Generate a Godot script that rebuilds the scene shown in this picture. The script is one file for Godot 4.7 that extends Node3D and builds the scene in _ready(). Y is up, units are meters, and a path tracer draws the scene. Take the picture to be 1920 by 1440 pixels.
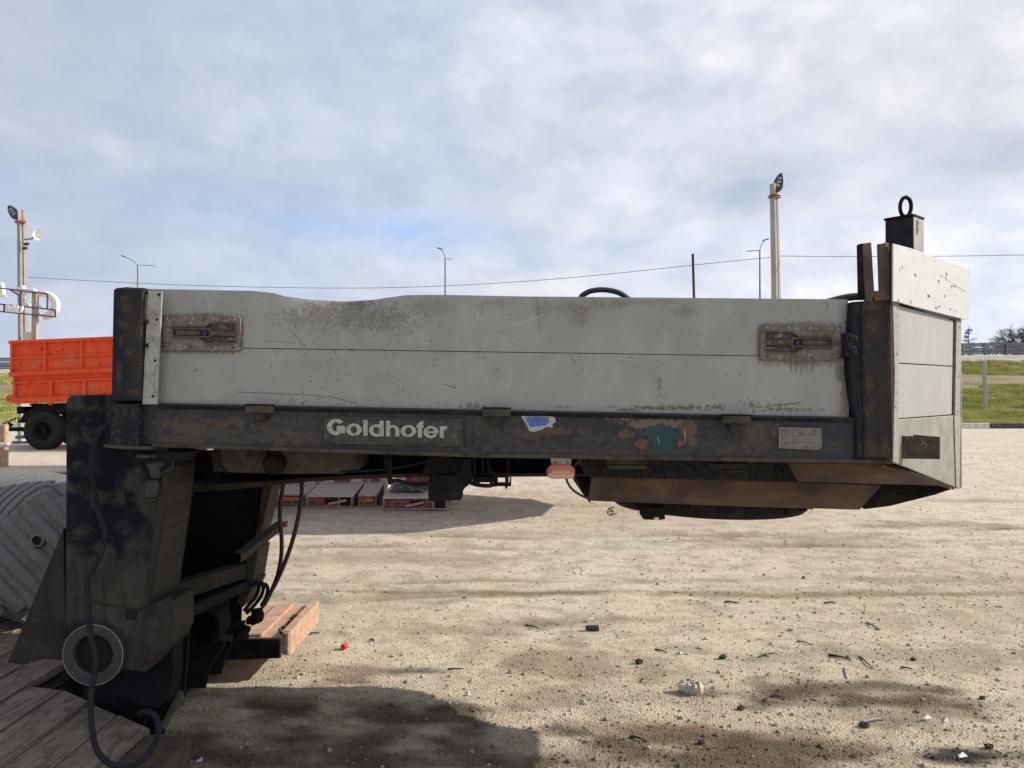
extends Node3D

const NEAR := 3.0
const FAR := 4.55
var textures := {}
var M := {}
var rng := RandomNumberGenerator.new()
var uv_box := Rect2(0, 0, 1, 1)

func _ready():
	make_camera()
	make_light()
	make_materials()
	make_ground()
	make_embankment()
	make_kerb()
	make_guard_rail()
	make_trees()
	make_street_lamps()
	make_poles()
	make_sign()
	make_orange_trailer()
	make_red_lowbed()
	make_deck()
	make_tyres()
	make_gooseneck()
	make_gooseneck_front()
	make_gooseneck_side()
	make_gooseneck_under()
	make_column()
	make_spare_wheel()
	make_cables()
	make_litter()

# ---------------------------------------------------------------- camera, sky, sun
func make_camera():
	var c := Camera3D.new()
	c.name = "camera"
	c.position = Vector3(0, 1.6, 0)
	c.rotation.x = atan(15.0 / 1450.0)
	c.fov = rad_to_deg(2.0 * atan(720.0 / 1450.0))
	c.near = 0.05
	c.far = 3000.0
	add_child(c)
	c.current = true

func make_light():
	var sun := DirectionalLight3D.new()
	sun.name = "sun"
	sun.light_energy = 1.3
	sun.light_color = Color(1.0, 0.965, 0.91)
	sun.light_angular_distance = 0.5
	sun.shadow_enabled = true
	add_child(sun)
	sun.look_at_from_position(Vector3(173, 100, -26), Vector3.ZERO)
	var env := Environment.new()
	env.tonemap_mode = Environment.TONE_MAPPER_LINEAR
	env.tonemap_exposure = 1.42
	env.background_mode = Environment.BG_SKY
	env.sdfgi_enabled = true
	env.ssao_enabled = true
	env.ssil_enabled = true
	var pano := PanoramaSkyMaterial.new()
	pano.panorama = sky_picture()
	var sky := Sky.new()
	sky.sky_material = pano
	env.sky = sky
	var we := WorldEnvironment.new()
	we.name = "world_environment"
	we.environment = env
	add_child(we)

func sky_picture() -> ImageTexture:
	# 16 columns more than the picture needs, so that it joins up behind without a seam
	var full := 1024
	var w := full + 16
	var h := 512
	var a := PackedFloat32Array()
	a.resize(w * h * 3)
	a.fill(0.2)
	var big := fnl(11, 0.55, 5)
	var wisp := fnl(12, 1.5, 6)
	var warp := fnl(13, 0.6, 3)
	var holes := fnl(14, 0.8, 5)
	var curd := fnl(15, 2.6, 6)
	for j in h / 2 + 2:
		var up := (0.5 - (j + 0.5) / h) * PI
		var cy := cos(up)
		var sy := maxf(sin(up), 0.0)
		for i in w:
			var az := wrapf((i - 7.5) / full * TAU, -PI, PI)
			var x := sin(az) * cy
			var z := -cos(az) * cy
			var k := 1.0 / (sy + 0.24)
			var px := x * k
			var pz := z * k
			var q := warp.get_noise_2d(px, pz)
			var b := big.get_noise_2d(px + q * 0.7, pz - q * 0.5)
			var f := 0.5 * wisp.get_noise_2d(px * 0.85 + pz * 0.4 + q * 1.2, pz * 1.5 - px * 0.3) + 0.75 * curd.get_noise_3d(x + q * 0.12, sy * 1.9, z)
			# thin bright cloud towards the sun, greyer away from it
			var toward := clampf(x * 1.0 + sy * 0.12, -1.0, 1.0)
			var lum := 0.505 + 0.17 * toward + 0.03 * b + (0.06 + 0.05 * toward) * f + 0.03 * smoothstep(0.1, 0.5, f)
			lum *= 1.0 - 0.06 * smoothstep(0.25, 0.75, sy)
			lum = lerpf(lum * 1.10, lum * 0.985, smoothstep(0.05, 0.32, sy))
			var cool := clampf(0.62 - 0.55 * toward - 0.5 * b - 0.35 * f, 0.1, 1.1)
			var r := lum * (1.0 - 0.15 * cool)
			var g := lum * (1.0 - 0.025 * cool)
			var bl := lum * (1.03 + 0.20 * cool)
			# openings with blue sky, low in the cloud sheet
			var hole := smoothstep(0.10, 0.42, holes.get_noise_2d(px * 0.55 + 3.0, pz * 1.9 + q)) * smoothstep(0.10, 0.16, sy) * (1.0 - smoothstep(0.21, 0.27, sy))
			var ga := az * 57.3
			var ge := up * 57.3
			var patch := exp(-pow((ga + 11.0) / 9.0, 2.0) - pow((ge - 11.2 + 0.06 * ga) / 1.5, 2.0)) * (0.75 + 1.3 * f + 0.6 * b)
			hole = clampf(hole * 0.2 + patch * 1.0, 0.0, 1.0)
			r = lerpf(r, 0.34, hole * 0.85)
			g = lerpf(g, 0.47, hole * 0.85)
			bl = lerpf(bl, 0.72, hole * 0.85)
			# darker undersides
			var dark := smoothstep(0.18, 0.55, big.get_noise_2d(px * 0.8 + 9.0, pz * 1.3 - 4.0) + 0.45 * f) * 0.10 * (1.0 - smoothstep(0.3, 0.6, sy))
			dark = maxf(dark, clampf(exp(-pow((ga - 31.0) / 5.0, 2.0) - pow((ge - 15.0) / 2.4, 2.0)) * (0.36 + 0.7 * f), 0.0, 0.4))
			dark = maxf(dark, clampf(exp(-pow((ga - 17.5) / 4.5, 2.0) - pow((ge - 14.3) / 2.2, 2.0)) * (0.24 + 0.6 * f), 0.0, 0.3))
			r *= 1.0 - dark * 1.1
			g *= 1.0 - dark * 0.95
			bl *= 1.0 - dark * 0.65
			var o := (j * w + i) * 3
			a[o] = r
			a[o + 1] = g
			a[o + 2] = bl
	# finer curdled structure on top of the broad shapes
	var im := Image.create_from_data(w, h, false, Image.FORMAT_RGBF, a.to_byte_array())
	im.resize(w * 3, h * 3, Image.INTERPOLATE_CUBIC)
	im = im.get_region(Rect2i(24, 0, full * 3, h * 3))
	var n := fnl(16, 0.020, 6)
	n.fractal_gain = 0.57
	n.domain_warp_enabled = true
	n.domain_warp_amplitude = 45.0
	n.domain_warp_frequency = 0.008
	n.domain_warp_fractal_octaves = 4
	var d := n.get_seamless_image(full * 3, int(h * 2.3))
	d.resize(full * 3, h * 3 / 2, Image.INTERPOLATE_CUBIC)
	d.convert(Image.FORMAT_L8)
	var by := d.get_data()
	var v := im.get_data().to_float32_array()
	for i in by.size():
		var o := i * 3
		var lum := v[o + 1]
		var q := (by[i] / 255.0 - 0.5)
		var k := 1.0 + q * (0.12 + 0.75 * clampf(lum - 0.36, 0.0, 0.4))
		v[o] *= k * (1.0 + 0.05 * q)
		v[o + 1] *= k
		v[o + 2] *= k * (1.0 - 0.07 * q)
	return ImageTexture.create_from_image(Image.create_from_data(full * 3, h * 3, false, Image.FORMAT_RGBF, v.to_byte_array()))

# ---------------------------------------------------------------- small helpers
func fnl(s: int, freq: float, oct := 4) -> FastNoiseLite:
	var n := FastNoiseLite.new()
	n.seed = s
	n.frequency = freq
	n.noise_type = FastNoiseLite.TYPE_SIMPLEX_SMOOTH
	n.fractal_octaves = oct
	return n

func lin(r: float, g: float, b: float) -> Color:
	return Color(r, g, b).linear_to_srgb()

func new_mesh() -> SurfaceTool:
	var s := SurfaceTool.new()
	s.begin(Mesh.PRIMITIVE_TRIANGLES)
	s.set_smooth_group(-1)
	return s

func part(called: String, s: SurfaceTool, m: Material, parent: Node3D = self, in_place := true) -> MeshInstance3D:
	s.generate_normals()
	var o := MeshInstance3D.new()
	o.name = called
	o.mesh = s.commit()
	o.material_override = m
	parent.add_child(o, true)
	if in_place:
		var w := Vector3.ZERO
		var n: Node = parent
		while n != self:
			w += n.position
			n = n.get_parent()
		o.position = -w
	return o

func tag(o: Node, label: String, category := "", group := "", kind := ""):
	if label:
		o.set_meta("label", label)
	if category:
		o.set_meta("category", category)
	if group:
		o.set_meta("group", group)
	if kind:
		o.set_meta("kind", kind)

func thing(called: String, label: String, category: String, base := Vector3.ZERO, group := "") -> Node3D:
	var o := Node3D.new()
	o.name = called
	o.position = base
	add_child(o, true)
	tag(o, label, category, group)
	return o

func group_part(called: String, parent: Node3D) -> Node3D:
	var o := Node3D.new()
	o.name = called
	parent.add_child(o, true)
	return o

func tri(s: SurfaceTool, a: Vector3, b: Vector3, c: Vector3):
	# corners counter-clockwise as seen from outside
	for p in [a, c, b]:
		s.set_uv(Vector2((p.x - uv_box.position.x) / uv_box.size.x, 1.0 - (p.y - uv_box.position.y) / uv_box.size.y))
		s.add_vertex(p)

func quad(s: SurfaceTool, a: Vector3, b: Vector3, c: Vector3, d: Vector3):
	tri(s, a, b, c)
	tri(s, a, c, d)

func inset(poly: PackedVector2Array, b: float) -> PackedVector2Array:
	var out := PackedVector2Array()
	var n := poly.size()
	for i in n:
		var p := poly[i]
		var e := (p - poly[(i + n - 1) % n]).normalized()
		var f := (poly[(i + 1) % n] - p).normalized()
		var ne := Vector2(-e.y, e.x)
		var nf := Vector2(-f.y, f.x)
		var m := (ne + nf)
		var l := maxf(m.length_squared(), 0.5)
		out.append(p + m * (2.0 * b / l))
	return out

func area(poly: PackedVector2Array) -> float:
	var t := 0.0
	for i in poly.size():
		t += poly[i].cross(poly[(i + 1) % poly.size()])
	return t

# a plate: polygon in the frame's x and y, its face at local z = 0, its back at -thick, edges bevelled by b
func plate(s: SurfaceTool, poly_in: PackedVector2Array, at: Transform3D, thick: float, b := 0.002):
	var poly := poly_in.duplicate()
	if area(poly) < 0.0:
		poly.reverse()
	var small := inset(poly, b)
	var rings := [[small, 0.0], [poly, -b], [poly, -thick + b], [small, -thick]]
	var t := Geometry2D.triangulate_polygon(small)
	if t.is_empty():
		t = Geometry2D.triangulate_polygon(poly)
		rings = [[poly, 0.0], [poly, -thick]]
	var caps := [rings[0], rings[rings.size() - 1]]
	for k in 2:
		for i in range(0, t.size(), 3):
			var q := []
			for j in 3:
				var v: Vector2 = caps[k][0][t[i + j]]
				q.append(Vector3(v.x, v.y, caps[k][1]))
			var up: float = (q[1] - q[0]).cross(q[2] - q[0]).z
			if (up > 0.0) == (k == 0):
				tri(s, at * q[0], at * q[1], at * q[2])
			else:
				tri(s, at * q[0], at * q[2], at * q[1])
	for k in rings.size() - 1:
		for i in poly.size():
			var j := (i + 1) % poly.size()
			var a: Vector2 = rings[k][0][i]
			var c: Vector2 = rings[k][0][j]
			var d: Vector2 = rings[k + 1][0][j]
			var e: Vector2 = rings[k + 1][0][i]
			var za: float = rings[k][1]
			var zb: float = rings[k + 1][1]
			quad(s, at * Vector3(a.x, a.y, za), at * Vector3(e.x, e.y, zb), at * Vector3(d.x, d.y, zb), at * Vector3(c.x, c.y, za))

func slab(s: SurfaceTool, poly: PackedVector2Array, d0: float, d1: float, b := 0.002):
	plate(s, poly, Transform3D(Basis(), Vector3(0, 0, -d0)), d1 - d0, minf(b, (d1 - d0) * 0.4))

func box(s: SurfaceTool, c: Vector3, size: Vector3, b := 0.003, basis := Basis()):
	var h := size / 2.0
	var p := PackedVector2Array([Vector2(-h.x, -h.y), Vector2(h.x, -h.y), Vector2(h.x, h.y), Vector2(-h.x, h.y)])
	plate(s, p, Transform3D(basis, c + basis.z * h.z), size.z, minf(b, minf(minf(size.x, size.y), size.z) * 0.3))

# a bar from one point to another, w across and h high
func bar(s: SurfaceTool, from: Vector3, to: Vector3, w: float, h: float, b := 0.002):
	var z := (to - from).normalized()
	var side := Vector3.UP.cross(z)
	var x := side.normalized() if side.length() > 0.01 else Vector3.RIGHT
	var y := z.cross(x).normalized()
	box(s, (from + to) / 2.0, Vector3(w, h, from.distance_to(to)), b, Basis(x, y, z))

func smooth_line(pts: Array, steps := 6) -> Array:
	var out := []
	for i in pts.size() - 1:
		var p0: Vector3 = pts[maxi(i - 1, 0)]
		var p1: Vector3 = pts[i]
		var p2: Vector3 = pts[i + 1]
		var p3: Vector3 = pts[mini(i + 2, pts.size() - 1)]
		for k in steps:
			out.append(p1.cubic_interpolate(p2, p0, p3, float(k) / steps))
	out.append(pts[pts.size() - 1])
	return out

func tube(s: SurfaceTool, pts: Array, r: float, sides := 8, r_end := -1.0):
	var rings := []
	var up := Vector3(0.13, 0.31, 0.94).normalized()
	for i in pts.size():
		var a: Vector3 = pts[maxi(i - 1, 0)]
		var c: Vector3 = pts[mini(i + 1, pts.size() - 1)]
		var dir := (c - a).normalized()
		var x := up.cross(dir)
		x = x.normalized() if x.length() > 0.001 else Vector3.RIGHT
		var y := dir.cross(x).normalized()
		up = y if i == 0 else up
		up = (up - dir * up.dot(dir)).normalized()
		x = up.cross(dir).normalized()
		var rr := r if r_end < 0.0 else lerpf(r, r_end, float(i) / (pts.size() - 1))
		var ring := []
		for k in sides:
			var t := TAU * k / sides
			ring.append(pts[i] + (x * cos(t) + up * sin(t)) * rr)
		rings.append(ring)
	s.set_smooth_group(1)
	for i in rings.size() - 1:
		for k in sides:
			var j := (k + 1) % sides
			quad(s, rings[i][k], rings[i][j], rings[i + 1][j], rings[i + 1][k])
	s.set_smooth_group(-1)
	for e in 2:
		var ring: Array = rings[0] if e == 0 else rings[rings.size() - 1]
		for k in range(1, sides - 1):
			if e == 0:
				tri(s, ring[0], ring[k + 1], ring[k])
			else:
				tri(s, ring[0], ring[k], ring[k + 1])

# profile points are (along the axis, radius); the axis is the frame's z
func lathe(s: SurfaceTool, prof: Array, at: Transform3D, seg := 32, crisp := true):
	for i in prof.size() - 1:
		s.set_smooth_group(1 + (i % 7 if crisp else 0))
		var p: Vector2 = prof[i]
		var q: Vector2 = prof[i + 1]
		for k in seg:
			var t := TAU * k / seg
			var u := TAU * (k + 1) / seg
			var a := at * Vector3(cos(t) * p.y, sin(t) * p.y, p.x)
			var b := at * Vector3(cos(u) * p.y, sin(u) * p.y, p.x)
			var c := at * Vector3(cos(u) * q.y, sin(u) * q.y, q.x)
			var d := at * Vector3(cos(t) * q.y, sin(t) * q.y, q.x)
			if p.y > 0.0001:
				tri(s, a, b, c)
			if q.y > 0.0001:
				tri(s, a, c, d)
	s.set_smooth_group(-1)

func rivet(s: SurfaceTool, at: Vector3, r: float, high: float, n := Vector3(0, 0, 1)):
	var x := n.cross(Vector3.UP).normalized()
	lathe(s, [Vector2(-0.002, r), Vector2(high * 0.4, r), Vector2(high, r * 0.55), Vector2(high, 0.0)], Transform3D(Basis(x, n.cross(x), n), at), 10)

func lump(s: SurfaceTool, c: Vector3, size: Vector3, seed_n: int, rough := 0.25, detail := 5):
	var n := fnl(seed_n, 1.1, 2)
	var at := func(i, j):
		var t: float = TAU * i / (detail * 2)
		var u: float = PI * j / detail
		var v := Vector3(sin(u) * cos(t), cos(u), sin(u) * sin(t))
		return c + v * size * (1.0 + rough * 1.6 * n.get_noise_3dv(v * 1.3))
	s.set_smooth_group(-1)
	for i in detail * 2:
		for j in detail:
			if j > 0:
				tri(s, at.call(i, j), at.call((i + 1) % (detail * 2), j), at.call((i + 1) % (detail * 2), j + 1))
			if j < detail - 1:
				tri(s, at.call(i, j), at.call((i + 1) % (detail * 2), j + 1), at.call(i, j + 1))

# ---------------------------------------------------------------- textures and materials
# layers: [colour (linear), frequency, octaves, from, to, strength, stretch in y, cellular]
func blended(w: int, h: int, base: Color, layers: Array, seed_n: int) -> Image:
	var px := PackedFloat32Array()
	px.resize(w * h * 3)
	for i in w * h:
		px[i * 3] = base.r
		px[i * 3 + 1] = base.g
		px[i * 3 + 2] = base.b
	for n in layers.size():
		var l: Array = layers[n]
		var noise := fnl(seed_n * 31 + n, l[1], l[2])
		if l.size() > 7 and l[7]:
			noise.noise_type = FastNoiseLite.TYPE_CELLULAR
			noise.cellular_return_type = FastNoiseLite.RETURN_DISTANCE
		var stretch: float = l[6] if l.size() > 6 else 1.0
		var nh := maxi(int(h / maxf(stretch, 1.0)), 8)
		var nw := maxi(int(w * minf(stretch, 1.0)), 8)
		var im := noise.get_seamless_image(nw, nh)
		if nh != h or nw != w:
			im.resize(w, h, Image.INTERPOLATE_CUBIC)
		im.convert(Image.FORMAT_L8)
		var by := im.get_data()
		var lo: float = l[3]
		var hi: float = l[4]
		var c: Color = l[0]
		var k: float = l[5]
		for i in w * h:
			var v := (by[i] / 255.0 - lo) / (hi - lo)
			if v > 0.0:
				v = minf(v, 1.0) * k
				var o := i * 3
				px[o] += (c.r - px[o]) * v
				px[o + 1] += (c.g - px[o + 1]) * v
				px[o + 2] += (c.b - px[o + 2]) * v
	var bytes := PackedByteArray()
	bytes.resize(w * h * 3)
	for i in w * h * 3:
		bytes[i] = int(clampf(pow(px[i], 0.4545) * 255.0, 0.0, 255.0))
	return Image.create_from_data(w, h, false, Image.FORMAT_RGB8, bytes)

func grey_noise(size: int, freq: float, oct: int, seed_n: int, cellular := false) -> Texture2D:
	var key := "n%d_%f_%d_%d" % [size, freq, oct, seed_n]
	if not textures.has(key):
		var noise := fnl(seed_n, freq, oct)
		if cellular:
			noise.noise_type = FastNoiseLite.TYPE_CELLULAR
		textures[key] = ImageTexture.create_from_image(noise.get_seamless_image(size, size))
	return textures[key]

func surfaced(im: Image, tile: float, rough: float, bump: Texture2D = null, bump_cm := 0.0, metal := 0.0, spec := 0.5) -> StandardMaterial3D:
	var m := StandardMaterial3D.new()
	m.albedo_texture = ImageTexture.create_from_image(im)
	m.uv1_triplanar = true
	m.uv1_world_triplanar = true
	m.uv1_scale = Vector3.ONE / tile
	m.roughness = rough
	m.metallic = metal
	m.metallic_specular = spec
	if bump:
		m.heightmap_enabled = true
		m.heightmap_texture = bump
		m.heightmap_scale = bump_cm
	return m

func plain(c: Color, rough: float, metal := 0.0, spec := 0.5) -> StandardMaterial3D:
	var m := StandardMaterial3D.new()
	m.albedo_color = c.linear_to_srgb()
	m.roughness = rough
	m.metallic = metal
	m.metallic_specular = spec
	return m

func make_materials():
	var grain := grey_noise(512, 0.02, 5, 5)
	var fine := grey_noise(512, 0.06, 4, 6)
	M.black = surfaced(blended(512, 512, Color(0.0095, 0.012, 0.021), [
		[Color(0.022, 0.021, 0.020), 0.012, 5, 0.45, 0.8, 0.8],
		[Color(0.060, 0.043, 0.027), 0.034, 6, 0.60, 0.69, 0.6],
		[Color(0.045, 0.041, 0.035), 0.07, 4, 0.64, 0.74, 0.7],
		[Color(0.10, 0.095, 0.09), 0.14, 2, 0.82, 0.88, 0.5]], 1), 0.6, 0.7, fine, 0.04, 0.0, 0.28)
	M.navy = surfaced(blended(256, 256, Color(0.0065, 0.008, 0.013), [
		[Color(0.017, 0.015, 0.013), 0.015, 5, 0.45, 0.8, 0.8]], 71), 0.9, 0.8, fine, 0.04, 0.0, 0.22)
	M.dark = surfaced(blended(256, 256, Color(0.008, 0.008, 0.009), [
		[Color(0.024, 0.019, 0.014), 0.015, 5, 0.45, 0.75, 0.8],
		[Color(0.05, 0.037, 0.027), 0.04, 4, 0.70, 0.78, 0.5]], 2), 0.9, 0.85, fine, 0.05, 0.0, 0.22)
	M.mud = surfaced(blended(512, 512, Color(0.030, 0.028, 0.024), [
		[Color(0.052, 0.045, 0.034), 0.008, 5, 0.40, 0.75, 0.9],
		[Color(0.011, 0.012, 0.015), 0.012, 5, 0.55, 0.85, 0.5],
		[Color(0.065, 0.058, 0.046), 0.05, 4, 0.70, 0.80, 0.5],
		[Color(0.025, 0.021, 0.017), 0.03, 4, 0.5, 0.8, 0.5, 4.0]], 3), 1.1, 0.88, fine, 0.06, 0.0, 0.25)
	M.dust = surfaced(blended(512, 512, Color(0.075, 0.066, 0.050), [
		[Color(0.032, 0.027, 0.021), 0.010, 5, 0.45, 0.8, 0.8],
		[Color(0.11, 0.098, 0.078), 0.03, 4, 0.55, 0.8, 0.6]], 4), 0.9, 0.9, fine, 0.05, 0.0, 0.25)
	M.rust = surfaced(blended(512, 512, Color(0.060, 0.038, 0.027), [
		[Color(0.03, 0.022, 0.020), 0.010, 5, 0.45, 0.7, 0.85],
		[Color(0.10, 0.057, 0.035), 0.025, 5, 0.58, 0.72, 0.7],
		[Color(0.03, 0.028, 0.03), 0.07, 3, 0.72, 0.8, 0.6]], 5), 0.5, 0.85, fine, 0.07)
	M.brown = surfaced(blended(512, 512, Color(0.135, 0.086, 0.06), [
		[Color(0.06, 0.042, 0.033), 0.006, 5, 0.35, 0.75, 0.9],
		[Color(0.21, 0.125, 0.075), 0.02, 4, 0.55, 0.8, 0.5, 0.25],
		[Color(0.05, 0.04, 0.035), 0.06, 4, 0.72, 0.82, 0.5]], 6), 1.2, 0.85, fine, 0.05)
	M.ring = surfaced(blended(256, 256, Color(0.026, 0.027, 0.033), [
		[Color(0.022, 0.022, 0.026), 0.02, 5, 0.45, 0.75, 0.8],
		[Color(0.085, 0.075, 0.06), 0.05, 4, 0.68, 0.8, 0.6]], 77), 0.3, 0.6, fine, 0.04)
	M.latch = surfaced(blended(256, 256, Color(0.17, 0.145, 0.12), [
		[Color(0.115, 0.085, 0.062), 0.012, 5, 0.4, 0.7, 0.9],
		[Color(0.27, 0.26, 0.235), 0.03, 4, 0.58, 0.76, 0.7],
		[Color(0.05, 0.045, 0.04), 0.08, 3, 0.72, 0.82, 0.6]], 7), 0.22, 0.75, fine, 0.04)
	M.latch_dark = surfaced(blended(256, 256, Color(0.085, 0.068, 0.055), [
		[Color(0.05, 0.042, 0.036), 0.02, 5, 0.4, 0.7, 0.9],
		[Color(0.18, 0.16, 0.14), 0.05, 4, 0.64, 0.78, 0.6]], 8), 0.2, 0.8, fine, 0.04)
	M.strip = surfaced(blended(512, 512, Color(0.36, 0.36, 0.33), [
		[Color(0.22, 0.20, 0.165), 0.010, 5, 0.5, 0.8, 0.8],
		[Color(0.42, 0.42, 0.39), 0.03, 4, 0.5, 0.8, 0.5],
		[Color(0.09, 0.075, 0.055), 0.09, 3, 0.70, 0.78, 0.8]], 9), 0.45, 0.6, fine, 0.03)
	M.aged = surfaced(blended(512, 512, Color(0.30, 0.275, 0.235), [
		[Color(0.17, 0.145, 0.12), 0.02, 5, 0.45, 0.75, 0.8],
		[Color(0.40, 0.38, 0.35), 0.05, 4, 0.6, 0.8, 0.6],
		[Color(0.07, 0.06, 0.05), 0.10, 3, 0.73, 0.8, 0.8]], 10), 0.3, 0.75, fine, 0.04)
	M.board = surfaced(blended(512, 512, Color(0.42, 0.425, 0.395), [
		[Color(0.37, 0.37, 0.34), 0.010, 5, 0.4, 0.8, 0.6]], 11), 0.9, 0.5, fine, 0.008)
	M.white = surfaced(blended(512, 512, Color(0.325, 0.335, 0.33), [
		[Color(0.285, 0.288, 0.276), 0.010, 5, 0.42, 0.8, 0.8, 3.0],
		[Color(0.37, 0.375, 0.365), 0.020, 4, 0.62, 0.8, 0.7, 8.0],
		[Color(0.30, 0.28, 0.24), 0.06, 4, 0.74, 0.84, 0.4]], 12), 0.7, 0.5, grain, 0.01)
	M.galvanised = surfaced(blended(512, 512, Color(0.235, 0.245, 0.225), [
		[Color(0.35, 0.335, 0.285), 0.022, 6, 0.52, 0.72, 0.85, 4.0],
		[Color(0.15, 0.155, 0.145), 0.018, 5, 0.52, 0.75, 0.7, 3.0],
		[Color(0.22, 0.235, 0.225), 0.012, 5, 0.5, 0.8, 0.7],
		[Color(0.12, 0.11, 0.095), 0.08, 3, 0.72, 0.8, 0.6]], 13), 0.5, 0.6, fine, 0.03, 0.15)
	M.rubber = surfaced(blended(256, 256, Color(0.013, 0.0135, 0.016), [
		[Color(0.034, 0.033, 0.031), 0.02, 5, 0.45, 0.8, 0.7]], 14), 0.6, 0.85, fine, 0.04, 0.0, 0.25)
	M.dusty_rubber = surfaced(blended(512, 512, Color(0.145, 0.148, 0.150), [
		[Color(0.105, 0.105, 0.106), 0.02, 5, 0.45, 0.7, 0.8],
		[Color(0.20, 0.196, 0.185), 0.04, 4, 0.62, 0.8, 0.6],
		[Color(0.32, 0.31, 0.29), 0.10, 2, 0.86, 0.92, 0.5]], 15), 0.6, 0.9, fine, 0.05)
	M.tank = surfaced(blended(512, 512, Color(0.135, 0.140, 0.138), [
		[Color(0.105, 0.108, 0.110), 0.010, 5, 0.45, 0.75, 0.8],
		[Color(0.20, 0.19, 0.165), 0.02, 5, 0.55, 0.75, 0.6],
		[Color(0.035, 0.032, 0.03), 0.05, 3, 0.74, 0.8, 0.6]], 16), 0.7, 0.7, fine, 0.03)
	M.deck = surfaced(blended(512, 512, Color(0.185, 0.142, 0.104), [
		[Color(0.235, 0.19, 0.145), 0.008, 5, 0.42, 0.75, 0.8],
		[Color(0.125, 0.088, 0.066), 0.012, 5, 0.55, 0.75, 0.75],
		[Color(0.30, 0.255, 0.205), 0.06, 4, 0.70, 0.82, 0.5],
		[Color(0.080, 0.050, 0.036), 0.05, 4, 0.52, 0.78, 0.7, 6.0],
		[Color(0.045, 0.035, 0.03), 0.09, 3, 0.70, 0.82, 0.6]], 17), 0.9, 0.9, fine, 0.08)
	M.deck_edge = surfaced(blended(256, 256, Color(0.20, 0.165, 0.13), [
		[Color(0.12, 0.085, 0.065), 0.02, 5, 0.5, 0.75, 0.8]], 18), 0.5, 0.9, fine, 0.06)
	M.orange = surfaced(blended(512, 512, Color(0.74, 0.080, 0.020), [
		[Color(0.60, 0.075, 0.03), 0.012, 5, 0.45, 0.8, 0.7],
		[Color(0.10, 0.045, 0.03), 0.02, 6, 0.78, 0.82, 0.8],
		[Color(0.46, 0.16, 0.09), 0.006, 5, 0.5, 0.85, 0.5],
		[Color(0.55, 0.25, 0.16), 0.05, 4, 0.78, 0.84, 0.5]], 19), 2.2, 0.6, null, 0.0, 0.0, 0.25)
	M.red = surfaced(blended(512, 512, Color(0.20, 0.050, 0.055), [
		[Color(0.13, 0.04, 0.04), 0.012, 5, 0.45, 0.8, 0.8],
		[Color(0.32, 0.22, 0.19), 0.03, 5, 0.66, 0.78, 0.7]], 20), 1.2, 0.75)
	M.faded_red = surfaced(blended(256, 256, Color(0.42, 0.245, 0.155), [
		[Color(0.45, 0.36, 0.26), 0.02, 5, 0.45, 0.75, 0.8],
		[Color(0.17, 0.085, 0.05), 0.04, 5, 0.64, 0.78, 0.7]], 21), 0.6, 0.8, fine, 0.05)
	M.ramp = surfaced(blended(512, 512, Color(0.60, 0.56, 0.50), [
		[Color(0.46, 0.40, 0.36), 0.02, 5, 0.5, 0.8, 0.7],
		[Color(0.56, 0.52, 0.46), 0.05, 4, 0.6, 0.8, 0.5]], 22), 1.6, 0.85, fine, 0.05)
	M.concrete = surfaced(blended(256, 256, Color(0.40, 0.392, 0.365), [
		[Color(0.31, 0.285, 0.24), 0.02, 5, 0.45, 0.8, 0.7, 4.0],
		[Color(0.48, 0.45, 0.39), 0.06, 4, 0.6, 0.8, 0.5]], 23), 1.5, 0.9, fine, 0.08)
	M.steel = surfaced(blended(256, 256, Color(0.21, 0.225, 0.25), [
		[Color(0.15, 0.16, 0.18), 0.02, 5, 0.45, 0.8, 0.7]], 24), 1.5, 0.55, null, 0.0, 0.3)
	M.sand_deck = surfaced(blended(256, 256, Color(0.46, 0.40, 0.30), [
		[Color(0.34, 0.29, 0.21), 0.02, 5, 0.45, 0.8, 0.8, 0.25]], 25), 1.4, 0.95)
	M.hose = plain(Color(0.020, 0.021, 0.025), 0.55)
	M.hose_grey = surfaced(blended(256, 256, Color(0.014, 0.015, 0.021), [
		[Color(0.028, 0.027, 0.029), 0.03, 4, 0.5, 0.8, 0.7]], 26), 0.3, 0.8, null, 0.0, 0.0, 0.25)
	M.hole = plain(Color(0.006, 0.006, 0.007), 0.95)
	M.letter = surfaced(blended(256, 256, Color(0.40, 0.395, 0.35), [
		[Color(0.27, 0.26, 0.22), 0.02, 5, 0.45, 0.8, 0.8],
		[Color(0.12, 0.11, 0.09), 0.07, 4, 0.70, 0.8, 0.6]], 27), 0.2, 0.7)
	M.name_ground = surfaced(blended(256, 256, Color(0.045, 0.050, 0.045), [
		[Color(0.12, 0.115, 0.09), 0.03, 5, 0.55, 0.8, 0.7],
		[Color(0.02, 0.02, 0.02), 0.02, 5, 0.5, 0.8, 0.7]], 28), 0.25, 0.75)
	M.bolt = plain(Color(0.03, 0.035, 0.06), 0.35, 0.4)
	M.rivet = plain(Color(0.30, 0.29, 0.26), 0.5, 0.5)
	M.lamp_rim = plain(Color(0.52, 0.11, 0.06), 0.45)
	M.lamp_lens = plain(Color(0.55, 0.22, 0.12), 0.25)
	M.lamp_stripe = plain(Color(0.50, 0.36, 0.19), 0.4)
	M.lamp_pale = plain(Color(0.52, 0.36, 0.26), 0.4)
	M.sign_white = plain(Color(0.88, 0.88, 0.87), 0.45)
	M.red_frame = surfaced(blended(256, 256, Color(0.24, 0.17, 0.155), [[Color(0.36, 0.31, 0.28), 0.03, 5, 0.55, 0.8, 0.7]], 76), 0.7, 0.8)
	M.sign_steel = plain(Color(0.09, 0.09, 0.10), 0.6)
	M.sign_post = plain(Color(0.38, 0.34, 0.25), 0.8)
	M.cabinet = plain(Color(0.62, 0.62, 0.58), 0.6)
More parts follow.
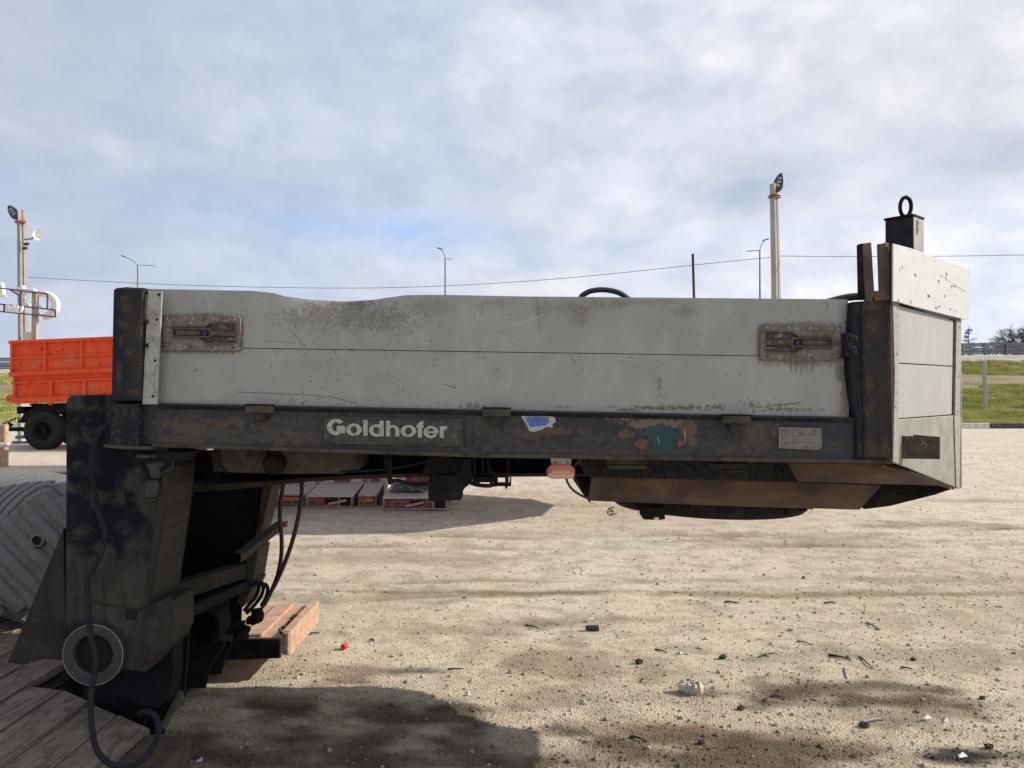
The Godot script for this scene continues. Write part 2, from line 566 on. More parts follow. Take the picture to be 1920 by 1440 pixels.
	M.led_body = plain(Color(0.035, 0.04, 0.05), 0.5)
	M.led_spot = plain(Color(0.35, 0.35, 0.33), 0.3)
	M.clamp = plain(Color(0.26, 0.075, 0.05), 0.7)
	M.far_pole = plain(Color(0.12, 0.14, 0.18), 0.6)
	M.wire = plain(Color(0.10, 0.12, 0.17), 0.7)
	M.kerb_white = surfaced(blended(256, 256, Color(0.62, 0.60, 0.56), [[Color(0.40, 0.37, 0.32), 0.02, 5, 0.5, 0.8, 0.7]], 29), 1.0, 0.85)
	M.kerb_black = surfaced(blended(256, 256, Color(0.055, 0.055, 0.06), [[Color(0.16, 0.15, 0.13), 0.02, 5, 0.55, 0.8, 0.7]], 30), 1.0, 0.85)

# paint a soft-edged, noise-broken blob on a picture
func blob(im: Image, cx: float, cy: float, rx: float, ry: float, c: Color, k: float, n: FastNoiseLite, ragged := 0.6, hard := 0.25):
	var w := im.get_width()
	var h := im.get_height()
	var s := c.linear_to_srgb()
	for y in range(maxi(0, int(cy - ry * 1.5)), mini(h, int(cy + ry * 1.5) + 1)):
		for x in range(maxi(0, int(cx - rx * 1.5)), mini(w, int(cx + rx * 1.5) + 1)):
			var d := sqrt(pow((x - cx) / rx, 2.0) + pow((y - cy) / ry, 2.0))
			var v := smoothstep(1.0, 1.0 - hard, d + ragged * n.get_noise_2d(x, y)) * k
			if v > 0.003:
				im.set_pixel(x, y, im.get_pixel(x, y).lerp(s, v))

func stroke(im: Image, pts: Array, r: float, c: Color, k: float):
	var s := c.linear_to_srgb()
	for i in pts.size() - 1:
		var a: Vector2 = pts[i]
		var b: Vector2 = pts[i + 1]
		var steps := maxi(int(a.distance_to(b) * 1.5), 1)
		for q in steps:
			var p := a.lerp(b, float(q) / steps)
			for y in range(int(p.y - r), int(p.y + r) + 2):
				for x in range(int(p.x - r), int(p.x + r) + 2):
					if x >= 0 and y >= 0 and x < im.get_width() and y < im.get_height():
						var v := clampf(r + 0.5 - p.distance_to(Vector2(x, y)), 0.0, 1.0) * k * 0.6
						if v > 0.0:
							im.set_pixel(x, y, im.get_pixel(x, y).lerp(s, v))

func flat_print(im: Image, rough: float, bump: Texture2D = null, bump_cm := 0.0) -> StandardMaterial3D:
	var m := StandardMaterial3D.new()
	m.albedo_texture = ImageTexture.create_from_image(im)
	m.texture_repeat = false
	m.roughness = rough
	if bump:
		m.heightmap_enabled = true
		m.heightmap_texture = bump
		m.heightmap_scale = bump_cm
	return m

# ---------------------------------------------------------------- ground and setting
var g_big := fnl(101, 0.10, 4)
var g_mid := fnl(102, 0.7, 4)
var g_small := fnl(103, 3.0, 4)
var g_line := fnl(104, 0.35, 3)

# [depth, half width, sink, how far it wanders]: wheel ruts that run across the yard
var ruts := [[6.15, 0.16, 0.022, 0.10], [6.6, 0.12, 0.014, 0.12], [8.1, 0.2, 0.02, 0.2], [8.7, 0.15, 0.014, 0.2], [11.2, 0.3, 0.025, 0.3], [13.5, 0.3, 0.03, 0.4], [17.0, 0.4, 0.03, 0.6]]

func rut_at(x: float, d: float) -> Vector2:
	var sink := 0.0
	var dark := 0.0
	for r in ruts:
		var off: float = d - r[0] - r[3] * g_line.get_noise_2d(x * 0.5, r[0] * 7.0) * 2.0 - x * 0.035
		var t: float = off / r[1]
		if absf(t) < 2.2:
			var w := clampf(0.6 + 1.4 * g_line.get_noise_2d(x * 0.9, r[0] * 3.0 + 50.0), 0.0, 1.2)
			sink += w * r[2] * (-exp(-t * t * 2.0) + 0.6 * exp(-pow(absf(t) - 1.3, 2.0) * 5.0))
			dark += w * exp(-t * t * 3.0) * (1.0 if r[0] < 12.0 else 0.3)
	return Vector2(sink, minf(dark, 1.0))

func height_at(x: float, d: float) -> float:
	if d > 30.0 or absf(x) > 40.0:
		return 0.0
	var h := 0.014 * g_mid.get_noise_2d(x, d) + 0.0075 * g_small.get_noise_2d(x, d) + 0.02 * g_big.get_noise_2d(x * 1.5, d * 1.5)
	return (h + rut_at(x, d).x) * smoothstep(30.0, 24.0, d)

# stains and soil, some darkened further for the trailer's shadow: [centre, half width, half depth, colour, strength]
var stains_and_shade := [
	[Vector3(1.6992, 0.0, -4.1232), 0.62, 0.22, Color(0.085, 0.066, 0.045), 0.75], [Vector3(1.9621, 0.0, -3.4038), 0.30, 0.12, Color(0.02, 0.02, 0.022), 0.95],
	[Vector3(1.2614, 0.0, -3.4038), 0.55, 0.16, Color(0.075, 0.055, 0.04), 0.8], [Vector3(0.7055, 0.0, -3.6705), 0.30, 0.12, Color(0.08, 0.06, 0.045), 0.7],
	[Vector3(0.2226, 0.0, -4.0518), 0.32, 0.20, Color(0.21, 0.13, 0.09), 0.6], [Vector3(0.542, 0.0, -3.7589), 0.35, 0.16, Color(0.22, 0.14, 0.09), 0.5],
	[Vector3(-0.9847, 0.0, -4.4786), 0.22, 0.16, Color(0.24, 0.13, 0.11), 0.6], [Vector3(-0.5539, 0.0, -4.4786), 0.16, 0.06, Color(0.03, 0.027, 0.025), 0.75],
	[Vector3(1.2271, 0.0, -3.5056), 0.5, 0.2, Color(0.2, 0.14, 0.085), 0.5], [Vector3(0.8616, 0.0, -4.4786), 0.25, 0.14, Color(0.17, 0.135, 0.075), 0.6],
	[Vector3(-0.8567, 0.0, -3.6705), 1.1, 0.45, Color(0.085, 0.07, 0.052), 0.85], [Vector3(-0.1925, 0.0, -3.5056), 0.5, 0.35, Color(0.10, 0.08, 0.055), 0.7],  # dark soil, deepened in colour to hold the trailer's shadow dark
	[Vector3(0.327, 0.0, -3.4038), 0.4, 0.2, Color(0.13, 0.10, 0.07), 0.5], [Vector3(1.5775, 0.0, -6.5525), 0.45, 0.12, Color(0.50, 0.46, 0.36), 0.7],
	[Vector3(1.2439, 0.0, -8.2153), 0.6, 0.3, Color(0.50, 0.47, 0.38), 0.7], [Vector3(2.6599, 0.0, -6.0432), 1.2, 0.12, Color(0.50, 0.46, 0.36), 0.7],
	[Vector3(3.353, 0.0, -6.1711), 1.8, 0.10, Color(0.24, 0.185, 0.10), 0.7], [Vector3(-0.2574, 0.0, -6.2371), 1.6, 0.05, Color(0.17, 0.135, 0.08), 0.7],
	[Vector3(4.7363, 0.0, -9.2975), 1.6, 0.25, Color(0.17, 0.14, 0.095), 0.55], [Vector3(-1.1688, 0.0, -4.0518), 0.9, 0.25, Color(0.10, 0.08, 0.055), 0.8],  # last patch here is also darkened for the trailer's shadow
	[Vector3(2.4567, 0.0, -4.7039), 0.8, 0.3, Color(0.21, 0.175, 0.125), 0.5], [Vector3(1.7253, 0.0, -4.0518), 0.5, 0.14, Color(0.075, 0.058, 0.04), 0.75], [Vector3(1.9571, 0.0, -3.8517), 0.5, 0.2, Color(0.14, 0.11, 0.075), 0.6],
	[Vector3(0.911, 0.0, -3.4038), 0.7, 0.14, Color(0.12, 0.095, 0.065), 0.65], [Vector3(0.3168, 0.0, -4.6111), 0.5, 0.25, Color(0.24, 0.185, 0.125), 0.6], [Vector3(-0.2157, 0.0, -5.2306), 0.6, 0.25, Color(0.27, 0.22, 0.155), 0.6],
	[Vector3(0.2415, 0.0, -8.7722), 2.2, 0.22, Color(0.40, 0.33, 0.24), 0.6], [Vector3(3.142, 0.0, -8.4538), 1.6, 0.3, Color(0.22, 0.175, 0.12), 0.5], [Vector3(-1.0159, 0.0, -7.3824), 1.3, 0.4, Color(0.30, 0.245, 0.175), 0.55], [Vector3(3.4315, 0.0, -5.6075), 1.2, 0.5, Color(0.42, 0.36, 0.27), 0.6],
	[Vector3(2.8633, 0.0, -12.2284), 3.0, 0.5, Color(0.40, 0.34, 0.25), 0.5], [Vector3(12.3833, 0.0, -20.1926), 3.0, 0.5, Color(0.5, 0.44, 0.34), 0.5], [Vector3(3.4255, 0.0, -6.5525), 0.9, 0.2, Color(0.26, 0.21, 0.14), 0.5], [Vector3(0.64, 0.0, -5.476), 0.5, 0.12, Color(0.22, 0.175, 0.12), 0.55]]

func soil_at(x: float, d: float) -> Color:
	var b := g_big.get_noise_2d(x * 2.0, d * 2.0)
	var m := g_mid.get_noise_2d(x * 0.9 + 40.0, d * 2.4)
	var f := g_small.get_noise_2d(x * 0.7, d * 1.2 + 70.0)
	var c := Color(0.60, 0.525, 0.415).lerp(Color(0.49, 0.42, 0.32), clampf(0.42 + 0.9 * b + 0.7 * m, 0.0, 1.0))
	c = c.lerp(Color(0.72, 0.645, 0.53), clampf(0.9 * m - 0.6 * b + 0.3 * f, 0.0, 0.8))
	c = c.lerp(Color(0.31, 0.26, 0.19), smoothstep(0.12, 0.4, f + 0.3 * m) * 0.5)
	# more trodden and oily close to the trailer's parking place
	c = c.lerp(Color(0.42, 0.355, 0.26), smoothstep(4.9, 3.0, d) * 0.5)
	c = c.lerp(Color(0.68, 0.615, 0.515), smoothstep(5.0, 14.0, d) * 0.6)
	c = c.lerp(Color(0.18, 0.145, 0.09), rut_at(x, d).y * 0.62)
	for s in stains_and_shade:
		var p: Vector3 = s[0]
		var dx: float = (x - p.x) / s[1]
		var dz: float = (d + p.z) / s[2]
		var r := dx * dx + dz * dz
		if r < 3.5:
			c = c.lerp(s[3], s[4] * smoothstep(1.15, 0.25, sqrt(r) + 0.9 * m + 0.9 * f))
	return c

func graded(from: float, to: float, step: float, lo: float, hi: float, grow := 1.09) -> PackedFloat32Array:
	var v := []
	var x := from
	while x < to:
		v.append(x)
		x += step
	v.append(to)
	var s := step
	x = to
	while x < hi:
		s *= grow
		x = minf(x + s, hi)
		v.append(x)
	s = step
	x = from
	var front := []
	while x > lo:
		s *= grow
		x = maxf(x - s, lo)
		front.push_front(x)
	return PackedFloat32Array(front + v)

func grid_mesh(xs: PackedFloat32Array, ds: PackedFloat32Array, high: Callable, tint: Callable) -> ArrayMesh:
	var pos := PackedVector3Array()
	var col := PackedColorArray()
	var uv := PackedVector2Array()
	var uv2 := PackedVector2Array()
	var idx := PackedInt32Array()
	for d in ds:
		for x in xs:
			pos.append(Vector3(x, high.call(x, d), -d))
			col.append(tint.call(x, d))
			uv.append(Vector2(x, d) / 1.7)
			uv2.append(Vector2(x * 0.8 + d * 0.6, d * 0.8 - x * 0.6) / 4.3)
	var n := xs.size()
	for j in ds.size() - 1:
		for i in n - 1:
			var a := j * n + i
			idx.append_array([a, a + n, a + 1, a + 1, a + n, a + n + 1])
	var nor := PackedVector3Array()
	nor.resize(pos.size())
	for i in range(0, idx.size(), 3):
		var fn := (pos[idx[i + 2]] - pos[idx[i]]).cross(pos[idx[i + 1]] - pos[idx[i]])
		for k in 3:
			nor[idx[i + k]] += fn
	for i in nor.size():
		nor[i] = nor[i].normalized()
	var arr := []
	arr.resize(Mesh.ARRAY_MAX)
	arr[Mesh.ARRAY_VERTEX] = pos
	arr[Mesh.ARRAY_NORMAL] = nor
	arr[Mesh.ARRAY_COLOR] = col
	arr[Mesh.ARRAY_TEX_UV] = uv
	arr[Mesh.ARRAY_TEX_UV2] = uv2
	arr[Mesh.ARRAY_INDEX] = idx
	var am := ArrayMesh.new()
	am.add_surface_from_arrays(Mesh.PRIMITIVE_TRIANGLES, arr)
	return am

func soil_material() -> StandardMaterial3D:
	var m := StandardMaterial3D.new()
	m.vertex_color_use_as_albedo = true
	m.roughness = 1.0
	m.metallic_specular = 0.2
	m.albedo_texture = ImageTexture.create_from_image(blended(1024, 1024, Color(0.93, 0.92, 0.91), [
		[Color(0.76, 0.745, 0.72), 0.02, 5, 0.45, 0.7, 0.6],
		[Color(1.0, 1.0, 0.99), 0.03, 5, 0.58, 0.75, 0.8],
		[Color(0.55, 0.52, 0.48), 0.09, 3, 0.68, 0.78, 0.6],
		[Color(0.32, 0.29, 0.255), 0.05, 4, 0.76, 0.82, 0.7],
		[Color(1.0, 1.0, 1.0), 0.14, 2, 0.82, 0.88, 0.5]], 41))
	m.detail_enabled = true
	m.detail_blend_mode = BaseMaterial3D.BLEND_MODE_MUL
	m.detail_uv_layer = BaseMaterial3D.DETAIL_UV_2
	m.detail_albedo = ImageTexture.create_from_image(blended(1024, 1024, Color(0.99, 0.99, 0.99), [
		[Color(0.80, 0.785, 0.76), 0.012, 6, 0.48, 0.75, 0.8],
		[Color(0.60, 0.57, 0.53), 0.05, 4, 0.72, 0.80, 0.6]], 42))
	m.heightmap_enabled = true
	var hn := fnl(43, 0.10, 4)
	m.heightmap_texture = ImageTexture.create_from_image(hn.get_seamless_image(1024, 1024))
	m.heightmap_scale = 0.55
	return m

func make_ground():
	var o := MeshInstance3D.new()
	o.name = "ground"
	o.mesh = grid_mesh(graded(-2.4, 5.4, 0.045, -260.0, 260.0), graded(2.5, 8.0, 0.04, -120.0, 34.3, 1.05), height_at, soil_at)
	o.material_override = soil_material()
	add_child(o)
	tag(o, "sandy trampled yard of beige soil with wheel ruts and oily patches", "", "", "structure")
	make_clods()

func clod_mesh(k: int) -> ArrayMesh:
	var s := new_mesh()
	lump(s, Vector3.ZERO, Vector3(1, 0.65, 0.85), 300 + k, 0.45, 4)
	s.generate_normals()
	return s.commit()

func make_clods():
	rng.seed = 77
	for k in 2:
		var mm := MultiMesh.new()
		mm.transform_format = MultiMesh.TRANSFORM_3D
		mm.use_colors = true
		mm.mesh = clod_mesh(k)
		mm.instance_count = 20000
		for i in mm.instance_count:
			var d := 2.6 * pow(26.0 / 2.6, pow(rng.randf(), 1.35))
			var x := rng.randf_range(-0.50, 0.72) * d
			if rng.randf() < 0.5:
				var cl := g_mid.get_noise_2d(x * 2.0 + 9.0, d * 2.0)
				if cl < 0.0:
					x += rng.randf_range(-0.4, 0.4)
					d += rng.randf_range(-0.2, 0.2)
			var r := 0.0019 * exp(absf(rng.randfn()) * 0.66) * (1.0 if k == 0 else 1.2) * (0.92 + 0.03 * d)
			r = minf(r, 0.016)
			var b := Basis(Vector3.UP, rng.randf() * TAU).rotated(Vector3.RIGHT, rng.randf_range(-0.4, 0.4)).scaled(Vector3.ONE * r)
			mm.set_instance_transform(i, Transform3D(b, Vector3(x, height_at(x, d) + r * 0.3, -d)))
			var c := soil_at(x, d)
			var t := rng.randf()
			c = c.lerp(Color(0.10, 0.085, 0.065), 0.7) if t < 0.2 else c.lerp(Color(0.5, 0.47, 0.41), 0.6) if t > 0.93 else c.darkened(rng.randf() * 0.35)
			mm.set_instance_color(i, c)
		var o := MultiMeshInstance3D.new()
		o.name = "soil_crumbs" if k == 0 else "gravel"
		o.multimesh = mm
		var m := plain(Color(1, 1, 1), 0.95, 0.0, 0.2)
		m.vertex_color_use_as_albedo = true
		o.material_override = m
		add_child(o)
		tag(o, "loose crumbs of soil scattered over the yard" if k == 0 else "small stones and grit strewn over the sandy yard", "soil crumbs" if k == 0 else "gravel", "", "stuff")

# the bank up to the highway: depth against height, as it stands at the right
func bank_at(x: float, d: float) -> float:
	var ds := [34.0, 36.0, 41.0, 46.0, 49.0, 52.5, 55.0, 59.5, 61.0, 63.5, 75.0, 1000.0]
	var hs := [0.16, 0.22, 0.55, 1.75, 2.25, 2.62, 3.1, 4.15, 4.5, 4.62, 4.6, 4.4]
	var h := 4.4
	for i in ds.size() - 1:
		if d <= ds[i + 1]:
			h = lerpf(hs[i], hs[i + 1], smoothstep(0.0, 1.0, (d - ds[i]) / (ds[i + 1] - ds[i])) * 0.4 + 0.6 * (d - ds[i]) / (ds[i + 1] - ds[i]))
			break
	var f := lerpf(0.74, 1.0, clampf((x + 41.0) / 80.0, -0.3, 1.3))
	var bump := 0.10 * g_big.get_noise_2d(x * 2.0, d * 3.0) + 0.07 * g_mid.get_noise_2d(x * 0.7, d)
	return h * f + bump * smoothstep(34.0, 37.0, d) * smoothstep(63.0, 60.5, d)

func bank_soil(x: float, d: float) -> Color:
	var n := g_mid.get_noise_2d(x * 0.35, d * 1.1)
	var q := d + 1.3 * g_mid.get_noise_2d(x * 0.25, 7.0) + 0.6 * n
	var c := Color(0.27, 0.285, 0.08).lerp(Color(0.40, 0.35, 0.16), clampf(0.45 + n * 1.5, 0.0, 1.0))
	var dirt := Color(0.36, 0.30, 0.235).lerp(Color(0.22, 0.18, 0.13), clampf(0.5 + n * 2.0, 0.0, 1.0))
	var k := smoothstep(46.6, 47.6, q) * smoothstep(53.6, 52.4, q) * (0.75 + 0.25 * sin(q * 3.0))
	k = maxf(k, smoothstep(58.0, 59.2, q))
	k = maxf(k, smoothstep(0.16, 0.38, n) * 0.85)
	if d > 63.2:
		return Color(0.36, 0.33, 0.28) if d < 64.5 else Color(0.07, 0.07, 0.07) if d < 73.0 else Color(0.13, 0.13, 0.06)
	return c.lerp(dirt.lightened(0.25) if q > 57.0 else dirt, k)

func make_embankment():
	var o := MeshInstance3D.new()
	o.name = "embankment"
	var ds := PackedFloat32Array([33.9, 34.15])
	var d := 34.5
	while d < 66.0:
		ds.append(d)
		d += 0.33
	ds.append_array(PackedFloat32Array([68, 72.9, 73.1, 78, 90, 120, 180, 300, 600, 1200]))
	o.mesh = grid_mesh(graded(-60.0, 60.0, 0.7, -900.0, 900.0, 1.3), ds, bank_at, bank_soil)
	var m := soil_material()
	o.material_override = m
	add_child(o)
	tag(o, "grassy bank with a dirt track rising to the highway", "", "", "structure")
	rng.seed = 5
	var s := new_mesh()
	for k in 7:
		var a := rng.randf() * TAU
		var lean := Vector3(cos(a), 0, sin(a)) * rng.randf_range(0.15, 0.5)
		var side := Vector3(-sin(a), 0, cos(a)) * 0.09
		var at := Vector3(rng.randf_range(-0.4, 0.4), 0, rng.randf_range(-0.4, 0.4))
		var tip := at + Vector3(0, rng.randf_range(0.6, 1.1), 0) + lean
		tri(s, at - side, at + side, tip)
	s.generate_normals()
	var blades := s.commit()
	var mm := MultiMesh.new()
	mm.transform_format = MultiMesh.TRANSFORM_3D
	mm.use_colors = true
	mm.mesh = blades
	mm.instance_count = 46000
	for i in mm.instance_count:
		var x := 0.0
		var e := 0.0
		for attempt in 8:
			e = rng.randf_range(34.6, 58.5)
			x = rng.randf_range(-0.72, -0.60) * e if rng.randf() < 0.25 else rng.randf_range(0.50, 0.74) * e
			var q := e + 1.3 * g_mid.get_noise_2d(x * 0.25, 7.0)
			if not (q > 46.9 and q < 53.3) and g_mid.get_noise_2d(x * 0.35, e * 1.1) < 0.24:
				break
		var size := rng.randf_range(0.07, 0.20) * (1.0 + 0.9 * g_mid.get_noise_2d(x * 0.5 + 20.0, e))
		var t := clampf(0.5 + 1.4 * g_mid.get_noise_2d(x * 0.4, e * 0.8 + 30.0) + rng.randf_range(-0.3, 0.3), 0.0, 1.0)
		mm.set_instance_transform(i, Transform3D(Basis(Vector3.UP, rng.randf() * TAU).scaled(Vector3(size, size, size)), Vector3(x, bank_at(x, e) - 0.01, -e)))
		mm.set_instance_color(i, Color(0.29, 0.34, 0.075).lerp(Color(0.50, 0.45, 0.20), t))
	var g := MultiMeshInstance3D.new()
	g.name = "grass"
	g.multimesh = mm
	var gm := plain(Color(1, 1, 1), 0.9, 0.0, 0.2)
	gm.vertex_color_use_as_albedo = true
	gm.backlight_enabled = true
	gm.backlight = Color(0.4, 0.4, 0.4)
	g.material_override = gm
	add_child(g)
	tag(g, "young green and straw coloured grass on the bank", "grass", "", "stuff")

func make_kerb():
	var k := thing("kerb", "long kerb of stones painted white and black at the yard's far edge", "kerb", Vector3(0, 0, -34))
	tag(k, "", "", "", "structure")
	var n := 0
	var x := -31.9
	while x < 36.0:
		var s := new_mesh()
		box(s, Vector3(x + 0.755, 0.10, -34.0), Vector3(1.49, 0.27, 0.2), 0.015)
		# the stone pair at the right starts white by the post and turns black
		part("kerb_stone", s, M.kerb_white if (n / 1) % 2 == 0 else M.kerb_black, k)
		x += 1.51
		n += 1

func make_guard_rail():
	var r := thing("guard_rail", "long grey steel guard rail along the highway on top of the bank", "guard rail", Vector3(0, 0, -62.5))
	var s := new_mesh()
	box(s, Vector3.ZERO, Vector3(0.14, 1.05, 0.10), 0.01)
	s.generate_normals()
	var post := s.commit()
	var x := -58.0
	var step := 1.78
	while x < 58.0:
		var p := MeshInstance3D.new()
		p.name = "rail_post"
		p.mesh = post
		p.material_override = M.steel
		r.add_child(p, true)
		p.position = Vector3(x, rail_y(x) - 0.45, 0.2)
		x += step
	for q in [[0.0, 0.30], [-0.38, 0.30], [-0.62, 0.30]]:
		var w := -58.0
		while w < 57.9:
			var t := new_mesh()
			var e := w + step * 4.0
			for half in 2:
				var a := Vector3(w, rail_y(w) + q[0] - half * 0.17, -62.4)
				var b := Vector3(e, rail_y(e) + q[0] - half * 0.17, -62.4)
				bar(t, a, b, 0.05, 0.10, 0.02)
			for band in 3:
				var dy: float = q[0] + 0.05 - band * 0.13
				bar(t, Vector3(w, rail_y(w) + dy, -62.43), Vector3(e, rail_y(e) + dy, -62.43), 0.02, 0.05, 0.005)
			part("rail_beam", t, M.steel, r)
			w = e

func rail_y(x: float) -> float:
	return 4.62 * lerpf(0.74, 1.0, clampf((x + 41.0) / 80.0, -0.3, 1.3)) + 0.88

func branch(s: SurfaceTool, from: Vector3, dir: Vector3, length: float, r: float, depth: int):
	var mid := from + dir * length * 0.5 + Vector3(rng.randfn(), rng.randfn(), rng.randfn()) * length * 0.03
	var to := from + dir * length
	tube(s, [from, mid, to], r, 4, r * 0.6)
	if depth == 0:
		return
	for k in rng.randi_range(2, 4):
		var t := rng.randf_range(0.4, 1.0)
		var nd := (dir + Vector3(rng.randfn(), rng.randf_range(-0.1, 0.55), rng.randfn()) * 0.55).normalized()
		branch(s, from.lerp(to, t), nd, length * rng.randf_range(0.5, 0.78), maxf(r * 0.6, 0.022), depth - 1)

func make_trees():
	rng.seed = 2024
	var bark := plain(Color(0.16, 0.14, 0.135), 0.95)
	var needles := plain(Color(0.055, 0.075, 0.055), 0.9)
	needles.backlight_enabled = true
	needles.backlight = Color(0.25, 0.3, 0.2)
	var names := ["bare grey tree behind the guard rail, %s", "pine with a ragged crown behind the guard rail, %s"]
	# pixel column, depth, height, kind
	var rows := [[88.6, 150.0, 9.6, 1, "lone and small by the white corner"], [93.0, 155.0, 8.2, 0, "low one between lone and tall pines"], [96.4, 158.0, 9.6, 0, "first of the thicket left of the tall pines"],
		[99.4, 152.0, 11.4, 0, "leaning against the left side of the tall pines"], [101.2, 150.0, 14.6, 1, "left of the tall pair"], [104.4, 151.0, 14.2, 1, "right of the tall pair"],
		[107.0, 154.0, 11.2, 0, "right beside the tall pines"], [110.0, 156.0, 13.4, 0, "tallest bare one right of the pines"], [114.0, 156.0, 12.0, 0, "at the right end of the thicket"], [97.8, 168.0, 8.4, 0, "short one deep in the thicket"], [106.0, 172.0, 10.4, 0, "behind the tall pines, deep in the thicket"]]
	for r in rows:
		var d: float = r[1]
		var x: float = r[0] * d / 150.0
		var base := Vector3(x, bank_at(x, d) - 0.1, -d)
		var pine: bool = r[3] == 1
		var t := thing("pine_tree" if pine else "bare_tree", names[r[3]] % r[4], "tree", base, "trees beyond the highway")
		var tall: float = r[2]
		var wood := new_mesh()
		var leaf := new_mesh()
		if pine:
			tube(wood, [Vector3.ZERO, Vector3(0.1, tall * 0.5, 0), Vector3(0, tall, 0)], tall * 0.018, 5, 0.03)
			var whorls := int(tall * 1.3)
			for k in whorls:
				var u := lerpf(0.30 if tall > 12.0 else 0.12, 0.98, float(k) / whorls)
				for q in rng.randi_range(3, 5):
					if rng.randf() < 0.25:
						continue
					var a := rng.randf() * TAU
					var reach := tall * (0.17 if tall > 12.0 else 0.24) * (1.05 - u * 0.85) * rng.randf_range(0.6, 1.3)
					var from := Vector3(0, u * tall, 0)
					var to := from + Vector3(cos(a), rng.randf_range(0.0, 0.35), sin(a)) * reach
					tube(wood, [from, to], 0.05, 3, 0.02)
					for c in 46:
						var p := from.lerp(to, rng.randf_range(0.35, 1.08)) + Vector3(rng.randfn(), rng.randfn() * 0.6, rng.randfn()) * 0.22
						var n := Vector3(rng.randfn(), rng.randfn(), rng.randfn()).normalized() * rng.randf_range(0.14, 0.3)
						var m := n.cross(Vector3(rng.randfn(), rng.randfn(), rng.randfn())).normalized() * 0.055
						tri(leaf, p - m, p + m, p + n)
			part("crown", leaf, needles, t, false)
		else:
			var stems := rng.randi_range(2, 3)
			for k in stems:
				branch(wood, Vector3(rng.randfn() * 0.3, 0, rng.randfn() * 0.3), Vector3(rng.randfn() * 0.14, 1, rng.randfn() * 0.14).normalized(), tall * 0.40, tall * 0.017, 6)
		part("trunk", wood, bark, t, false)

func make_street_lamps():
	var rows := [[-33.9361, 70.0, 13.108, -1.15, 1.05, "leftmost of three street lamps behind the trailer, over the left post"],
		[-5.539, 64.0, 12.6973, -0.32, 0.3, "middle street lamp rising over the trailer's long grey board"],
		[18.619, 58.0, 12.2591, 0.34, -0.42, "rightmost street lamp, beside the tall concrete pole"]]
	for r in rows:
		var d: float = r[1]
		var base := Vector3(r[0], bank_at(r[0], d) - 0.2, -d)
		var t := thing("street_lamp", r[5], "street lamp", base, "street lamps along the highway")
		var top: float = r[2] - base.y
		var s := new_mesh()
		tube(s, [Vector3.ZERO, Vector3(0, top, 0)], 0.09, 8, 0.05)
		part("pole", s, M.far_pole, t, false)
		for k in 2:
			var reach: float = r[3 + k]
			var up := 0.75 if k == 0 else 0.06
			var tip := Vector3(reach, top + up, 0.0 if k == 0 else -0.7)
			var a := new_mesh()
			tube(a, smooth_line([Vector3(0, top - 0.05, 0), Vector3(reach * 0.35, top + up * 0.5, tip.z * 0.4), tip], 4), 0.03, 6)
			part("arm", a, M.far_pole, t, false)
			var h := new_mesh()
			var dir := Vector3(signf(reach), 0.35 if k == 0 else 0.05, -0.2).normalized()
			bar(h, tip - dir * 0.1, tip + dir * 0.36, 0.2, 0.09, 0.03)
			part("lamp_head", h, M.far_pole if k == 0 else M.sign_white, t, false)

func led_head(t: Node3D, at: Vector3, along: Vector3, face: Vector3, size: float):
	var y := along.normalized()
	var z := (face - y * face.dot(y)).normalized()
	var x := y.cross(z)
	var out := PackedVector2Array()
	for k in 20:
		var a := TAU * k / 20.0
		out.append(Vector2(sin(a) * 0.21 * (1.0 - 0.25 * cos(a + PI)), -cos(a) * 0.5 + 0.5) * size)
	var s := new_mesh()
	plate(s, out, Transform3D(Basis(x, y, z), at), 0.09 * size, 0.02 * size)
	var body := part("lamp_head", s, M.led_body, t)
	for k in 3:
		var q := new_mesh()
		box(q, at + y * size * (0.32 + 0.19 * k) + z * 0.004, Vector3(0.16, 0.11, 0.012) * size, 0.003, Basis(x, y, z))
		part("light_module", q, M.led_spot, body)

func concrete_pole(label: String, foot: Vector3, top: Vector3, w: float, turn: float) -> Node3D:
	var t := thing("concrete_pole", label, "lamp pole", foot)
	var y := (top - foot).normalized()
	var x := Vector3(cos(turn), 0, -sin(turn))
	var z := x.cross(y).normalized()
	x = y.cross(z)
	var s := new_mesh()
	var at := Transform3D(Basis(x, y, z), foot)
	var l := foot.distance_to(top)
	var a := w * 0.5
	# an I-shaped section with a shallow groove on each broad face, slimmer towards the top
	var sec := [Vector2(-a, a), Vector2(-a * 0.25, a), Vector2(-a * 0.2, a * 0.75), Vector2(a * 0.2, a * 0.75), Vector2(a * 0.25, a), Vector2(a, a), Vector2(a, -a), Vector2(-a, -a)]
	for k in sec.size():
		var p: Vector2 = sec[k]
		var q: Vector2 = sec[(k + 1) % sec.size()]
		quad(s, at * Vector3(q.x * 1.15, 0, q.y * 1.15), at * Vector3(p.x * 1.15, 0, p.y * 1.15), at * Vector3(p.x * 0.9, l, p.y * 0.9), at * Vector3(q.x * 0.9, l, q.y * 0.9))
	for k in range(1, sec.size() - 1):
		tri(s, at * Vector3(sec[0].x * 0.9, l, sec[0].y * 0.9), at * Vector3(sec[k + 1].x * 0.9, l, sec[k + 1].y * 0.9), at * Vector3(sec[k].x * 0.9, l, sec[k].y * 0.9))
	part("pole", s, M.concrete, t)
	return t

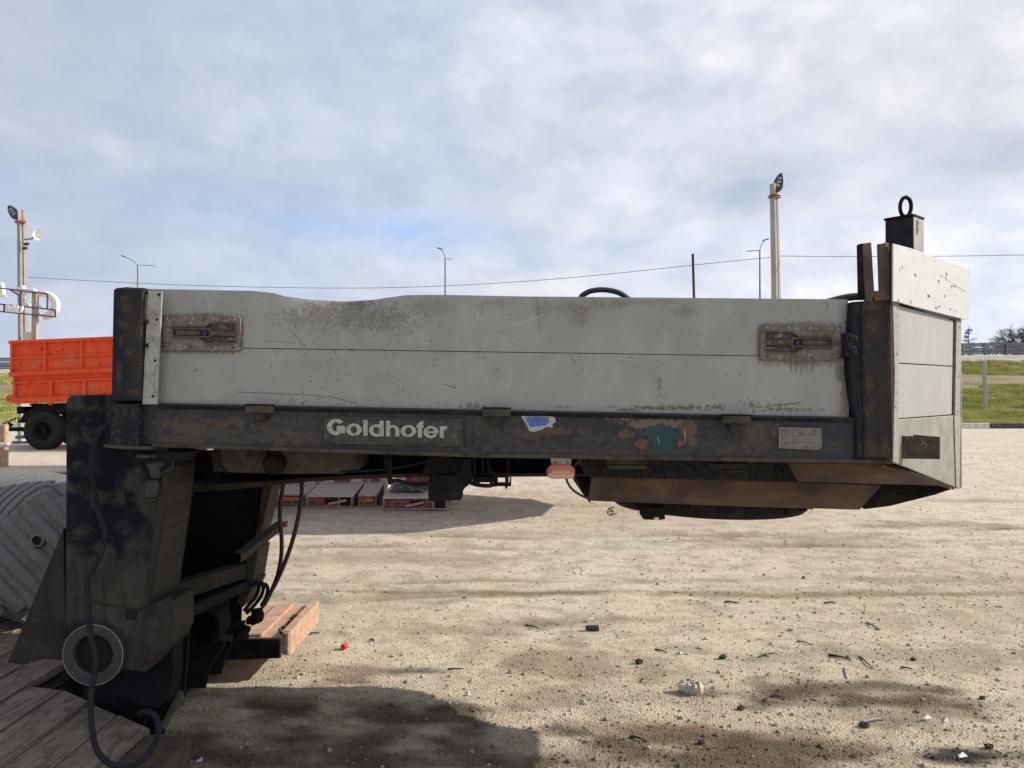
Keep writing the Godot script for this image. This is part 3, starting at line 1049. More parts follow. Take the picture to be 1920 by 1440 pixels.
func make_poles():
	# left pole, behind the orange trailer
	var foot := Vector3(-15.117, -0.0042, -24.0)
	foot.y = 0.0
	var p := concrete_pole("concrete lamp pole with a white dish behind the orange trailer", foot, Vector3(-15.2638, 7.2407, -24.0), 0.23, 0.75)
	led_head(p, Vector3(-15.3308, 6.9853, -23.9), Vector3(-15.9285, 7.6063, -24.2) - Vector3(-15.3308, 6.9853, -23.9), Vector3(0.5, -0.5, 0.8), 0.66)
	var s := new_mesh()
	box(s, Vector3(-15.231, 6.8694, -23.9), Vector3(0.25, 0.07, 0.29), 0.01, Basis(Vector3.UP, 0.75))
	part("clamp", s, M.clamp, p)
	var b := new_mesh()
	tube(b, smooth_line([Vector3(-15.0321, 6.3034, -23.8), Vector3(-14.7725, 6.3001, -23.7), Vector3(-14.6127, 6.3456, -23.6), Vector3(-14.5193, 6.472, -23.5)], 4), 0.025, 6)
	part("dish_bracket", b, M.steel, p)
	var d := new_mesh()
	var z := Vector3(0.35, -0.05, 1).normalized()
	var x := Vector3.UP.cross(z).normalized()
	lathe(d, [Vector2(-0.03, 0.0), Vector2(-0.02, 0.08), Vector2(0.03, 0.16), Vector2(0.035, 0.16), Vector2(-0.01, 0.08), Vector2(-0.02, 0.0)], Transform3D(Basis(x, z.cross(x), z), Vector3(-14.3437, 6.354, -23.4)), 20)
	tube(d, [Vector3(-14.3437, 6.354, -23.4), Vector3(-14.3437, 6.354, -23.4) + z * 0.14], 0.014, 6)
	part("dish", d, M.sign_white, p)
	for q in [Vector3(-14.8683, 6.162, -23.75), Vector3(-14.9167, 6.0305, -23.75)]:
		var i := new_mesh()
		tube(i, [q, q + Vector3(-0.14, -0.02, 0)], 0.045, 7)
		part("insulator", i, M.led_body, p)
	var sl := new_mesh()
	tube(sl, [Vector3(-15.1595, 6.7705, -23.75), Vector3(-15.0896, -0.1184, -23.75)], 0.03, 6)
	part("cable_pipe", sl, M.steel, p)
	for q in [[752.0, 782.0, 0], [782.0, 793.0, 1], [793.0, 801.0, 0], [801.0, 809.0, 1], [809.0, 834.0, 0]]:
		var w := new_mesh()
		var lo := -0.0373
		var y0: float = 1.6 + (735.0 - q[0]) / 1450.0 * 24.0
		var y1: float = 1.6 + (735.0 - q[1]) / 1450.0 * 24.0
		box(w, Vector3(foot.x, (y0 + y1) / 2.0, foot.z), Vector3(0.33, y0 - y1, 0.33), 0.01, Basis(Vector3.UP, 0.75))
		part("painted_band", w, M.kerb_white if q[2] == 0 else M.kerb_black, p)
	# right pole
	foot = Vector3(6.905, 0.2218, -20.0)
	foot.y = 0.0
	var r := concrete_pole("tall concrete lamp pole with an LED head over the right latch", foot, Vector3(6.7909, 6.9937, -20.0), 0.165, 0.55)
	led_head(r, Vector3(6.8251, 6.7736, -19.9), Vector3(7.0347, 7.3692, -20.1) - Vector3(6.8251, 6.7736, -19.9), Vector3(-0.35, -0.35, 0.9), 0.60)
	for k in 2:
		var c := new_mesh()
		box(c, Vector3(6.8037, 6.6887, -20.0) + Vector3(0, -0.05 * k, 0), Vector3(0.24, 0.022, 0.25), 0.005, Basis(Vector3.UP, 0.55))
		part("clamp", c, M.clamp, r)
	# wire from pole to pole and on to the right
	var wire := new_mesh()
	tube(wire, smooth_line([Vector3(-14.9587, 5.134, -23.8), Vector3(-10.0069, 4.7925, -23.0), Vector3(-5.544, 4.6028, -22.3), Vector3(-2.7099, 4.5656, -21.8), Vector3(0.0, 4.6302, -21.3), Vector3(2.4541, 4.7757, -20.9), Vector3(4.8148, 4.9702, -20.5), Vector3(6.8949, 5.1094, -20.0)], 6), 0.008, 5)
	tag(part("overhead_wire", wire, M.wire), "thin sagging overhead wire strung between the two concrete poles", "wire", "overhead wires")
	var on := new_mesh()
	tube(on, smooth_line([Vector3(6.8949, 5.1233, -20.0), Vector3(9.3958, 5.1094, -20.0), Vector3(13.265, 5.151, -20.0), Vector3(18.5173, 5.3171, -20.0)], 6), 0.008, 5)
	tag(part("overhead_wire", on, M.wire), "thin overhead wire running right from the tall concrete pole", "wire", "overhead wires")
	var st := new_mesh()
	var f := Vector3(3.8606, 1.1037, -16.0)
	f.y = -0.05
	tube(st, [f, Vector3(3.7474, 4.4629, -16.0)], 0.028, 8)
	tag(part("steel_post", st, M.rust), "thin leaning rusty steel post standing behind the grey board", "post")
	var fp := new_mesh()
	var fb := Vector3(24.4603, 0.4419, -40.0)
	box(fp, Vector3(fb.x, (3.2005 + fb.y - 0.2) / 2.0, -40.0), Vector3(0.17, 3.2005 - fb.y + 0.2, 0.14), 0.02, Basis(Vector3(0, 0, 1), 0.012))
	tag(part("fence_post", fp, M.concrete), "pale concrete post standing on the grass bank behind the kerb", "post")

func make_sign():
	var t := thing("letter_sign", "white letter sign on a dark steel frame before the left pole", "sign", Vector3(-14.2117, 0, -23))
	var s := new_mesh()
	box(s, Vector3(-14.1958, 4.6017 / 2.0, -23.0), Vector3(0.15, 4.6017, 0.12), 0.01)
	part("post", s, M.sign_post, t)
	var f := new_mesh()
	var bars := [[-40.0, 535.0, 88.0, 551.0], [-40.0, 566.0, 103.0, 581.0], [-40.0, 580.0, 103.0, 594.0], [37.5, 546.0, 37.5, 574.0], [88.0, 551.0, 88.0, 579.0], [7.0, 571.0, 7.0, 585.0], [103.0, 581.0, 103.0, 594.0], [18.0, 543.0, 37.0, 555.0]]
	for b in bars:
		bar(f, px23(b[0], b[1], 22.9), px23(b[2], b[3], 22.9), 0.04, 0.04, 0.004)
	part("frame", f, M.sign_steel, t)
	# the round letter: a thick arc that runs from the arrow over the top and down the right side
	var arc := PackedVector2Array()
	var c := Vector2(-14.1012, 4.1883)
	for k in 15:
		var a := deg_to_rad(lerpf(112.0, -78.0, k / 14.0))
		arc.append(c + Vector2(cos(a) * 0.55, sin(a) * 0.44))
	for k in 15:
		var a := deg_to_rad(lerpf(-78.0, 112.0, k / 14.0))
		arc.append(c + Vector2(cos(a) * 0.36, sin(a) * 0.27))
	var l := new_mesh()
	slab(l, arc, 23.02, 23.2, 0.01)
	part("round_letter", l, M.sign_white, t)
	var ar := new_mesh()
	slab(ar, PackedVector2Array([Vector2(-14.9459, 4.6494), Vector2(-14.5973, 4.7766), Vector2(-14.5809, 4.6971), Vector2(-14.2631, 4.6812), Vector2(-14.2305, 4.5539), Vector2(-14.5799, 4.5539), Vector2(-14.5949, 4.4108)]), 23.03, 23.19, 0.01)
	part("arrow_letter", ar, M.sign_white, t)
	for q in [PackedVector2Array([Vector2(-14.7046, 4.1883), Vector2(-14.6257, 4.2677), Vector2(-14.4987, 4.2677), Vector2(-14.4187, 4.1724), Vector2(-14.4819, 4.1247), Vector2(-14.6407, 4.1247)]), PackedVector2Array([Vector2(-14.1648, 4.2041), Vector2(-14.0853, 4.1883), Vector2(-14.0213, 4.1088), Vector2(-14.1324, 4.1088)]), PackedVector2Array([Vector2(-14.1636, 4.0134), Vector2(-14.02, 3.9021), Vector2(-14.1629, 3.9021)]), PackedVector2Array([Vector2(-15.8847, 4.888), Vector2(-15.2333, 4.872), Vector2(-15.1668, 4.4426), Vector2(-15.8816, 4.4585)])]:
		var w := new_mesh()
		slab(w, q, 23.04, 23.18, 0.01)
		part("letter_piece", w, M.sign_white, t)
	var tm := TextMesh.new()
	tm.text = "MU"
	tm.font = bold_font()
	tm.font_size = 32
	tm.pixel_size = 0.0092
	tm.depth = 0.06
	var o := MeshInstance3D.new()
	o.name = "small_letters"
	o.mesh = tm
	o.material_override = M.sign_white
	t.add_child(o)
	o.position = Vector3(-14.7119, 4.0519, -22.84) - t.position
	o.scale = Vector3(1.15, 1.0, 1.0)
	o.rotation.z = -0.09
	var cab := new_mesh()
	slab(cab, PackedVector2Array([Vector2(-14.8567, 3.4327), Vector2(-14.5972, 3.4327), Vector2(-14.5932, 2.816), Vector2(-14.8527, 2.816)]), 23.5, 23.8, 0.01)
	part("cabinet", cab, M.cabinet, t)

func px23(x: float, y: float, d: float) -> Vector3:
	return Vector3((x - 960.0) / 1450.0 * d, 1.6 + (735.0 - y) / 1450.0 * d, -d)

func bold_font() -> Font:
	var f := SystemFont.new()
	f.font_names = PackedStringArray(["Droid Sans"])
	f.font_weight = 700
	return f

# ---------------------------------------------------------------- vehicles behind
func make_orange_trailer():
	var D := 21.5
	var t := thing("tipper_trailer", "orange steel tipping trailer with ribbed sides parked behind the tyres", "trailer", Vector3(-12.4545, 0, -21.5))
	var s := new_mesh()
	slab(s, PackedVector2Array([Vector2(-13.9465, 2.9946), Vector2(-7.8644, 3.247), Vector2(-7.8609, 2.3267), Vector2(-13.9404, 2.0745)]), 21.5, 21.56, 0.01)
	part("upper_side", s, M.orange, t)
	s = new_mesh()
	slab(s, PackedVector2Array([Vector2(-13.8512, 2.0449), Vector2(-7.8608, 2.2971), Vector2(-7.8582, 1.6), Vector2(-13.8169, 1.348)]), 21.52, 21.6, 0.01)
	part("lower_side", s, M.orange, t)
	s = new_mesh()
	slab(s, PackedVector2Array([Vector2(-13.9616, 3.0243), Vector2(-7.8645, 3.2767), Vector2(-7.8642, 3.1876), Vector2(-13.961, 2.9352)]), 21.42, 21.6, 0.01)
	part("top_rail", s, M.orange, t)
	s = new_mesh()
	slab(s, PackedVector2Array([Vector2(-13.9409, 2.1487), Vector2(-7.8612, 2.4009), Vector2(-7.8608, 2.2822), Vector2(-13.9401, 2.03)]), 21.40, 21.6, 0.01)
	part("middle_rail", s, M.orange, t)
	s = new_mesh()
	slab(s, PackedVector2Array([Vector2(-13.8843, 2.5641), Vector2(-7.8628, 2.8164), Vector2(-7.8626, 2.7571), Vector2(-13.8839, 2.5048)]), 21.45, 21.52, 0.005)
	part("rib", s, M.orange, t)
	s = new_mesh()
	slab(s, PackedVector2Array([Vector2(-13.9094, 1.8817), Vector2(-7.8602, 2.1339), Vector2(-7.86, 2.0745), Vector2(-13.909, 1.8224)]), 21.45, 21.54, 0.005)
	part("rib", s, M.orange, t)
	s = new_mesh()
	slab(s, PackedVector2Array([Vector2(-13.7878, 1.4369), Vector2(-7.8585, 1.6741), Vector2(-7.8577, 1.4666), Vector2(-13.7275, 1.2739), Vector2(-14.0244, 1.348), Vector2(-13.9958, 1.4962), Vector2(-13.8183, 1.5555)]), 21.40, 21.6, 0.01)
	part("bottom_rail", s, M.orange, t)
	for q in [[24.0, 640.0, 703.0], [86.0, 638.0, 700.0], [154.0, 635.0, 697.0], [224.0, 632.0, 694.0], [292.0, 629.0, 691.0], [360.0, 626.0, 688.0], [29.0, 712.0, 752.0], [97.0, 714.0, 752.0], [160.0, 711.0, 747.0], [226.0, 709.0, 745.0], [300.0, 706.0, 741.0]]:
		s = new_mesh()
		var x: float = (q[0] - 960.0) / 1450.0 * D
		var y0: float = 1.6 + (735.0 - q[2]) / 1450.0 * D
		var y1: float = 1.6 + (735.0 - q[1]) / 1450.0 * D
		box(s, Vector3(x, (y0 + y1) / 2.0, -21.46), Vector3(0.07, y1 - y0, 0.09), 0.008)
		part("rib", s, M.orange, t)
	for x in [97.0, 240.0, 350.0]:
		s = new_mesh()
		var c := Vector3((x - 960.0) / 1450.0 * D, 1.6 - 18.0 / 1450.0 * D - (x - 97.0) * -0.0006, -21.42)
		plate(s, PackedVector2Array([Vector2(-0.13, 0.06), Vector2(0.13, 0.06), Vector2(0.02, -0.10), Vector2(-0.02, -0.10)]), Transform3D(Basis(), c), 0.08, 0.01)
		part("hinge", s, M.orange, t)
	# the far side and the floor close the body
	s = new_mesh()
	slab(s, PackedVector2Array([Vector2(-13.9465, 2.9946), Vector2(-7.8644, 3.247), Vector2(-7.8576, 1.4518), Vector2(-13.8166, 1.3035)]), 23.8, 23.9, 0.01)
	box(s, Vector3(-13.9372 + 0.05, 2.1635, -22.7), Vector3(0.06, 1.6, 2.3), 0.01)
	box(s, Vector3(-10.8977, 1.3776, -22.7), Vector3(5.9, 0.05, 2.3), 0.01)
	part("body", s, M.orange, t)
	s = new_mesh()
	slab(s, PackedVector2Array([Vector2(-13.7125, 1.2591), Vector2(-7.8576, 1.4369), Vector2(-7.8558, 0.9627), Vector2(-12.5987, 0.933), Vector2(-13.3406, 1.0516)]), 21.9, 22.1, 0.02)
	slab(s, PackedVector2Array([Vector2(-13.7125, 1.2591), Vector2(-7.8576, 1.4369), Vector2(-7.8558, 0.9627), Vector2(-12.5987, 0.933), Vector2(-13.3406, 1.0516)]), 23.2, 23.4, 0.02)
	box(s, Vector3(-13.8677, 1.0858, -22.6), Vector3(0.2, 0.2, 1.6), 0.02)
	part("chassis", s, M.dark, t)
	s = new_mesh()
	slab(s, PackedVector2Array([Vector2(-13.3119, 1.1998), Vector2(-12.749, 1.2739), Vector2(-12.3784, 1.2739), Vector2(-12.3771, 1.0516), Vector2(-13.3104, 0.9627), Vector2(-13.7239, 0.7404), Vector2(-13.7834, 0.7701), Vector2(-13.6367, 0.9923)]), 21.6, 21.95, 0.01)
	part("mudguard", s, M.dark, t)
	s = new_mesh()
	bar(s, Vector3(-14.2845, 0.5386, -22.0), Vector3(-13.6477, 0.5537, -22.0), 0.2, 0.11, 0.01)
	tube(s, smooth_line([Vector3(-14.1748, 0.6188, -21.9), Vector3(-14.2507, 0.6792, -21.9), Vector3(-14.2207, 0.7094, -21.9), Vector3(-14.1298, 0.6641, -21.9)], 4), 0.03, 6)
	part("tow_hitch", s, M.dark, t)
	for q in [[88.0, 21.55, 35.5], [88.0, 23.1, 35.5], [330.0, 21.55, 35.5], [330.0, 23.1, 35.5]]:
		var c := Vector3((q[0] - 960.0) / 1450.0 * 21.6, 0.53, -q[1])
		wheel(t, c, 0.535, 0.36)
	s = new_mesh()
	bar(s, Vector3(-14.4215, 0.282, -22.5), Vector3(-13.9255, 0.313, -22.5), 0.1, 0.10, 0.01)
	bar(s, Vector3(-14.5781, 0.136, -22.6), Vector3(-13.9239, 0.1205, -22.6), 0.1, 0.07, 0.01)
	part("axle_guard", s, M.steel, t)
	s = new_mesh()
	tube(s, [Vector3(-14.1197, 0.8417, -22.0), Vector3(-15.4654, 0.281, -22.0)], 0.03, 6)
	part("drawbar_rod", s, M.deck_edge, t)

func wheel(t: Node3D, c: Vector3, r: float, w: float):
	var at := Transform3D(Basis(), c)
	var s := new_mesh()
	lathe(s, [Vector2(-w * 0.5, r * 0.55), Vector2(-w * 0.5, r * 0.86), Vector2(-w * 0.42, r * 0.97), Vector2(-w * 0.3, r), Vector2(w * 0.3, r), Vector2(w * 0.42, r * 0.97), Vector2(w * 0.5, r * 0.86), Vector2(w * 0.52, r * 0.7), Vector2(w * 0.46, r * 0.52), Vector2(w * 0.40, r * 0.50)], at, 40, false)
	for k in 44:
		var a := TAU * k / 44.0
		box(s, c + Vector3(cos(a), sin(a), 0) * (r - 0.004), Vector3(0.045, 0.02, w * 0.7), 0.004, Basis(Vector3(0, 0, 1), a - PI / 2))
	var tyre := part("tyre", s, M.rubber, t)
	s = new_mesh()
	lathe(s, [Vector2(w * 0.44, r * 0.51), Vector2(w * 0.42, r * 0.46), Vector2(w * 0.1, r * 0.42), Vector2(-w * 0.1, r * 0.36), Vector2(-w * 0.1, r * 0.16), Vector2(w * 0.14, r * 0.14), Vector2(w * 0.2, r * 0.09), Vector2(w * 0.2, 0.0)], at, 32)
	part("rim", s, M.dark, t)

func wedge(s: SurfaceTool, x0: float, x1: float, d0: float, h0: float, d1: float, h1: float, low0 := 0.03, low1 := 0.03):
	var p := [Vector3(x0, low0, -d0), Vector3(x1, low0, -d0), Vector3(x1, h0, -d0), Vector3(x0, h0, -d0), Vector3(x0, low1, -d1), Vector3(x1, low1, -d1), Vector3(x1, h1, -d1), Vector3(x0, h1, -d1)]
	quad(s, p[0], p[1], p[2], p[3])
	quad(s, p[5], p[4], p[7], p[6])
	quad(s, p[3], p[2], p[6], p[7])
	quad(s, p[4], p[5], p[1], p[0])
	quad(s, p[1], p[5], p[6], p[2])
	quad(s, p[4], p[0], p[3], p[7])

func make_red_lowbed():
	var t := thing("red_lowbed", "dark red low loader with pale loading ramps seen under the beam", "trailer", Vector3(-4, 0, -10.6))
	var s := new_mesh()
	wedge(s, -12.0, -3.25, 10.05, 0.54, 10.9, 0.54, 0.25, 0.25)
	part("platform", s, M.red, t)
	s = new_mesh()
	box(s, Vector3(-7.65, 0.556, -10.48), Vector3(8.7, 0.024, 0.82), 0.004)
	part("deck_cover", s, M.sand_deck, t)
	# pale noses: a red frame with openings and a sloping ramp on top
	var rows := [[-3.3675, -2.8865, 10.9, 0.165, 11.5, 0.24], [-2.8276, -2.1886, 10.65, 0.175, 11.45, 0.27], [-2.1624, -1.893, 10.85, 0.155, 11.5, 0.27], [-1.744, -0.872, 10.45, 0.18, 11.3, 0.28]]
	for k in rows.size():
		var r: Array = rows[k]
		s = new_mesh()
		wedge(s, r[0] + 0.01, r[1] - 0.01, r[2] + 0.03, r[3] - 0.02, r[4], r[5] - 0.02)
		part("nose", s, M.red, t)
		s = new_mesh()
		wedge(s, r[0], r[1], r[2], r[3], r[4], r[5], r[3] - 0.018, r[5] - 0.018)
		part("ramp_plate", s, M.ramp, t)
		s = new_mesh()
		wedge(s, r[0] + 0.05, r[1] - 0.05, r[4] + 0.002, r[5] + 0.10, r[4] + 0.9, r[5] + 0.14)
		part("upper_ramp", s, M.ramp, t)
		s = new_mesh()
		wedge(s, r[0] + 0.2, r[1] - 0.2, r[4] - 0.01, r[5] + 0.09, r[4] + 0.05, r[5] + 0.09, r[5] - 0.01, r[5])
		part("ramp_step", s, M.red, t)
		s = new_mesh()
		box(s, Vector3((r[0] + r[1]) / 2.0, 0.022, -r[2] - 0.01), Vector3(r[1] - r[0], 0.022, 0.06), 0.004)
		for e in [r[0] + 0.015, r[1] - 0.015, r[1] - 0.19]:
			box(s, Vector3(e, 0.09, -r[2] - 0.012), Vector3(0.022, 0.135, 0.05), 0.003)
		part("front_frame", s, M.red_frame, t)
		if k == 0 or k == 2:
			s = new_mesh()
			box(s, Vector3((r[0] + r[1]) / 2.0 - 0.02, r[3] - 0.075, -r[2] - 0.02), Vector3((r[1] - r[0]) * 0.75, 0.055, 0.03), 0.004)
			part("reflector", s, plain(Color(0.55, 0.22, 0.03), 0.5), t)
		else:
			s = new_mesh()
			box(s, Vector3(r[0] + (r[1] - r[0]) * 0.52, 0.10, -r[2] - 0.022), Vector3(0.17, 0.07, 0.02), 0.004)
			box(s, Vector3(r[1] - 0.10, 0.09, -r[2] - 0.022), Vector3(0.12, 0.11, 0.02), 0.004)
			part("opening", s, M.hole, t)
			s = new_mesh()
			bar(s, Vector3(r[0] + 0.3, 0.06, -r[2] + 0.0), Vector3(r[0] + 0.55, 0.11, -r[2] - 0.01), 0.03, 0.03)
			part("hook", s, M.faded_red, t)
	s = new_mesh()
	box(s, Vector3(-7.47, 0.85, -10.72), Vector3(0.95, 0.6, 0.09), 0.01)
	part("end_board", s, M.faded_red, t)
	s = new_mesh()
	tube(s, [Vector3(-8.2, 0.83, -10.6), Vector3(-6.86, 0.88, -10.55)], 0.035, 8)
	part("loose_pole", s, M.ramp, t)
	# its own gooseneck, with a pointed front, behind the grey board
	s = new_mesh()
	var plan := PackedVector2Array([Vector2(-4.3, -12.6), Vector2(2.27, -12.6), Vector2(3.35, -12.1), Vector2(3.68, -11.5), Vector2(3.45, -10.5), Vector2(2.0, -9.25), Vector2(-4.3, -9.25)])
	plate(s, plan, Transform3D(Basis(Vector3(1, 0, 0), Vector3(0, 0, 1), Vector3(0, -1, 0)), Vector3(0, 1.75, 0)), 0.62, 0.02)
	part("gooseneck", s, M.red, t)
	for d in [9.5, 12.3]:
		s = new_mesh()
		slab(s, PackedVector2Array([Vector2(-4.35, 0.2), Vector2(-3.75, 0.2), Vector2(-3.85, 1.8), Vector2(-4.3, 1.8)]), d - 0.15, d + 0.15, 0.02)
		part("gooseneck_arm", s, M.red, t)
	# a crumpled dark tarpaulin on the right nose
	s = new_mesh()
	var n := fnl(61, 2.2, 4)
	var f := func(i: int, j: int):
		var x: float = lerpf(-1.6813, -1.1842, i / 14.0) + 0.05 * n.get_noise_2d(i * 0.6, j)
		var d: float = lerpf(10.62, 11.05, j / 8.0) + 0.05 * n.get_noise_2d(i + 40.0, j * 0.7)
		return Vector3(x, lerpf(0.2, 0.252, j / 8.0) + 0.035 + 0.045 * n.get_noise_2d(i * 0.35 + 9.0, j * 0.4), -d)
	for i in 14:
		for j in 8:
			quad(s, f.call(i, j), f.call(i + 1, j), f.call(i + 1, j + 1), f.call(i, j + 1))
	tag(part("tarpaulin", s, plain(Color(0.055, 0.075, 0.075), 0.6)), "crumpled dark teal tarpaulin lying on the right ramp of the red low loader", "tarpaulin")

# ---------------------------------------------------------------- the deck the gooseneck stands on, and what lies on it
func make_deck():
	var t := thing("lowbed_deck", "brown low loader deck of worn steel planks under the gooseneck's foot", "trailer", Vector3(-2, 0, -3.7))
	var s := new_mesh()
	box(s, Vector3(-4.1, 0.14, -3.7), Vector3(4.0, 0.2, 2.4), 0.01)
	box(s, Vector3(-1.75, 0.13, -2.7), Vector3(0.9, 0.18, 0.62), 0.01)
	box(s, Vector3(-1.95, 0.055, -3.7), Vector3(0.5, 0.05, 1.3), 0.01)
	part("chassis", s, M.dark, t)
	rng.seed = 9
	var x := -1.425
	var k := 0
	while x > -5.6:
		var w := 0.188
		var far := 4.96
		if x > -2.14:
			far = lerpf(3.04, 3.50, clampf((-1.40 - x) / 0.66, 0.0, 1.0))
		s = new_mesh()
		var y := 0.262 + rng.randf_range(-0.003, 0.003)
		var farther := lerpf(3.04, 3.50, clampf((-1.40 - x + w) / 0.66, 0.0, 1.0)) if x > -2.14 else far
		var poly := PackedVector2Array([Vector2(x - w + 0.0015, 2.2), Vector2(x, 2.2), Vector2(x, far), Vector2(x - w + 0.0015, farther)])
		plate(s, poly, Transform3D(Basis(Vector3(1, 0, 0), Vector3(0, 0, -1), Vector3(0, 1, 0)), Vector3(0, y + 0.012, 0)), 0.03, 0.004)
		# each plank has a raised worn lip along its right edge
		var pl := part("plank", s, M.deck, t)
		s = new_mesh()
		bar(s, Vector3(x - 0.010, y + 0.015, -2.21), Vector3(x - 0.010, y + 0.015, -far + 0.01), 0.009, 0.010, 0.003)
		part("worn_lip", s, M.deck_edge, pl)
		x -= w
		k += 1
	s = new_mesh()
	box(s, Vector3(-1.328, 0.165, -2.6), Vector3(0.17, 0.21, 0.86), 0.02)
	bar(s, Vector3(-1.29, 0.274, -2.2), Vector3(-1.29, 0.274, -3.0), 0.016, 0.01)
	part("end_beam", s, M.rust, t)
	# the nose beyond the far arm
	s = new_mesh()
	box(s, Vector3(-1.72, 0.185, -4.655), Vector3(0.88, 0.09, 0.65), 0.006)
	part("nose", s, M.faded_red, t)
	s = new_mesh()
	box(s, Vector3(-1.262, 0.195, -4.66), Vector3(0.045, 0.135, 0.66), 0.012)
	bar(s, Vector3(-1.45, 0.237, -4.34), Vector3(-1.45, 0.237, -4.97), 0.10, 0.02, 0.006)
	part("nose_lip", s, M.faded_red, t)
	s = new_mesh()
	slab(s, PackedVector2Array([Vector2(-1.95, 0.10), Vector2(-1.285, 0.125), Vector2(-1.285, 0.228), Vector2(-1.95, 0.235)]), 4.30, 4.328, 0.003)
	part("shaded_nose_side", s, M.dark, t)  # dark plate paints the shade on the nose's near face
	s = new_mesh()
	for q in 26:
		lump(s, Vector3(rng.randf_range(-1.34, -1.285), 0.235, -rng.randf_range(4.38, 4.75)), Vector3.ONE * rng.randf_range(0.004, 0.014), q, 0.5, 3)
	part("rust_flakes", s, M.rust, t)
	# a hooked piece of wire left on the planks
	s = new_mesh()
	tube(s, smooth_line([Vector3(-2.55, 0.295, -3.74), Vector3(-2.48, 0.297, -3.82), Vector3(-2.40, 0.296, -3.84), Vector3(-2.41, 0.296, -3.80), Vector3(-2.50, 0.296, -3.77)], 4), 0.004, 6)
	tag(part("bent_wire", s, M.deck_edge), "short bent piece of wire lying on the brown planks at the left", "wire")

func make_tyres():
	var rows := [[Vector3(-2.72, 0.70, -4.52), "dusty worn lorry tyre next to the black column, right one of two", 0.42], [Vector3(-3.01, 0.70, -4.66), "dusty worn lorry tyre at the picture's left edge, further from the column", 0.42]]
	for k in 2:
		var r: Array = rows[k]
		var t := thing("lorry_tyre", r[1], "tyre", r[0] - Vector3(0, 0.42, 0), "tyres stored on the deck")
		var z := Vector3(cos(r[2]), -0.10, sin(r[2])).normalized()
		var x := Vector3.UP.cross(z).normalized()
		var at := Transform3D(Basis(x, z.cross(x), z), r[0])
		var prof := [Vector2(-0.13, 0.24), Vector2(-0.165, 0.30), Vector2(-0.165, 0.36), Vector2(-0.145, 0.40)]
		for g in 5:
			var c := -0.112 + g * 0.056
			prof.append_array([Vector2(c - 0.019, 0.421), Vector2(c + 0.019, 0.421), Vector2(c + 0.021, 0.404), Vector2(c + 0.035, 0.404)])
		prof.append_array([Vector2(0.145, 0.40), Vector2(0.165, 0.36), Vector2(0.165, 0.30), Vector2(0.13, 0.24), Vector2(0.0, 0.23), Vector2(-0.13, 0.24)])
		var s := new_mesh()
		lathe(s, prof, at, 56)
		part("tread", s, M.dusty_rubber, t)
	# the ribbed grey plastic cover that leans against them
	var t := thing("ribbed_cover", "grey ribbed plastic tank shell with a round hole, leaning on the tyres", "plastic shell", Vector3(-2.6, 0.28, -3.7))
	var D := 3.72
	var lean := Basis(Vector3.UP, 0.10) * Basis(Vector3.RIGHT, -0.05)
	var c0 := Vector3(-2.3037, 0.7938, -3.72)
	var at := Transform3D(lean, c0)
	var loc := func(px: float, py: float) -> Vector2:
		return Vector2((px - 60.0) / 1450.0 * D, (1050.0 - py) / 1450.0 * D)
	var out := PackedVector2Array()
	for q in [[-70, 1010], [-30, 985], [0, 972], [15, 955], [38, 930], [62, 914], [80, 909], [92, 911], [100, 920], [107, 927], [140, 928], [165, 960], [160, 1100], [120, 1140], [70, 1154], [30, 1146], [0, 1128], [-40, 1090], [-80, 1050]]:
		out.append(loc.call(q[0], q[1]))
	var s := new_mesh()
	plate(s, out, at, 0.34, 0.035)
	var shell := part("shell", s, M.tank, t)
	s = new_mesh()
	var rim := []
	for p in out:
		rim.append(at * Vector3(p.x * 0.985, p.y * 0.985, -0.028))
	rim.append(rim[0])
	tube(s, rim, 0.012, 6)
	part("rim", s, M.tank, t)
	for k in 7:
		var a: Vector2 = loc.call(74.0 - 35.0 * (k - 1), 931.0 + 20.0 * (k - 1) + 4.0 * absf(k - 2))
		var len := 0.56 - 0.03 * k
		if k == 0:
			a = loc.call(106.0, 940.0)
			len = 0.25
		var dir := Vector2(0.70, -0.72)
		s = new_mesh()
		var b := a + dir * len
		var pts := []
		for i in 9:
			var u := i / 8.0
			var p := a.lerp(b, u)
			pts.append(at * Vector3(p.x, p.y, 0.016 * sin(PI * clampf(u * 1.0, 0.0, 1.0)) - 0.026))
		tube(s, pts, 0.040, 14)
		part("rib", s, M.tank, t)
	var h: Vector2 = loc.call(72.0, 1013.0)
	s = new_mesh()
	lathe(s, [Vector2(-0.005, 0.036), Vector2(0.022, 0.033), Vector2(0.026, 0.026), Vector2(0.024, 0.022), Vector2(-0.01, 0.021)], at * Transform3D(Basis(), Vector3(h.x, h.y, 0)), 24)
	part("hole_collar", s, M.tank, t)
	s = new_mesh()
	lathe(s, [Vector2(0.016, 0.022), Vector2(0.016, 0.0)], at * Transform3D(Basis(), Vector3(h.x, h.y, 0)), 24)
	part("hole", s, M.hole, t)

# ---------------------------------------------------------------- the gooseneck
var goose: Node3D

func board_px(px: float, py: float) -> Vector2:
	return Vector2((px - 270.0) * 1.4, (py - 535.0) * 1.4)

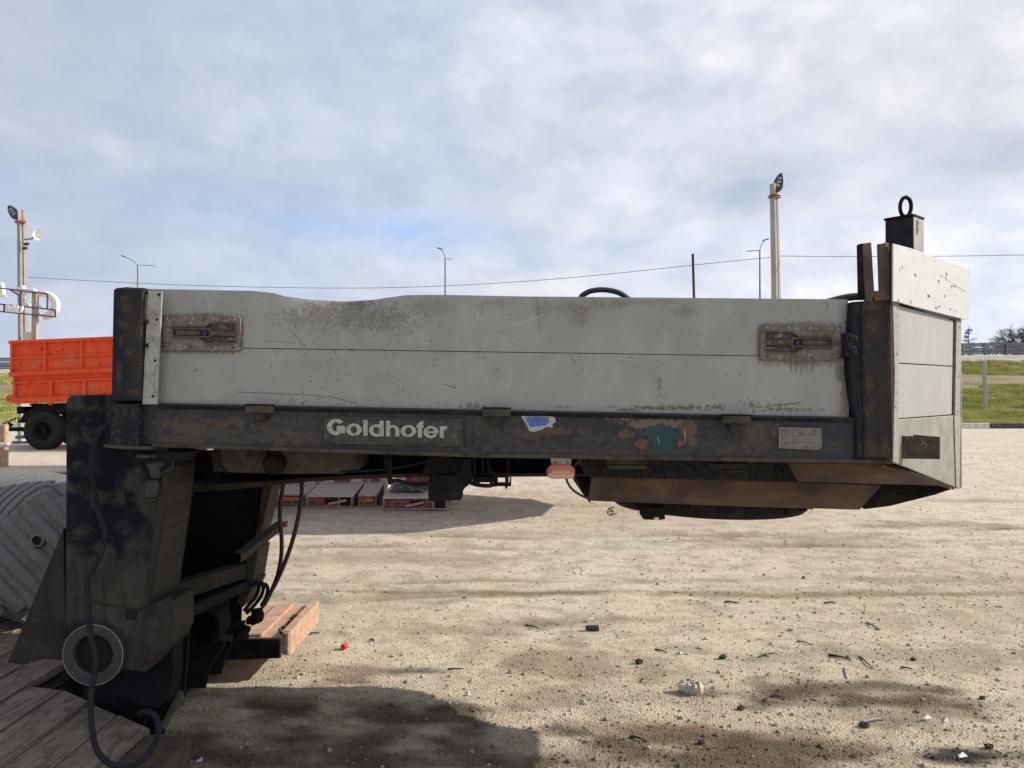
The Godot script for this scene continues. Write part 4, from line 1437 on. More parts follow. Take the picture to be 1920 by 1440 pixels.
func board_material() -> StandardMaterial3D:
	var im := blended(1862, 357, Color(0.325, 0.333, 0.305), [
		[Color(0.28, 0.288, 0.26), 0.004, 5, 0.4, 0.75, 0.7],
		[Color(0.36, 0.365, 0.34), 0.012, 4, 0.55, 0.8, 0.5, 3.0],
		[Color(0.24, 0.225, 0.18), 0.05, 4, 0.72, 0.85, 0.35]], 51)
	var n := fnl(52, 0.02, 5)
	var nf := fnl(53, 0.07, 4)
	var brown := Color(0.155, 0.125, 0.085)
	var dark := Color(0.055, 0.048, 0.038)
	for q in [[650, 590, 130, 34, 0.55], [720, 600, 90, 30, 0.45], [610, 578, 70, 14, 0.6], [660, 567, 80, 7, 0.75], [560, 600, 60, 26, 0.3], [800, 575, 70, 18, 0.35], [1075, 575, 70, 16, 0.5], [1085, 597, 26, 22, 0.45], [1280, 582, 40, 15, 0.5], [1150, 570, 40, 12, 0.35], [930, 568, 45, 10, 0.3], [1010, 578, 22, 30, 0.25], [330, 700, 40, 60, 0.15], [1200, 566, 120, 8, 0.3]]:
		var p := board_px(q[0], q[1])
		blob(im, p.x, p.y, q[2] * 1.5, q[3] * 1.7, brown, q[4] * 0.55, n, 0.7, 1.1)
		blob(im, p.x, p.y, q[2] * 1.3, q[3] * 1.3, brown.darkened(0.2), q[4] * 0.45, nf, 1.2, 0.9)
	# grime round the latch frames, running down below them
	for q in [[375, 590, 80, 5, 0.7], [375, 658, 80, 6, 0.6], [453, 625, 5, 40, 0.4], [1505, 607, 82, 5, 0.6], [1422, 645, 7, 36, 0.55], [1505, 682, 80, 6, 0.5]]:
		var p := board_px(q[0], q[1])
		blob(im, p.x, p.y, q[2] * 1.4, q[3] * 1.4, Color(0.13, 0.12, 0.075), q[4], nf, 1.0, 0.8)
	rng.seed = 31
	for k in 70:
		var right := k > 28
		var x := rng.randf_range(1480, 1530) if right else rng.randf_range(310, 440)
		var y := 678.0 if right else 656.0
		var len := rng.randf_range(5, 26) if right else rng.randf_range(3, 11)
		var p := board_px(x, y)
		stroke(im, [p, p + Vector2(rng.randf_range(-2, 2), len * 1.4)], rng.randf_range(0.6, 1.8), Color(0.17, 0.16, 0.115), rng.randf_range(0.12, 0.42))
	# stained right end
	for q in [[1586, 720, 12, 70, 0.85], [1580, 700, 18, 20, 0.8], [1590, 580, 9, 40, 0.7], [1584, 755, 14, 30, 0.7]]:
		var p := board_px(q[0], q[1])
		blob(im, p.x, p.y, q[2] * 1.4, q[3] * 1.4, Color(0.20, 0.165, 0.12), q[4], n, 0.9, 0.5)
	# peeled, greenish lower edge
	for q in [[1225, 764, 40, 3.5, 0.9], [1290, 764, 60, 5, 0.75], [1340, 763, 20, 6, 0.85], [1470, 768, 60, 4, 0.7], [1410, 758, 14, 6, 0.6], [1180, 768, 26, 3, 0.7], [885, 762, 22, 7, 0.6], [1470, 758, 34, 2.5, 0.6]]:
		var p := board_px(q[0], q[1])
		blob(im, p.x, p.y, q[2] * 1.4, q[3] * 1.4, Color(0.13, 0.125, 0.08), q[4], nf, 1.3, 0.5)
	# scratches and rubbed lines
	for q in [[[540, 617], [556, 632], [573, 652]], [[490, 639], [552, 642]], [[445, 735], [560, 739], [620, 744], [672, 757]], [[1183, 760], [1240, 768], [1300, 762]], [[1420, 764], [1470, 758], [1500, 753]], [[1420, 770], [1498, 765]], [[1005, 560], [1012, 600], [1010, 620]], [[832, 719], [856, 728]], [[1330, 557], [1332, 565]], [[1478, 575], [1485, 590]], [[1550, 565], [1553, 580]], [[1068, 665], [1080, 680]], [[905, 566], [902, 590]], [[560, 671], [575, 660]], [[1090, 575], [1092, 612]], [[1405, 752], [1415, 768], [1412, 774]]]:
		var pts := []
		for v in q:
			pts.append(board_px(v[0], v[1]))
		stroke(im, pts, rng.randf_range(0.5, 1.0), dark, 0.75)
	for q in [[[895, 585], [896, 595]], [[794, 640], [797, 646]], [[1150, 671], [1185, 674]], [[1020, 590], [960, 611]]]:
		stroke(im, [board_px(q[0][0], q[0][1]), board_px(q[1][0], q[1][1])], 0.9, Color(0.6, 0.6, 0.57), 0.6)
	# a column of old rubbed marks
	for k in 46:
		var p := board_px(1236 + rng.randfn() * 3.0, rng.randf_range(705, 765))
		stroke(im, [p, p + Vector2(rng.randf_range(-2, 2), rng.randf_range(1, 6))], 0.7, dark, 0.7)
	for k in 30:
		var p := board_px(rng.randf_range(1080, 1120), rng.randf_range(655, 715))
		stroke(im, [p, p + Vector2(rng.randf_range(-6, 6), rng.randf_range(-1, 4))], 0.7, dark, 0.6)
	for k in 30:
		var p := board_px(rng.randf_range(1150, 1200), rng.randf_range(668, 676))
		stroke(im, [p, p + Vector2(rng.randf_range(-6, 6), rng.randf_range(-1, 2))], 0.7, dark, 0.6)
	# specks
	for k in 620:
		var x := rng.randf_range(285, 1590)
		var y := rng.randf_range(552, 775)
		if k < 300:
			x = 660.0 + rng.randfn() * 110.0
			y = rng.randf_range(575, 770)
		elif k < 380:
			x = rng.randf_range(480, 720)
			y = rng.randf_range(745, 760)
		var p := board_px(x, y)
		stroke(im, [p, p + Vector2(rng.randf_range(-1, 1), rng.randf_range(0.5, 3.0))], rng.randf_range(0.4, 1.7), dark, rng.randf_range(0.35, 1.0))
	for k in 60:
		var p := board_px(rng.randf_range(285, 1585), 758.0 + 0.018 * rng.randf_range(0, 1300))
		blob(im, p.x, p.y, rng.randf_range(4, 26), rng.randf_range(2, 5), brown, 0.4, nf, 1.2, 0.6)
	return flat_print(im, 0.5, grey_noise(512, 0.02, 4, 55), 0.006)

func top_edge(x: float, line: PackedVector2Array) -> float:
	for i in line.size() - 1:
		if x <= line[i + 1].x:
			return lerpf(line[i].y, line[i + 1].y, smoothstep(line[i].x, line[i + 1].x, x) * 0.5 + 0.5 * clampf((x - line[i].x) / (line[i + 1].x - line[i].x), 0.0, 1.0))
	return line[line.size() - 1].y

func plank_sheet(s: SurfaceTool, x0: float, x1: float, low: Callable, high: Callable, dent: Callable, d: float, thick: float):
	var nx := 120
	var ny := 10
	var at := func(i: int, j: int, back: float) -> Vector3:
		var x := lerpf(x0, x1, float(i) / nx)
		var v := float(j) / ny
		return Vector3(x, lerpf(low.call(x), high.call(x), v), -(d + dent.call(x, v) + back))
	s.set_smooth_group(1)
	for i in nx:
		for j in ny:
			quad(s, at.call(i, j, 0.0), at.call(i + 1, j, 0.0), at.call(i + 1, j + 1, 0.0), at.call(i, j + 1, 0.0))
	s.set_smooth_group(2)
	for i in nx:
		for j in ny:
			quad(s, at.call(i + 1, j, thick), at.call(i, j, thick), at.call(i, j + 1, thick), at.call(i + 1, j + 1, thick))
	s.set_smooth_group(3)
	for i in nx:
		quad(s, at.call(i, ny, 0.0), at.call(i + 1, ny, 0.0), at.call(i + 1, ny, thick), at.call(i, ny, thick))
		quad(s, at.call(i + 1, 0, 0.0), at.call(i, 0, 0.0), at.call(i, 0, thick), at.call(i + 1, 0, thick))
	s.set_smooth_group(-1)
	for j in ny:
		quad(s, at.call(0, j, thick), at.call(0, j, 0.0), at.call(0, j + 1, 0.0), at.call(0, j + 1, thick))
		quad(s, at.call(nx, j, 0.0), at.call(nx, j, thick), at.call(nx, j + 1, thick), at.call(nx, j + 1, 0.0))

func make_gooseneck():
	goose = thing("trailer_gooseneck", "navy black trailer gooseneck with grey drop sides and a white front corner", "trailer", Vector3(-0.2, 0.3, -3.7))
	var line := PackedVector2Array([Vector2(-1.4208, 2.0038), Vector2(-1.0253, 1.9975), Vector2(-0.952, 1.9912), Vector2(-0.8787, 1.9745), Vector2(-0.8055, 1.9661), Vector2(-0.6695, 1.9609), Vector2(-0.544, 1.9661), Vector2(-0.4749, 1.9745), Vector2(-0.4185, 1.9808), Vector2(-0.272, 1.9808), Vector2(0.0837, 1.9745), Vector2(1.3201, 1.964)])
	var x0 := -1.4188
	var x1 := 1.3185
	var seam := func(x: float) -> float:
		return lerpf(1.7777, 1.7359, (x - x0) / (x1 - x0))
	var low := func(x: float) -> float:
		return lerpf(1.552, 1.4997, (x - x0) / (x1 - x0))
	var xc := -0.6687
	var xd := 0.397
	var wav := fnl(70, 1.6, 2)
	var dent := func(x: float, v: float) -> float:
		return 0.05 * exp(-pow((x - xc) / 0.19, 2.0)) * v * v - 0.006 * exp(-pow((x - xc - 0.33) / 0.10, 2.0)) * v + 0.004 * exp(-pow((x - xd) / 0.3, 2.0)) * v + 0.003 * wav.get_noise_2d(x, v * 0.4)
	var flat := func(x: float, v: float) -> float:
		return 0.003 * wav.get_noise_2d(x, -v * 0.4)
	uv_box = Rect2(-1.4418, 1.4851, 1.3373 - -1.4418, 2.0185 - 1.4851)
	var m := board_material()
	var s := new_mesh()
	plank_sheet(s, x0, x1, func(x): return seam.call(x) + 0.0015, func(x): return top_edge(x, line), dent, 3.03, 0.025)
	part("side_board", s, m, goose)
	s = new_mesh()
	plank_sheet(s, x0, x1, low, func(x): return seam.call(x) - 0.0015, flat, 3.03, 0.025)
	part("side_board", s, m, goose)
	s = new_mesh()
	slab(s, PackedVector2Array([Vector2(-1.425, 1.821), Vector2(1.3259, 1.7747), Vector2(1.3255, 1.6947), Vector2(-1.4246, 1.741)]), 3.056, 3.062, 0.001)
	part("seam_strip", s, M.dark, goose)
	# the beam that carries it
	var bm := beam_material()
	uv_box = Rect2(-1.5827, 1.3107, 1.4896 - -1.5827, 1.569 - 1.3107)
	s = new_mesh()
	slab(s, PackedVector2Array([Vector2(-1.4439, 1.5586), Vector2(1.3236, 1.5028), Vector2(1.4725, 1.4945), Vector2(1.4758, 1.3292), Vector2(1.3187, 1.3313), Vector2(-0.124, 1.354), Vector2(-1.3851, 1.3933), Vector2(-1.443, 1.3953)]), 3.008, 3.12, 0.003)
	part("side_beam", s, bm, goose)
	s = new_mesh()
	slab(s, PackedVector2Array([Vector2(-1.3935, 1.4015), Vector2(-0.124, 1.3623), Vector2(1.3187, 1.3396), Vector2(1.4758, 1.3375), Vector2(1.4799, 1.321), Vector2(1.3187, 1.3231), Vector2(-0.124, 1.3458), Vector2(-1.3975, 1.3871)]), 2.996, 3.05, 0.003)
	part("lower_flange", s, M.dust, goose)
	s = new_mesh()
	slab(s, PackedVector2Array([Vector2(-1.3735, 1.5483), Vector2(1.307, 1.4945), Vector2(1.307, 1.4821), Vector2(-1.3734, 1.5359)]), 3.0, 3.03, 0.002)
	part("hinge_rail", s, M.dark, goose)
	# corner block and rear post
	s = new_mesh()
	slab(s, PackedVector2Array([Vector2(-1.5452, 1.5545), Vector2(-1.4314, 1.5545), Vector2(-1.4306, 1.3871), Vector2(-1.5443, 1.3912)]), 2.965, 3.1, 0.004)
	part("corner_block", s, M.black, goose)
	s = new_mesh()
	slab(s, PackedVector2Array([Vector2(-1.5699, 1.54), Vector2(-1.5659, 1.5545), Vector2(-1.5452, 1.5607), Vector2(-1.539, 1.5566), Vector2(-1.5381, 1.3912), Vector2(-1.5712, 1.3974)]), 2.985, 3.1, 0.004)
	part("corner_cap", s, M.black, goose)
	s = new_mesh()
	slab(s, PackedVector2Array([Vector2(-1.565, 1.3995), Vector2(-1.4306, 1.3912), Vector2(-1.3851, 1.3912), Vector2(-1.3851, 1.3788), Vector2(-1.4884, 1.3809), Vector2(-1.565, 1.3891)]), 2.96, 3.1, 0.002)
	part("corner_sill", s, M.dust, goose)
	uv_box = Rect2(-1.5372, 1.5529, -1.3896 - -1.5372, 2.0084 - 1.5529)
	s = new_mesh()
	slab(s, PackedVector2Array([Vector2(-1.5351, 1.9915), Vector2(-1.5268, 1.9998), Vector2(-1.4191, 2.0019), Vector2(-1.4222, 1.7759), Vector2(-1.4273, 1.5648), Vector2(-1.5411, 1.5648), Vector2(-1.5382, 1.7967)]), 2.972, 3.09, 0.005)
	var post := part("stake_post", s, post_print(180, 555, 2.5, 210, 536, [[237, 577, 10, 11], [232, 560, 10, 6], [228, 607, 8, 7], [236, 613, 6, 5], [226, 640, 5, 8], [240, 660, 8, 5], [262, 620, 7, 14], [222, 700, 5, 20], [250, 735, 12, 7], [268, 700, 4, 40], [268, 600, 4, 30]], [[250, 640, 16, 90], [262, 690, 10, 60]], 81), goose)
	s = new_mesh()
	slab(s, PackedVector2Array([Vector2(-1.5289, 2.0019), Vector2(-1.4917, 2.006), Vector2(-1.4336, 2.0019), Vector2(-1.417, 1.9936), Vector2(-1.4005, 1.9998), Vector2(-1.4087, 1.9853), Vector2(-1.5289, 1.9936)]), 2.985, 3.08, 0.001)
	part("rusty_top", s, M.brown, post)
	for q in [[277.0, 604.0], [277.0, 648.0]]:
		s = new_mesh()
		box(s, Vector3((q[0] - 960.0) / 1450.0 * 3.0, 1.6 + (735.0 - q[1]) / 1450.0 * 3.0, -3.0), Vector3(0.02, 0.014, 0.05), 0.002)
		part("hinge_knuckle", s, M.dark, post)
	s = new_mesh()
	slab(s, PackedVector2Array([Vector2(-1.4253, 1.9874), Vector2(-1.4046, 1.9874), Vector2(-1.4149, 1.569), Vector2(-1.4315, 1.569)]), 3.06, 3.1, 0.001)
	part("post_return", s, M.dark, post)
	s = new_mesh()
	slab(s, PackedVector2Array([Vector2(-1.4061, 1.9902), Vector2(-1.3524, 1.9881), Vector2(-1.3689, 1.5526), Vector2(-1.4266, 1.5526)]), 2.984, 2.992, 0.001)
	var strip := part("edge_strip", s, M.strip, goose)
	for q in [[297.0, 552.0], [294.0, 599.0], [290.5, 676.0], [287.0, 743.0]]:
		s = new_mesh()
		var c := Vector3((q[0] - 960.0) / 1450.0 * 2.984, 1.6 + (735.0 - q[1]) / 1450.0 * 2.984, -2.9835)
		lathe(s, [Vector2(0.0, 0.0055), Vector2(0.0008, 0.0)], Transform3D(Basis(), c), 10)
		part("bolt_hole", s, M.hole, strip)
	# deck, far side and inner beams
	s = new_mesh()
	box(s, Vector3(0.06, 1.475, -3.78), Vector3(3.0, 0.02, 1.36), 0.003)
	part("floor_plate", s, M.deck, goose)
	s = new_mesh()
	slab(s, PackedVector2Array([Vector2(-1.42, 1.50), Vector2(1.40, 1.50), Vector2(1.40, 1.95), Vector2(-1.42, 1.95)]), 4.50, 4.53, 0.003)
	part("far_side_board", s, M.board, goose)
	s = new_mesh()
	slab(s, PackedVector2Array([Vector2(-1.55, 1.38), Vector2(1.45, 1.33), Vector2(1.45, 1.49), Vector2(-1.55, 1.52)]), 4.44, 4.55, 0.004)
	part("far_side_beam", s, M.black, goose)
	s = new_mesh()
	slab(s, PackedVector2Array([Vector2(-1.53, 1.54), Vector2(-1.42, 1.54), Vector2(-1.42, 1.99), Vector2(-1.53, 1.99)]), 4.44, 4.55, 0.004)
	part("far_stake_post", s, M.black, goose)
	s = new_mesh()
	box(s, Vector3(-1.48, 1.72, -3.77), Vector3(0.04, 0.45, 1.36), 0.004)
	part("rear_board", s, M.board, goose)

# chipped navy paint for a post: chips and speckled bands are [x, y, half width, half height] as measured on it
func post_print(w: int, h: int, k: float, left: float, top: float, chips: Array, bands: Array, seed_n: int) -> StandardMaterial3D:
	var im := blended(w, h, Color(0.0095, 0.012, 0.021), [
		[Color(0.020, 0.0195, 0.019), 0.014, 5, 0.45, 0.8, 0.8],
		[Color(0.032, 0.029, 0.025), 0.06, 4, 0.66, 0.8, 0.6],
		[Color(0.006, 0.008, 0.016), 0.02, 4, 0.55, 0.8, 0.7, 3.0]], seed_n)
	var n := fnl(seed_n + 1, 0.05, 5)
	var nf := fnl(seed_n + 2, 0.14, 4)
	for q in bands:
		blob(im, (q[0] - left) * k, (q[1] - top) * k, q[2] * k, q[3] * k, Color(0.050, 0.042, 0.032), 0.75, nf, 2.0, 0.35)
	for q in chips:
		blob(im, (q[0] - left) * k, (q[1] - top) * k, q[2] * k, q[3] * k, Color(0.078, 0.048, 0.028), 0.85, n, 1.1, 0.3)
		blob(im, (q[0] - left) * k, (q[1] - top) * k, q[2] * k * 1.3, q[3] * k * 1.3, Color(0.060, 0.046, 0.034), 0.6, nf, 1.8, 0.4)
	rng.seed = seed_n
	for i in 260:
		var p := Vector2(rng.randf() * w, rng.randf() * h)
		stroke(im, [p, p + Vector2(rng.randf_range(-1, 1), rng.randf_range(0, 5))], rng.randf_range(0.3, 1.0), Color(0.075, 0.068, 0.058), rng.randf_range(0.15, 0.6))
	var m := flat_print(im, 0.68, grey_noise(512, 0.06, 4, 6), 0.04)
	m.metallic_specular = 0.3
	return m

func beam_px(px: float, py: float) -> Vector2:
	return Vector2((px - 195.0) * 1.3, (py - 750.0) * 1.3)

func beam_material() -> StandardMaterial3D:
	var im := blended(1930, 162, Color(0.010, 0.0125, 0.021), [
		[Color(0.026, 0.024, 0.021), 0.010, 5, 0.42, 0.75, 0.75],
		[Color(0.05, 0.044, 0.036), 0.05, 4, 0.68, 0.8, 0.6],
		[Color(0.085, 0.073, 0.06), 0.12, 3, 0.74, 0.82, 0.5]], 61)
	var n := fnl(62, 0.02, 6)
	var nf := fnl(63, 0.035, 6)
	var mud := Color(0.062, 0.051, 0.036)
	var rust := Color(0.105, 0.062, 0.037)
	for q in [[360, 805, 70, 26, rust, 0.75], [430, 815, 90, 22, mud, 0.75], [330, 825, 70, 14, mud, 0.8], [520, 805, 60, 34, mud, 0.55], [560, 820, 40, 16, rust, 0.5], [430, 790, 50, 8, rust, 0.5], [600, 850, 60, 10, mud, 0.6], [740, 845, 160, 12, mud, 0.7], [890, 805, 40, 26, mud, 0.45], [960, 815, 60, 22, mud, 0.6], [1010, 810, 70, 12, rust, 0.65], [1045, 808, 40, 9, rust, 0.6], [1120, 820, 40, 10, mud, 0.7], [1000, 845, 130, 14, mud, 0.45], [1180, 850, 260, 10, mud, 0.7], [1425, 820, 40, 30, rust, 0.75], [1400, 800, 30, 20, mud, 0.7], [1450, 805, 26, 12, rust, 0.5], [1330, 835, 60, 14, mud, 0.5], [1560, 835, 40, 12, mud, 0.4], [1500, 862, 120, 6, mud, 0.6], [700, 790, 240, 20, Color(0.055, 0.054, 0.042), 0.6]]:
		var p := beam_px(q[0], q[1])
		blob(im, p.x, p.y, q[2] * 1.4, q[3] * 1.4, q[4], q[5] * (0.85 if q[0] < 620 else 0.6), n, 0.9, 1.0)
		blob(im, p.x, p.y, q[2] * 1.4, q[3] * 1.4, q[4], q[5] * 0.6, nf, 1.7, 0.6)
	# paint burnt away round a teal patch of undercoat
	for q in [[1235, 795, 62, 12, rust.lightened(0.05), 0.95], [1176, 812, 18, 8, rust, 0.9], [1290, 805, 18, 26, rust, 0.85], [1297, 825, 10, 10, rust, 0.8], [1238, 812, 38, 15, Color(0.010, 0.050, 0.045), 0.95], [1245, 836, 26, 14, Color(0.010, 0.045, 0.046), 0.95], [1203, 832, 13, 10, Color(0.13, 0.05, 0.035), 0.95], [1274, 832, 6, 8, Color(0.16, 0.06, 0.05), 0.9], [1170, 785, 24, 5, rust, 0.7]]:
		var p := beam_px(q[0], q[1])
		blob(im, p.x, p.y, q[2] * 1.3, q[3] * 1.3, q[4], q[5], nf, 0.7, 0.12)
	rng.seed = 32
	for q in [[[1176, 783], [1177, 792]], [[1233, 818], [1236, 832]], [[1284, 805], [1285, 830]], [[655, 775], [662, 770]], [[662, 770], [670, 770]], [[1136, 783], [1140, 786]], [[1165, 785], [1172, 787]]]:
		stroke(im, [beam_px(q[0][0], q[0][1]), beam_px(q[1][0], q[1][1])], 1.0, Color(0.42, 0.38, 0.32), 0.9)
	for k in 150:
		var p := Vector2(rng.randf_range(0, 1930), rng.randf_range(20, 120))
		stroke(im, [p, p + Vector2(rng.randf_range(-2, 2), rng.randf_range(15, 50))], rng.randf_range(0.5, 1.6), mud if k % 3 else Color(0.012, 0.012, 0.014), rng.randf_range(0.1, 0.4))
	for k in 420:
		var p := Vector2(rng.randf_range(0, 1930), rng.randf_range(0, 162))
		stroke(im, [p, p + Vector2(rng.randf_range(-2, 2), rng.randf_range(0, 5))], rng.randf_range(0.3, 0.8), mud.lightened(0.06), rng.randf_range(0.2, 0.7))
	return flat_print(im, 0.62, grey_noise(512, 0.06, 4, 6), 0.05)

func latch_at(c: Vector3, flip: float, tilt: float, parent: Node3D, w: float, h: float):
	# a lever latch in a pressed steel frame; built about its own middle, w wide and h high
	var l := group_part("latch", parent)
	var at := Transform3D(Basis(Vector3(0, 0, 1), tilt), c)
	var P := func(pts: Array) -> PackedVector2Array:
		var o := PackedVector2Array()
		for q in pts:
			o.append(Vector2((q[0] - 0.5) * w * flip, (0.5 - q[1]) * h))
		return o
	var s := new_mesh()
	plate(s, P.call([[0, 0], [0.975, 0], [1, 0.05], [1, 0.5], [0.945, 0.5], [0.945, 0.24], [0.92, 0.19], [0.62, 0.19], [0.54, 0.30], [0.12, 0.30], [0.12, 0.5], [0, 0.5]]), at, 0.016, 0.003)
	plate(s, P.call([[0, 0.501], [0.12, 0.501], [0.12, 0.66], [0.46, 0.66], [0.55, 0.80], [0.91, 0.80], [0.945, 0.74], [0.945, 0.501], [1, 0.501], [1, 0.96], [0.975, 1], [0, 1]]), at, 0.016, 0.003)
	var rim := []
	for q in [[0.12, 0.31], [0.53, 0.31], [0.61, 0.20], [0.91, 0.20], [0.94, 0.26], [0.94, 0.73], [0.905, 0.79], [0.555, 0.79], [0.465, 0.65], [0.12, 0.65]]:
		rim.append(at * Vector3((q[0] - 0.5) * w * flip, (0.5 - q[1]) * h, 0.0))
	tube(s, rim, 0.0022, 5)
	part("frame", s, M.latch, l)
	s = new_mesh()
	plate(s, P.call([[0.02, 0.1], [0.98, 0.1], [0.98, 0.9], [0.02, 0.9]]), at * Transform3D(Basis(), Vector3(0, 0, -0.0125)), 0.004, 0.001)
	part("recess_floor", s, M.latch_dark, l)
	s = new_mesh()
	plate(s, P.call([[0.005, 0.20], [0.115, 0.20], [0.115, 0.36], [0.085, 0.40], [0.085, 0.62], [0.115, 0.66], [0.115, 0.78], [0.005, 0.78]]), at * Transform3D(Basis(), Vector3(0, 0, 0.004)), 0.006, 0.0015)
	part("cover_tab", s, M.latch, l)
	s = new_mesh()
	for y in [0.37, 0.60]:
		bar(s, at * Vector3((0.13 - 0.5) * w * flip, (0.5 - y) * h, -0.001), at * Vector3((0.57 - 0.5) * w * flip, (0.5 - y) * h, -0.001), 0.007, 0.0075, 0.001)
	plate(s, P.call([[0.17, 0.42], [0.48, 0.42], [0.48, 0.555], [0.17, 0.555]]), at * Transform3D(Basis(), Vector3(0, 0, 0.001)), 0.01, 0.002)
	plate(s, P.call([[0.56, 0.34], [0.60, 0.36], [0.64, 0.43], [0.93, 0.44], [0.93, 0.58], [0.64, 0.56], [0.60, 0.63], [0.55, 0.65], [0.52, 0.60], [0.585, 0.57], [0.595, 0.50], [0.585, 0.42], [0.52, 0.38]]), at * Transform3D(Basis(), Vector3(0, 0, 0.001)), 0.009, 0.002)
	part("lever", s, M.latch_dark, l)
	s = new_mesh()
	plate(s, P.call([[0.515, 0.43], [0.57, 0.43], [0.57, 0.56], [0.515, 0.56]]), at * Transform3D(Basis(), Vector3(0, 0, 0.004)), 0.012, 0.002)
	part("bolt", s, M.bolt, l)
	s = new_mesh()
	plate(s, P.call([[0.70, 0.22], [0.76, 0.22], [0.82, 0.30], [0.82, 0.40], [0.72, 0.34]]), at * Transform3D(Basis(), Vector3(0, 0, -0.008)), 0.004, 0.001)
	plate(s, P.call([[0.80, 0.62], [0.93, 0.62], [0.92, 0.69], [0.84, 0.69]]), at * Transform3D(Basis(), Vector3(0, 0, -0.006)), 0.005, 0.001)
	part("catch", s, M.latch, l)
	for q in [[0.05, 0.09], [0.38, 0.09], [0.65, 0.09], [0.92, 0.10], [0.04, 0.89], [0.37, 0.90], [0.63, 0.90], [0.91, 0.89]]:
		s = new_mesh()
		rivet(s, at * Vector3((q[0] - 0.5) * w * flip, (0.5 - q[1]) * h, 0.0), 0.0055, 0.003)
		part("rivet", s, M.rivet if q[1] < 0.5 else M.latch_dark, l)

func make_gooseneck_side():
	latch_at(Vector3(-1.2092, 1.8288, -3.0) + Vector3(0, 0, -0.012), 1.0, -0.012, goose, 0.3031, 0.137)
	latch_at(Vector3(1.1262, 1.7915, -3.0) + Vector3(0, 0, -0.012), -1.0, -0.018, goose, 0.3155, 0.1412)
	# drop-side hinges along the bottom of the board
	for q in [[488.0, 768.0], [931.0, 774.0], [1380.0, 787.0]]:
		var h := group_part("hinge", goose)
		var c := Vector3((q[0] - 960.0) / 1450.0 * 2.99, 1.6 + (735.0 - q[1]) / 1450.0 * 2.99, -2.99)
		var s := new_mesh()
		box(s, c + Vector3(0, 0.0, 0.0), Vector3(0.108, 0.028, 0.03), 0.003)
		part("hinge_plate", s, M.dust, h)
		s = new_mesh()
		box(s, c + Vector3(-0.002, -0.029, 0.002), Vector3(0.05, 0.028, 0.022), 0.003)
		part("hinge_lug", s, M.mud, h)
		s = new_mesh()
		tube(s, [c + Vector3(-0.056, 0.016, 0.004), c + Vector3(0.056, 0.014, 0.004)], 0.007, 8)
		part("hinge_pin", s, M.dark, h)
	# name plate
	var np := group_part("name_plate", goose)
	var s := new_mesh()
	slab(s, PackedVector2Array([Vector2(-0.728, 1.5049), Vector2(-0.1903, 1.4945), Vector2(-0.1902, 1.3891), Vector2(-0.7277, 1.3995)]), 2.996, 3.01, 0.001)
	part("backing", s, M.name_ground, np)
	s = new_mesh()
	slab(s, PackedVector2Array([Vector2(-0.728, 1.5049), Vector2(-0.1903, 1.4945), Vector2(-0.1903, 1.4883), Vector2(-0.728, 1.4987)]), 2.991, 3.0, 0.001)
	slab(s, PackedVector2Array([Vector2(-0.7319, 1.4098), Vector2(-0.1902, 1.3995), Vector2(-0.1902, 1.3912), Vector2(-0.7319, 1.4015)]), 2.991, 3.0, 0.001)
	slab(s, PackedVector2Array([Vector2(-0.1965, 1.4925), Vector2(-0.1903, 1.4925), Vector2(-0.1902, 1.3953), Vector2(-0.1964, 1.3953)]), 2.992, 3.0, 0.001)
	part("border", s, M.dust, np)
	var base := Vector3(-0.7638, 1.5278, -2.994)
	var u := 0.0003
	# each letter as strokes, measured on the plate: arcs [x, y, rx, ry, inner rx, inner ry, from, to] and blocks [x0, y0, x1, y1]
	var letters := [
		[[[280, 210, 118, 106, 52, 58, 38, 338]], [[288, 196, 396, 262], [345, 262, 396, 292]]],
		[[[508, 245, 102, 79, 42, 46, 0, 360]], []], [[], [[627, 120, 685, 325]]],
		[[[800, 255, 96, 80, 40, 44, 0, 360]], [[838, 128, 893, 332]]],
		[[[1008, 262, 88, 78, 34, 46, 0, 180]], [[920, 128, 974, 332], [1041, 258, 1096, 334]]],
		[[[1212, 262, 101, 78, 44, 46, 0, 360]], []],
		[[[1398, 190, 68, 54, 12, 12, 80, 180]], [[1330, 180, 1388, 346], [1316, 186, 1408, 220]]],
		[[[1502, 275, 98, 79, 42, 46, 0, 330]], [[1440, 262, 1592, 296]]],
		[[[1712, 262, 98, 66, 44, 28, 92, 180]], [[1613, 200, 1670, 351]]]]
	for q in letters:
		s = new_mesh()
		var lift := 0.0
		for a in q[0]:
			var n := 30
			var poly := []
			for k in n:
				var t0 := deg_to_rad(lerpf(a[6], a[7], float(k) / n))
				var t1 := deg_to_rad(lerpf(a[6], a[7], float(k + 1) / n))
				var c := Vector3(a[0], -a[1], 0)
				var ring := []
				for w in [[a[2], a[3]], [a[4], a[5]]]:
					for t in [t0, t1]:
						ring.append(base + (c + Vector3(cos(t) * w[0], sin(t) * w[1], 0)) * u)
				var f := Vector3(0, 0, 0.0035)
				quad(s, ring[2] + f, ring[0] + f, ring[1] + f, ring[3] + f)
				quad(s, ring[0], ring[1], ring[1] + f, ring[0] + f)
				quad(s, ring[3], ring[2], ring[2] + f, ring[3] + f)
		for r in q[1]:
			lift += 0.0003
			slab(s, PackedVector2Array([Vector2(base.x + r[0] * u, base.y - r[3] * u), Vector2(base.x + r[2] * u, base.y - r[3] * u), Vector2(base.x + r[2] * u, base.y - r[1] * u), Vector2(base.x + r[0] * u, base.y - r[1] * u)]), -base.z - 0.0035 - lift, -base.z, 0.0005)
		part("letter", s, M.letter, np)
	# maker's data plate
	s = new_mesh()
	uv_box = Rect2(1.0344, 1.3747, 1.202 - 1.0344, 1.4635 - 1.3747)
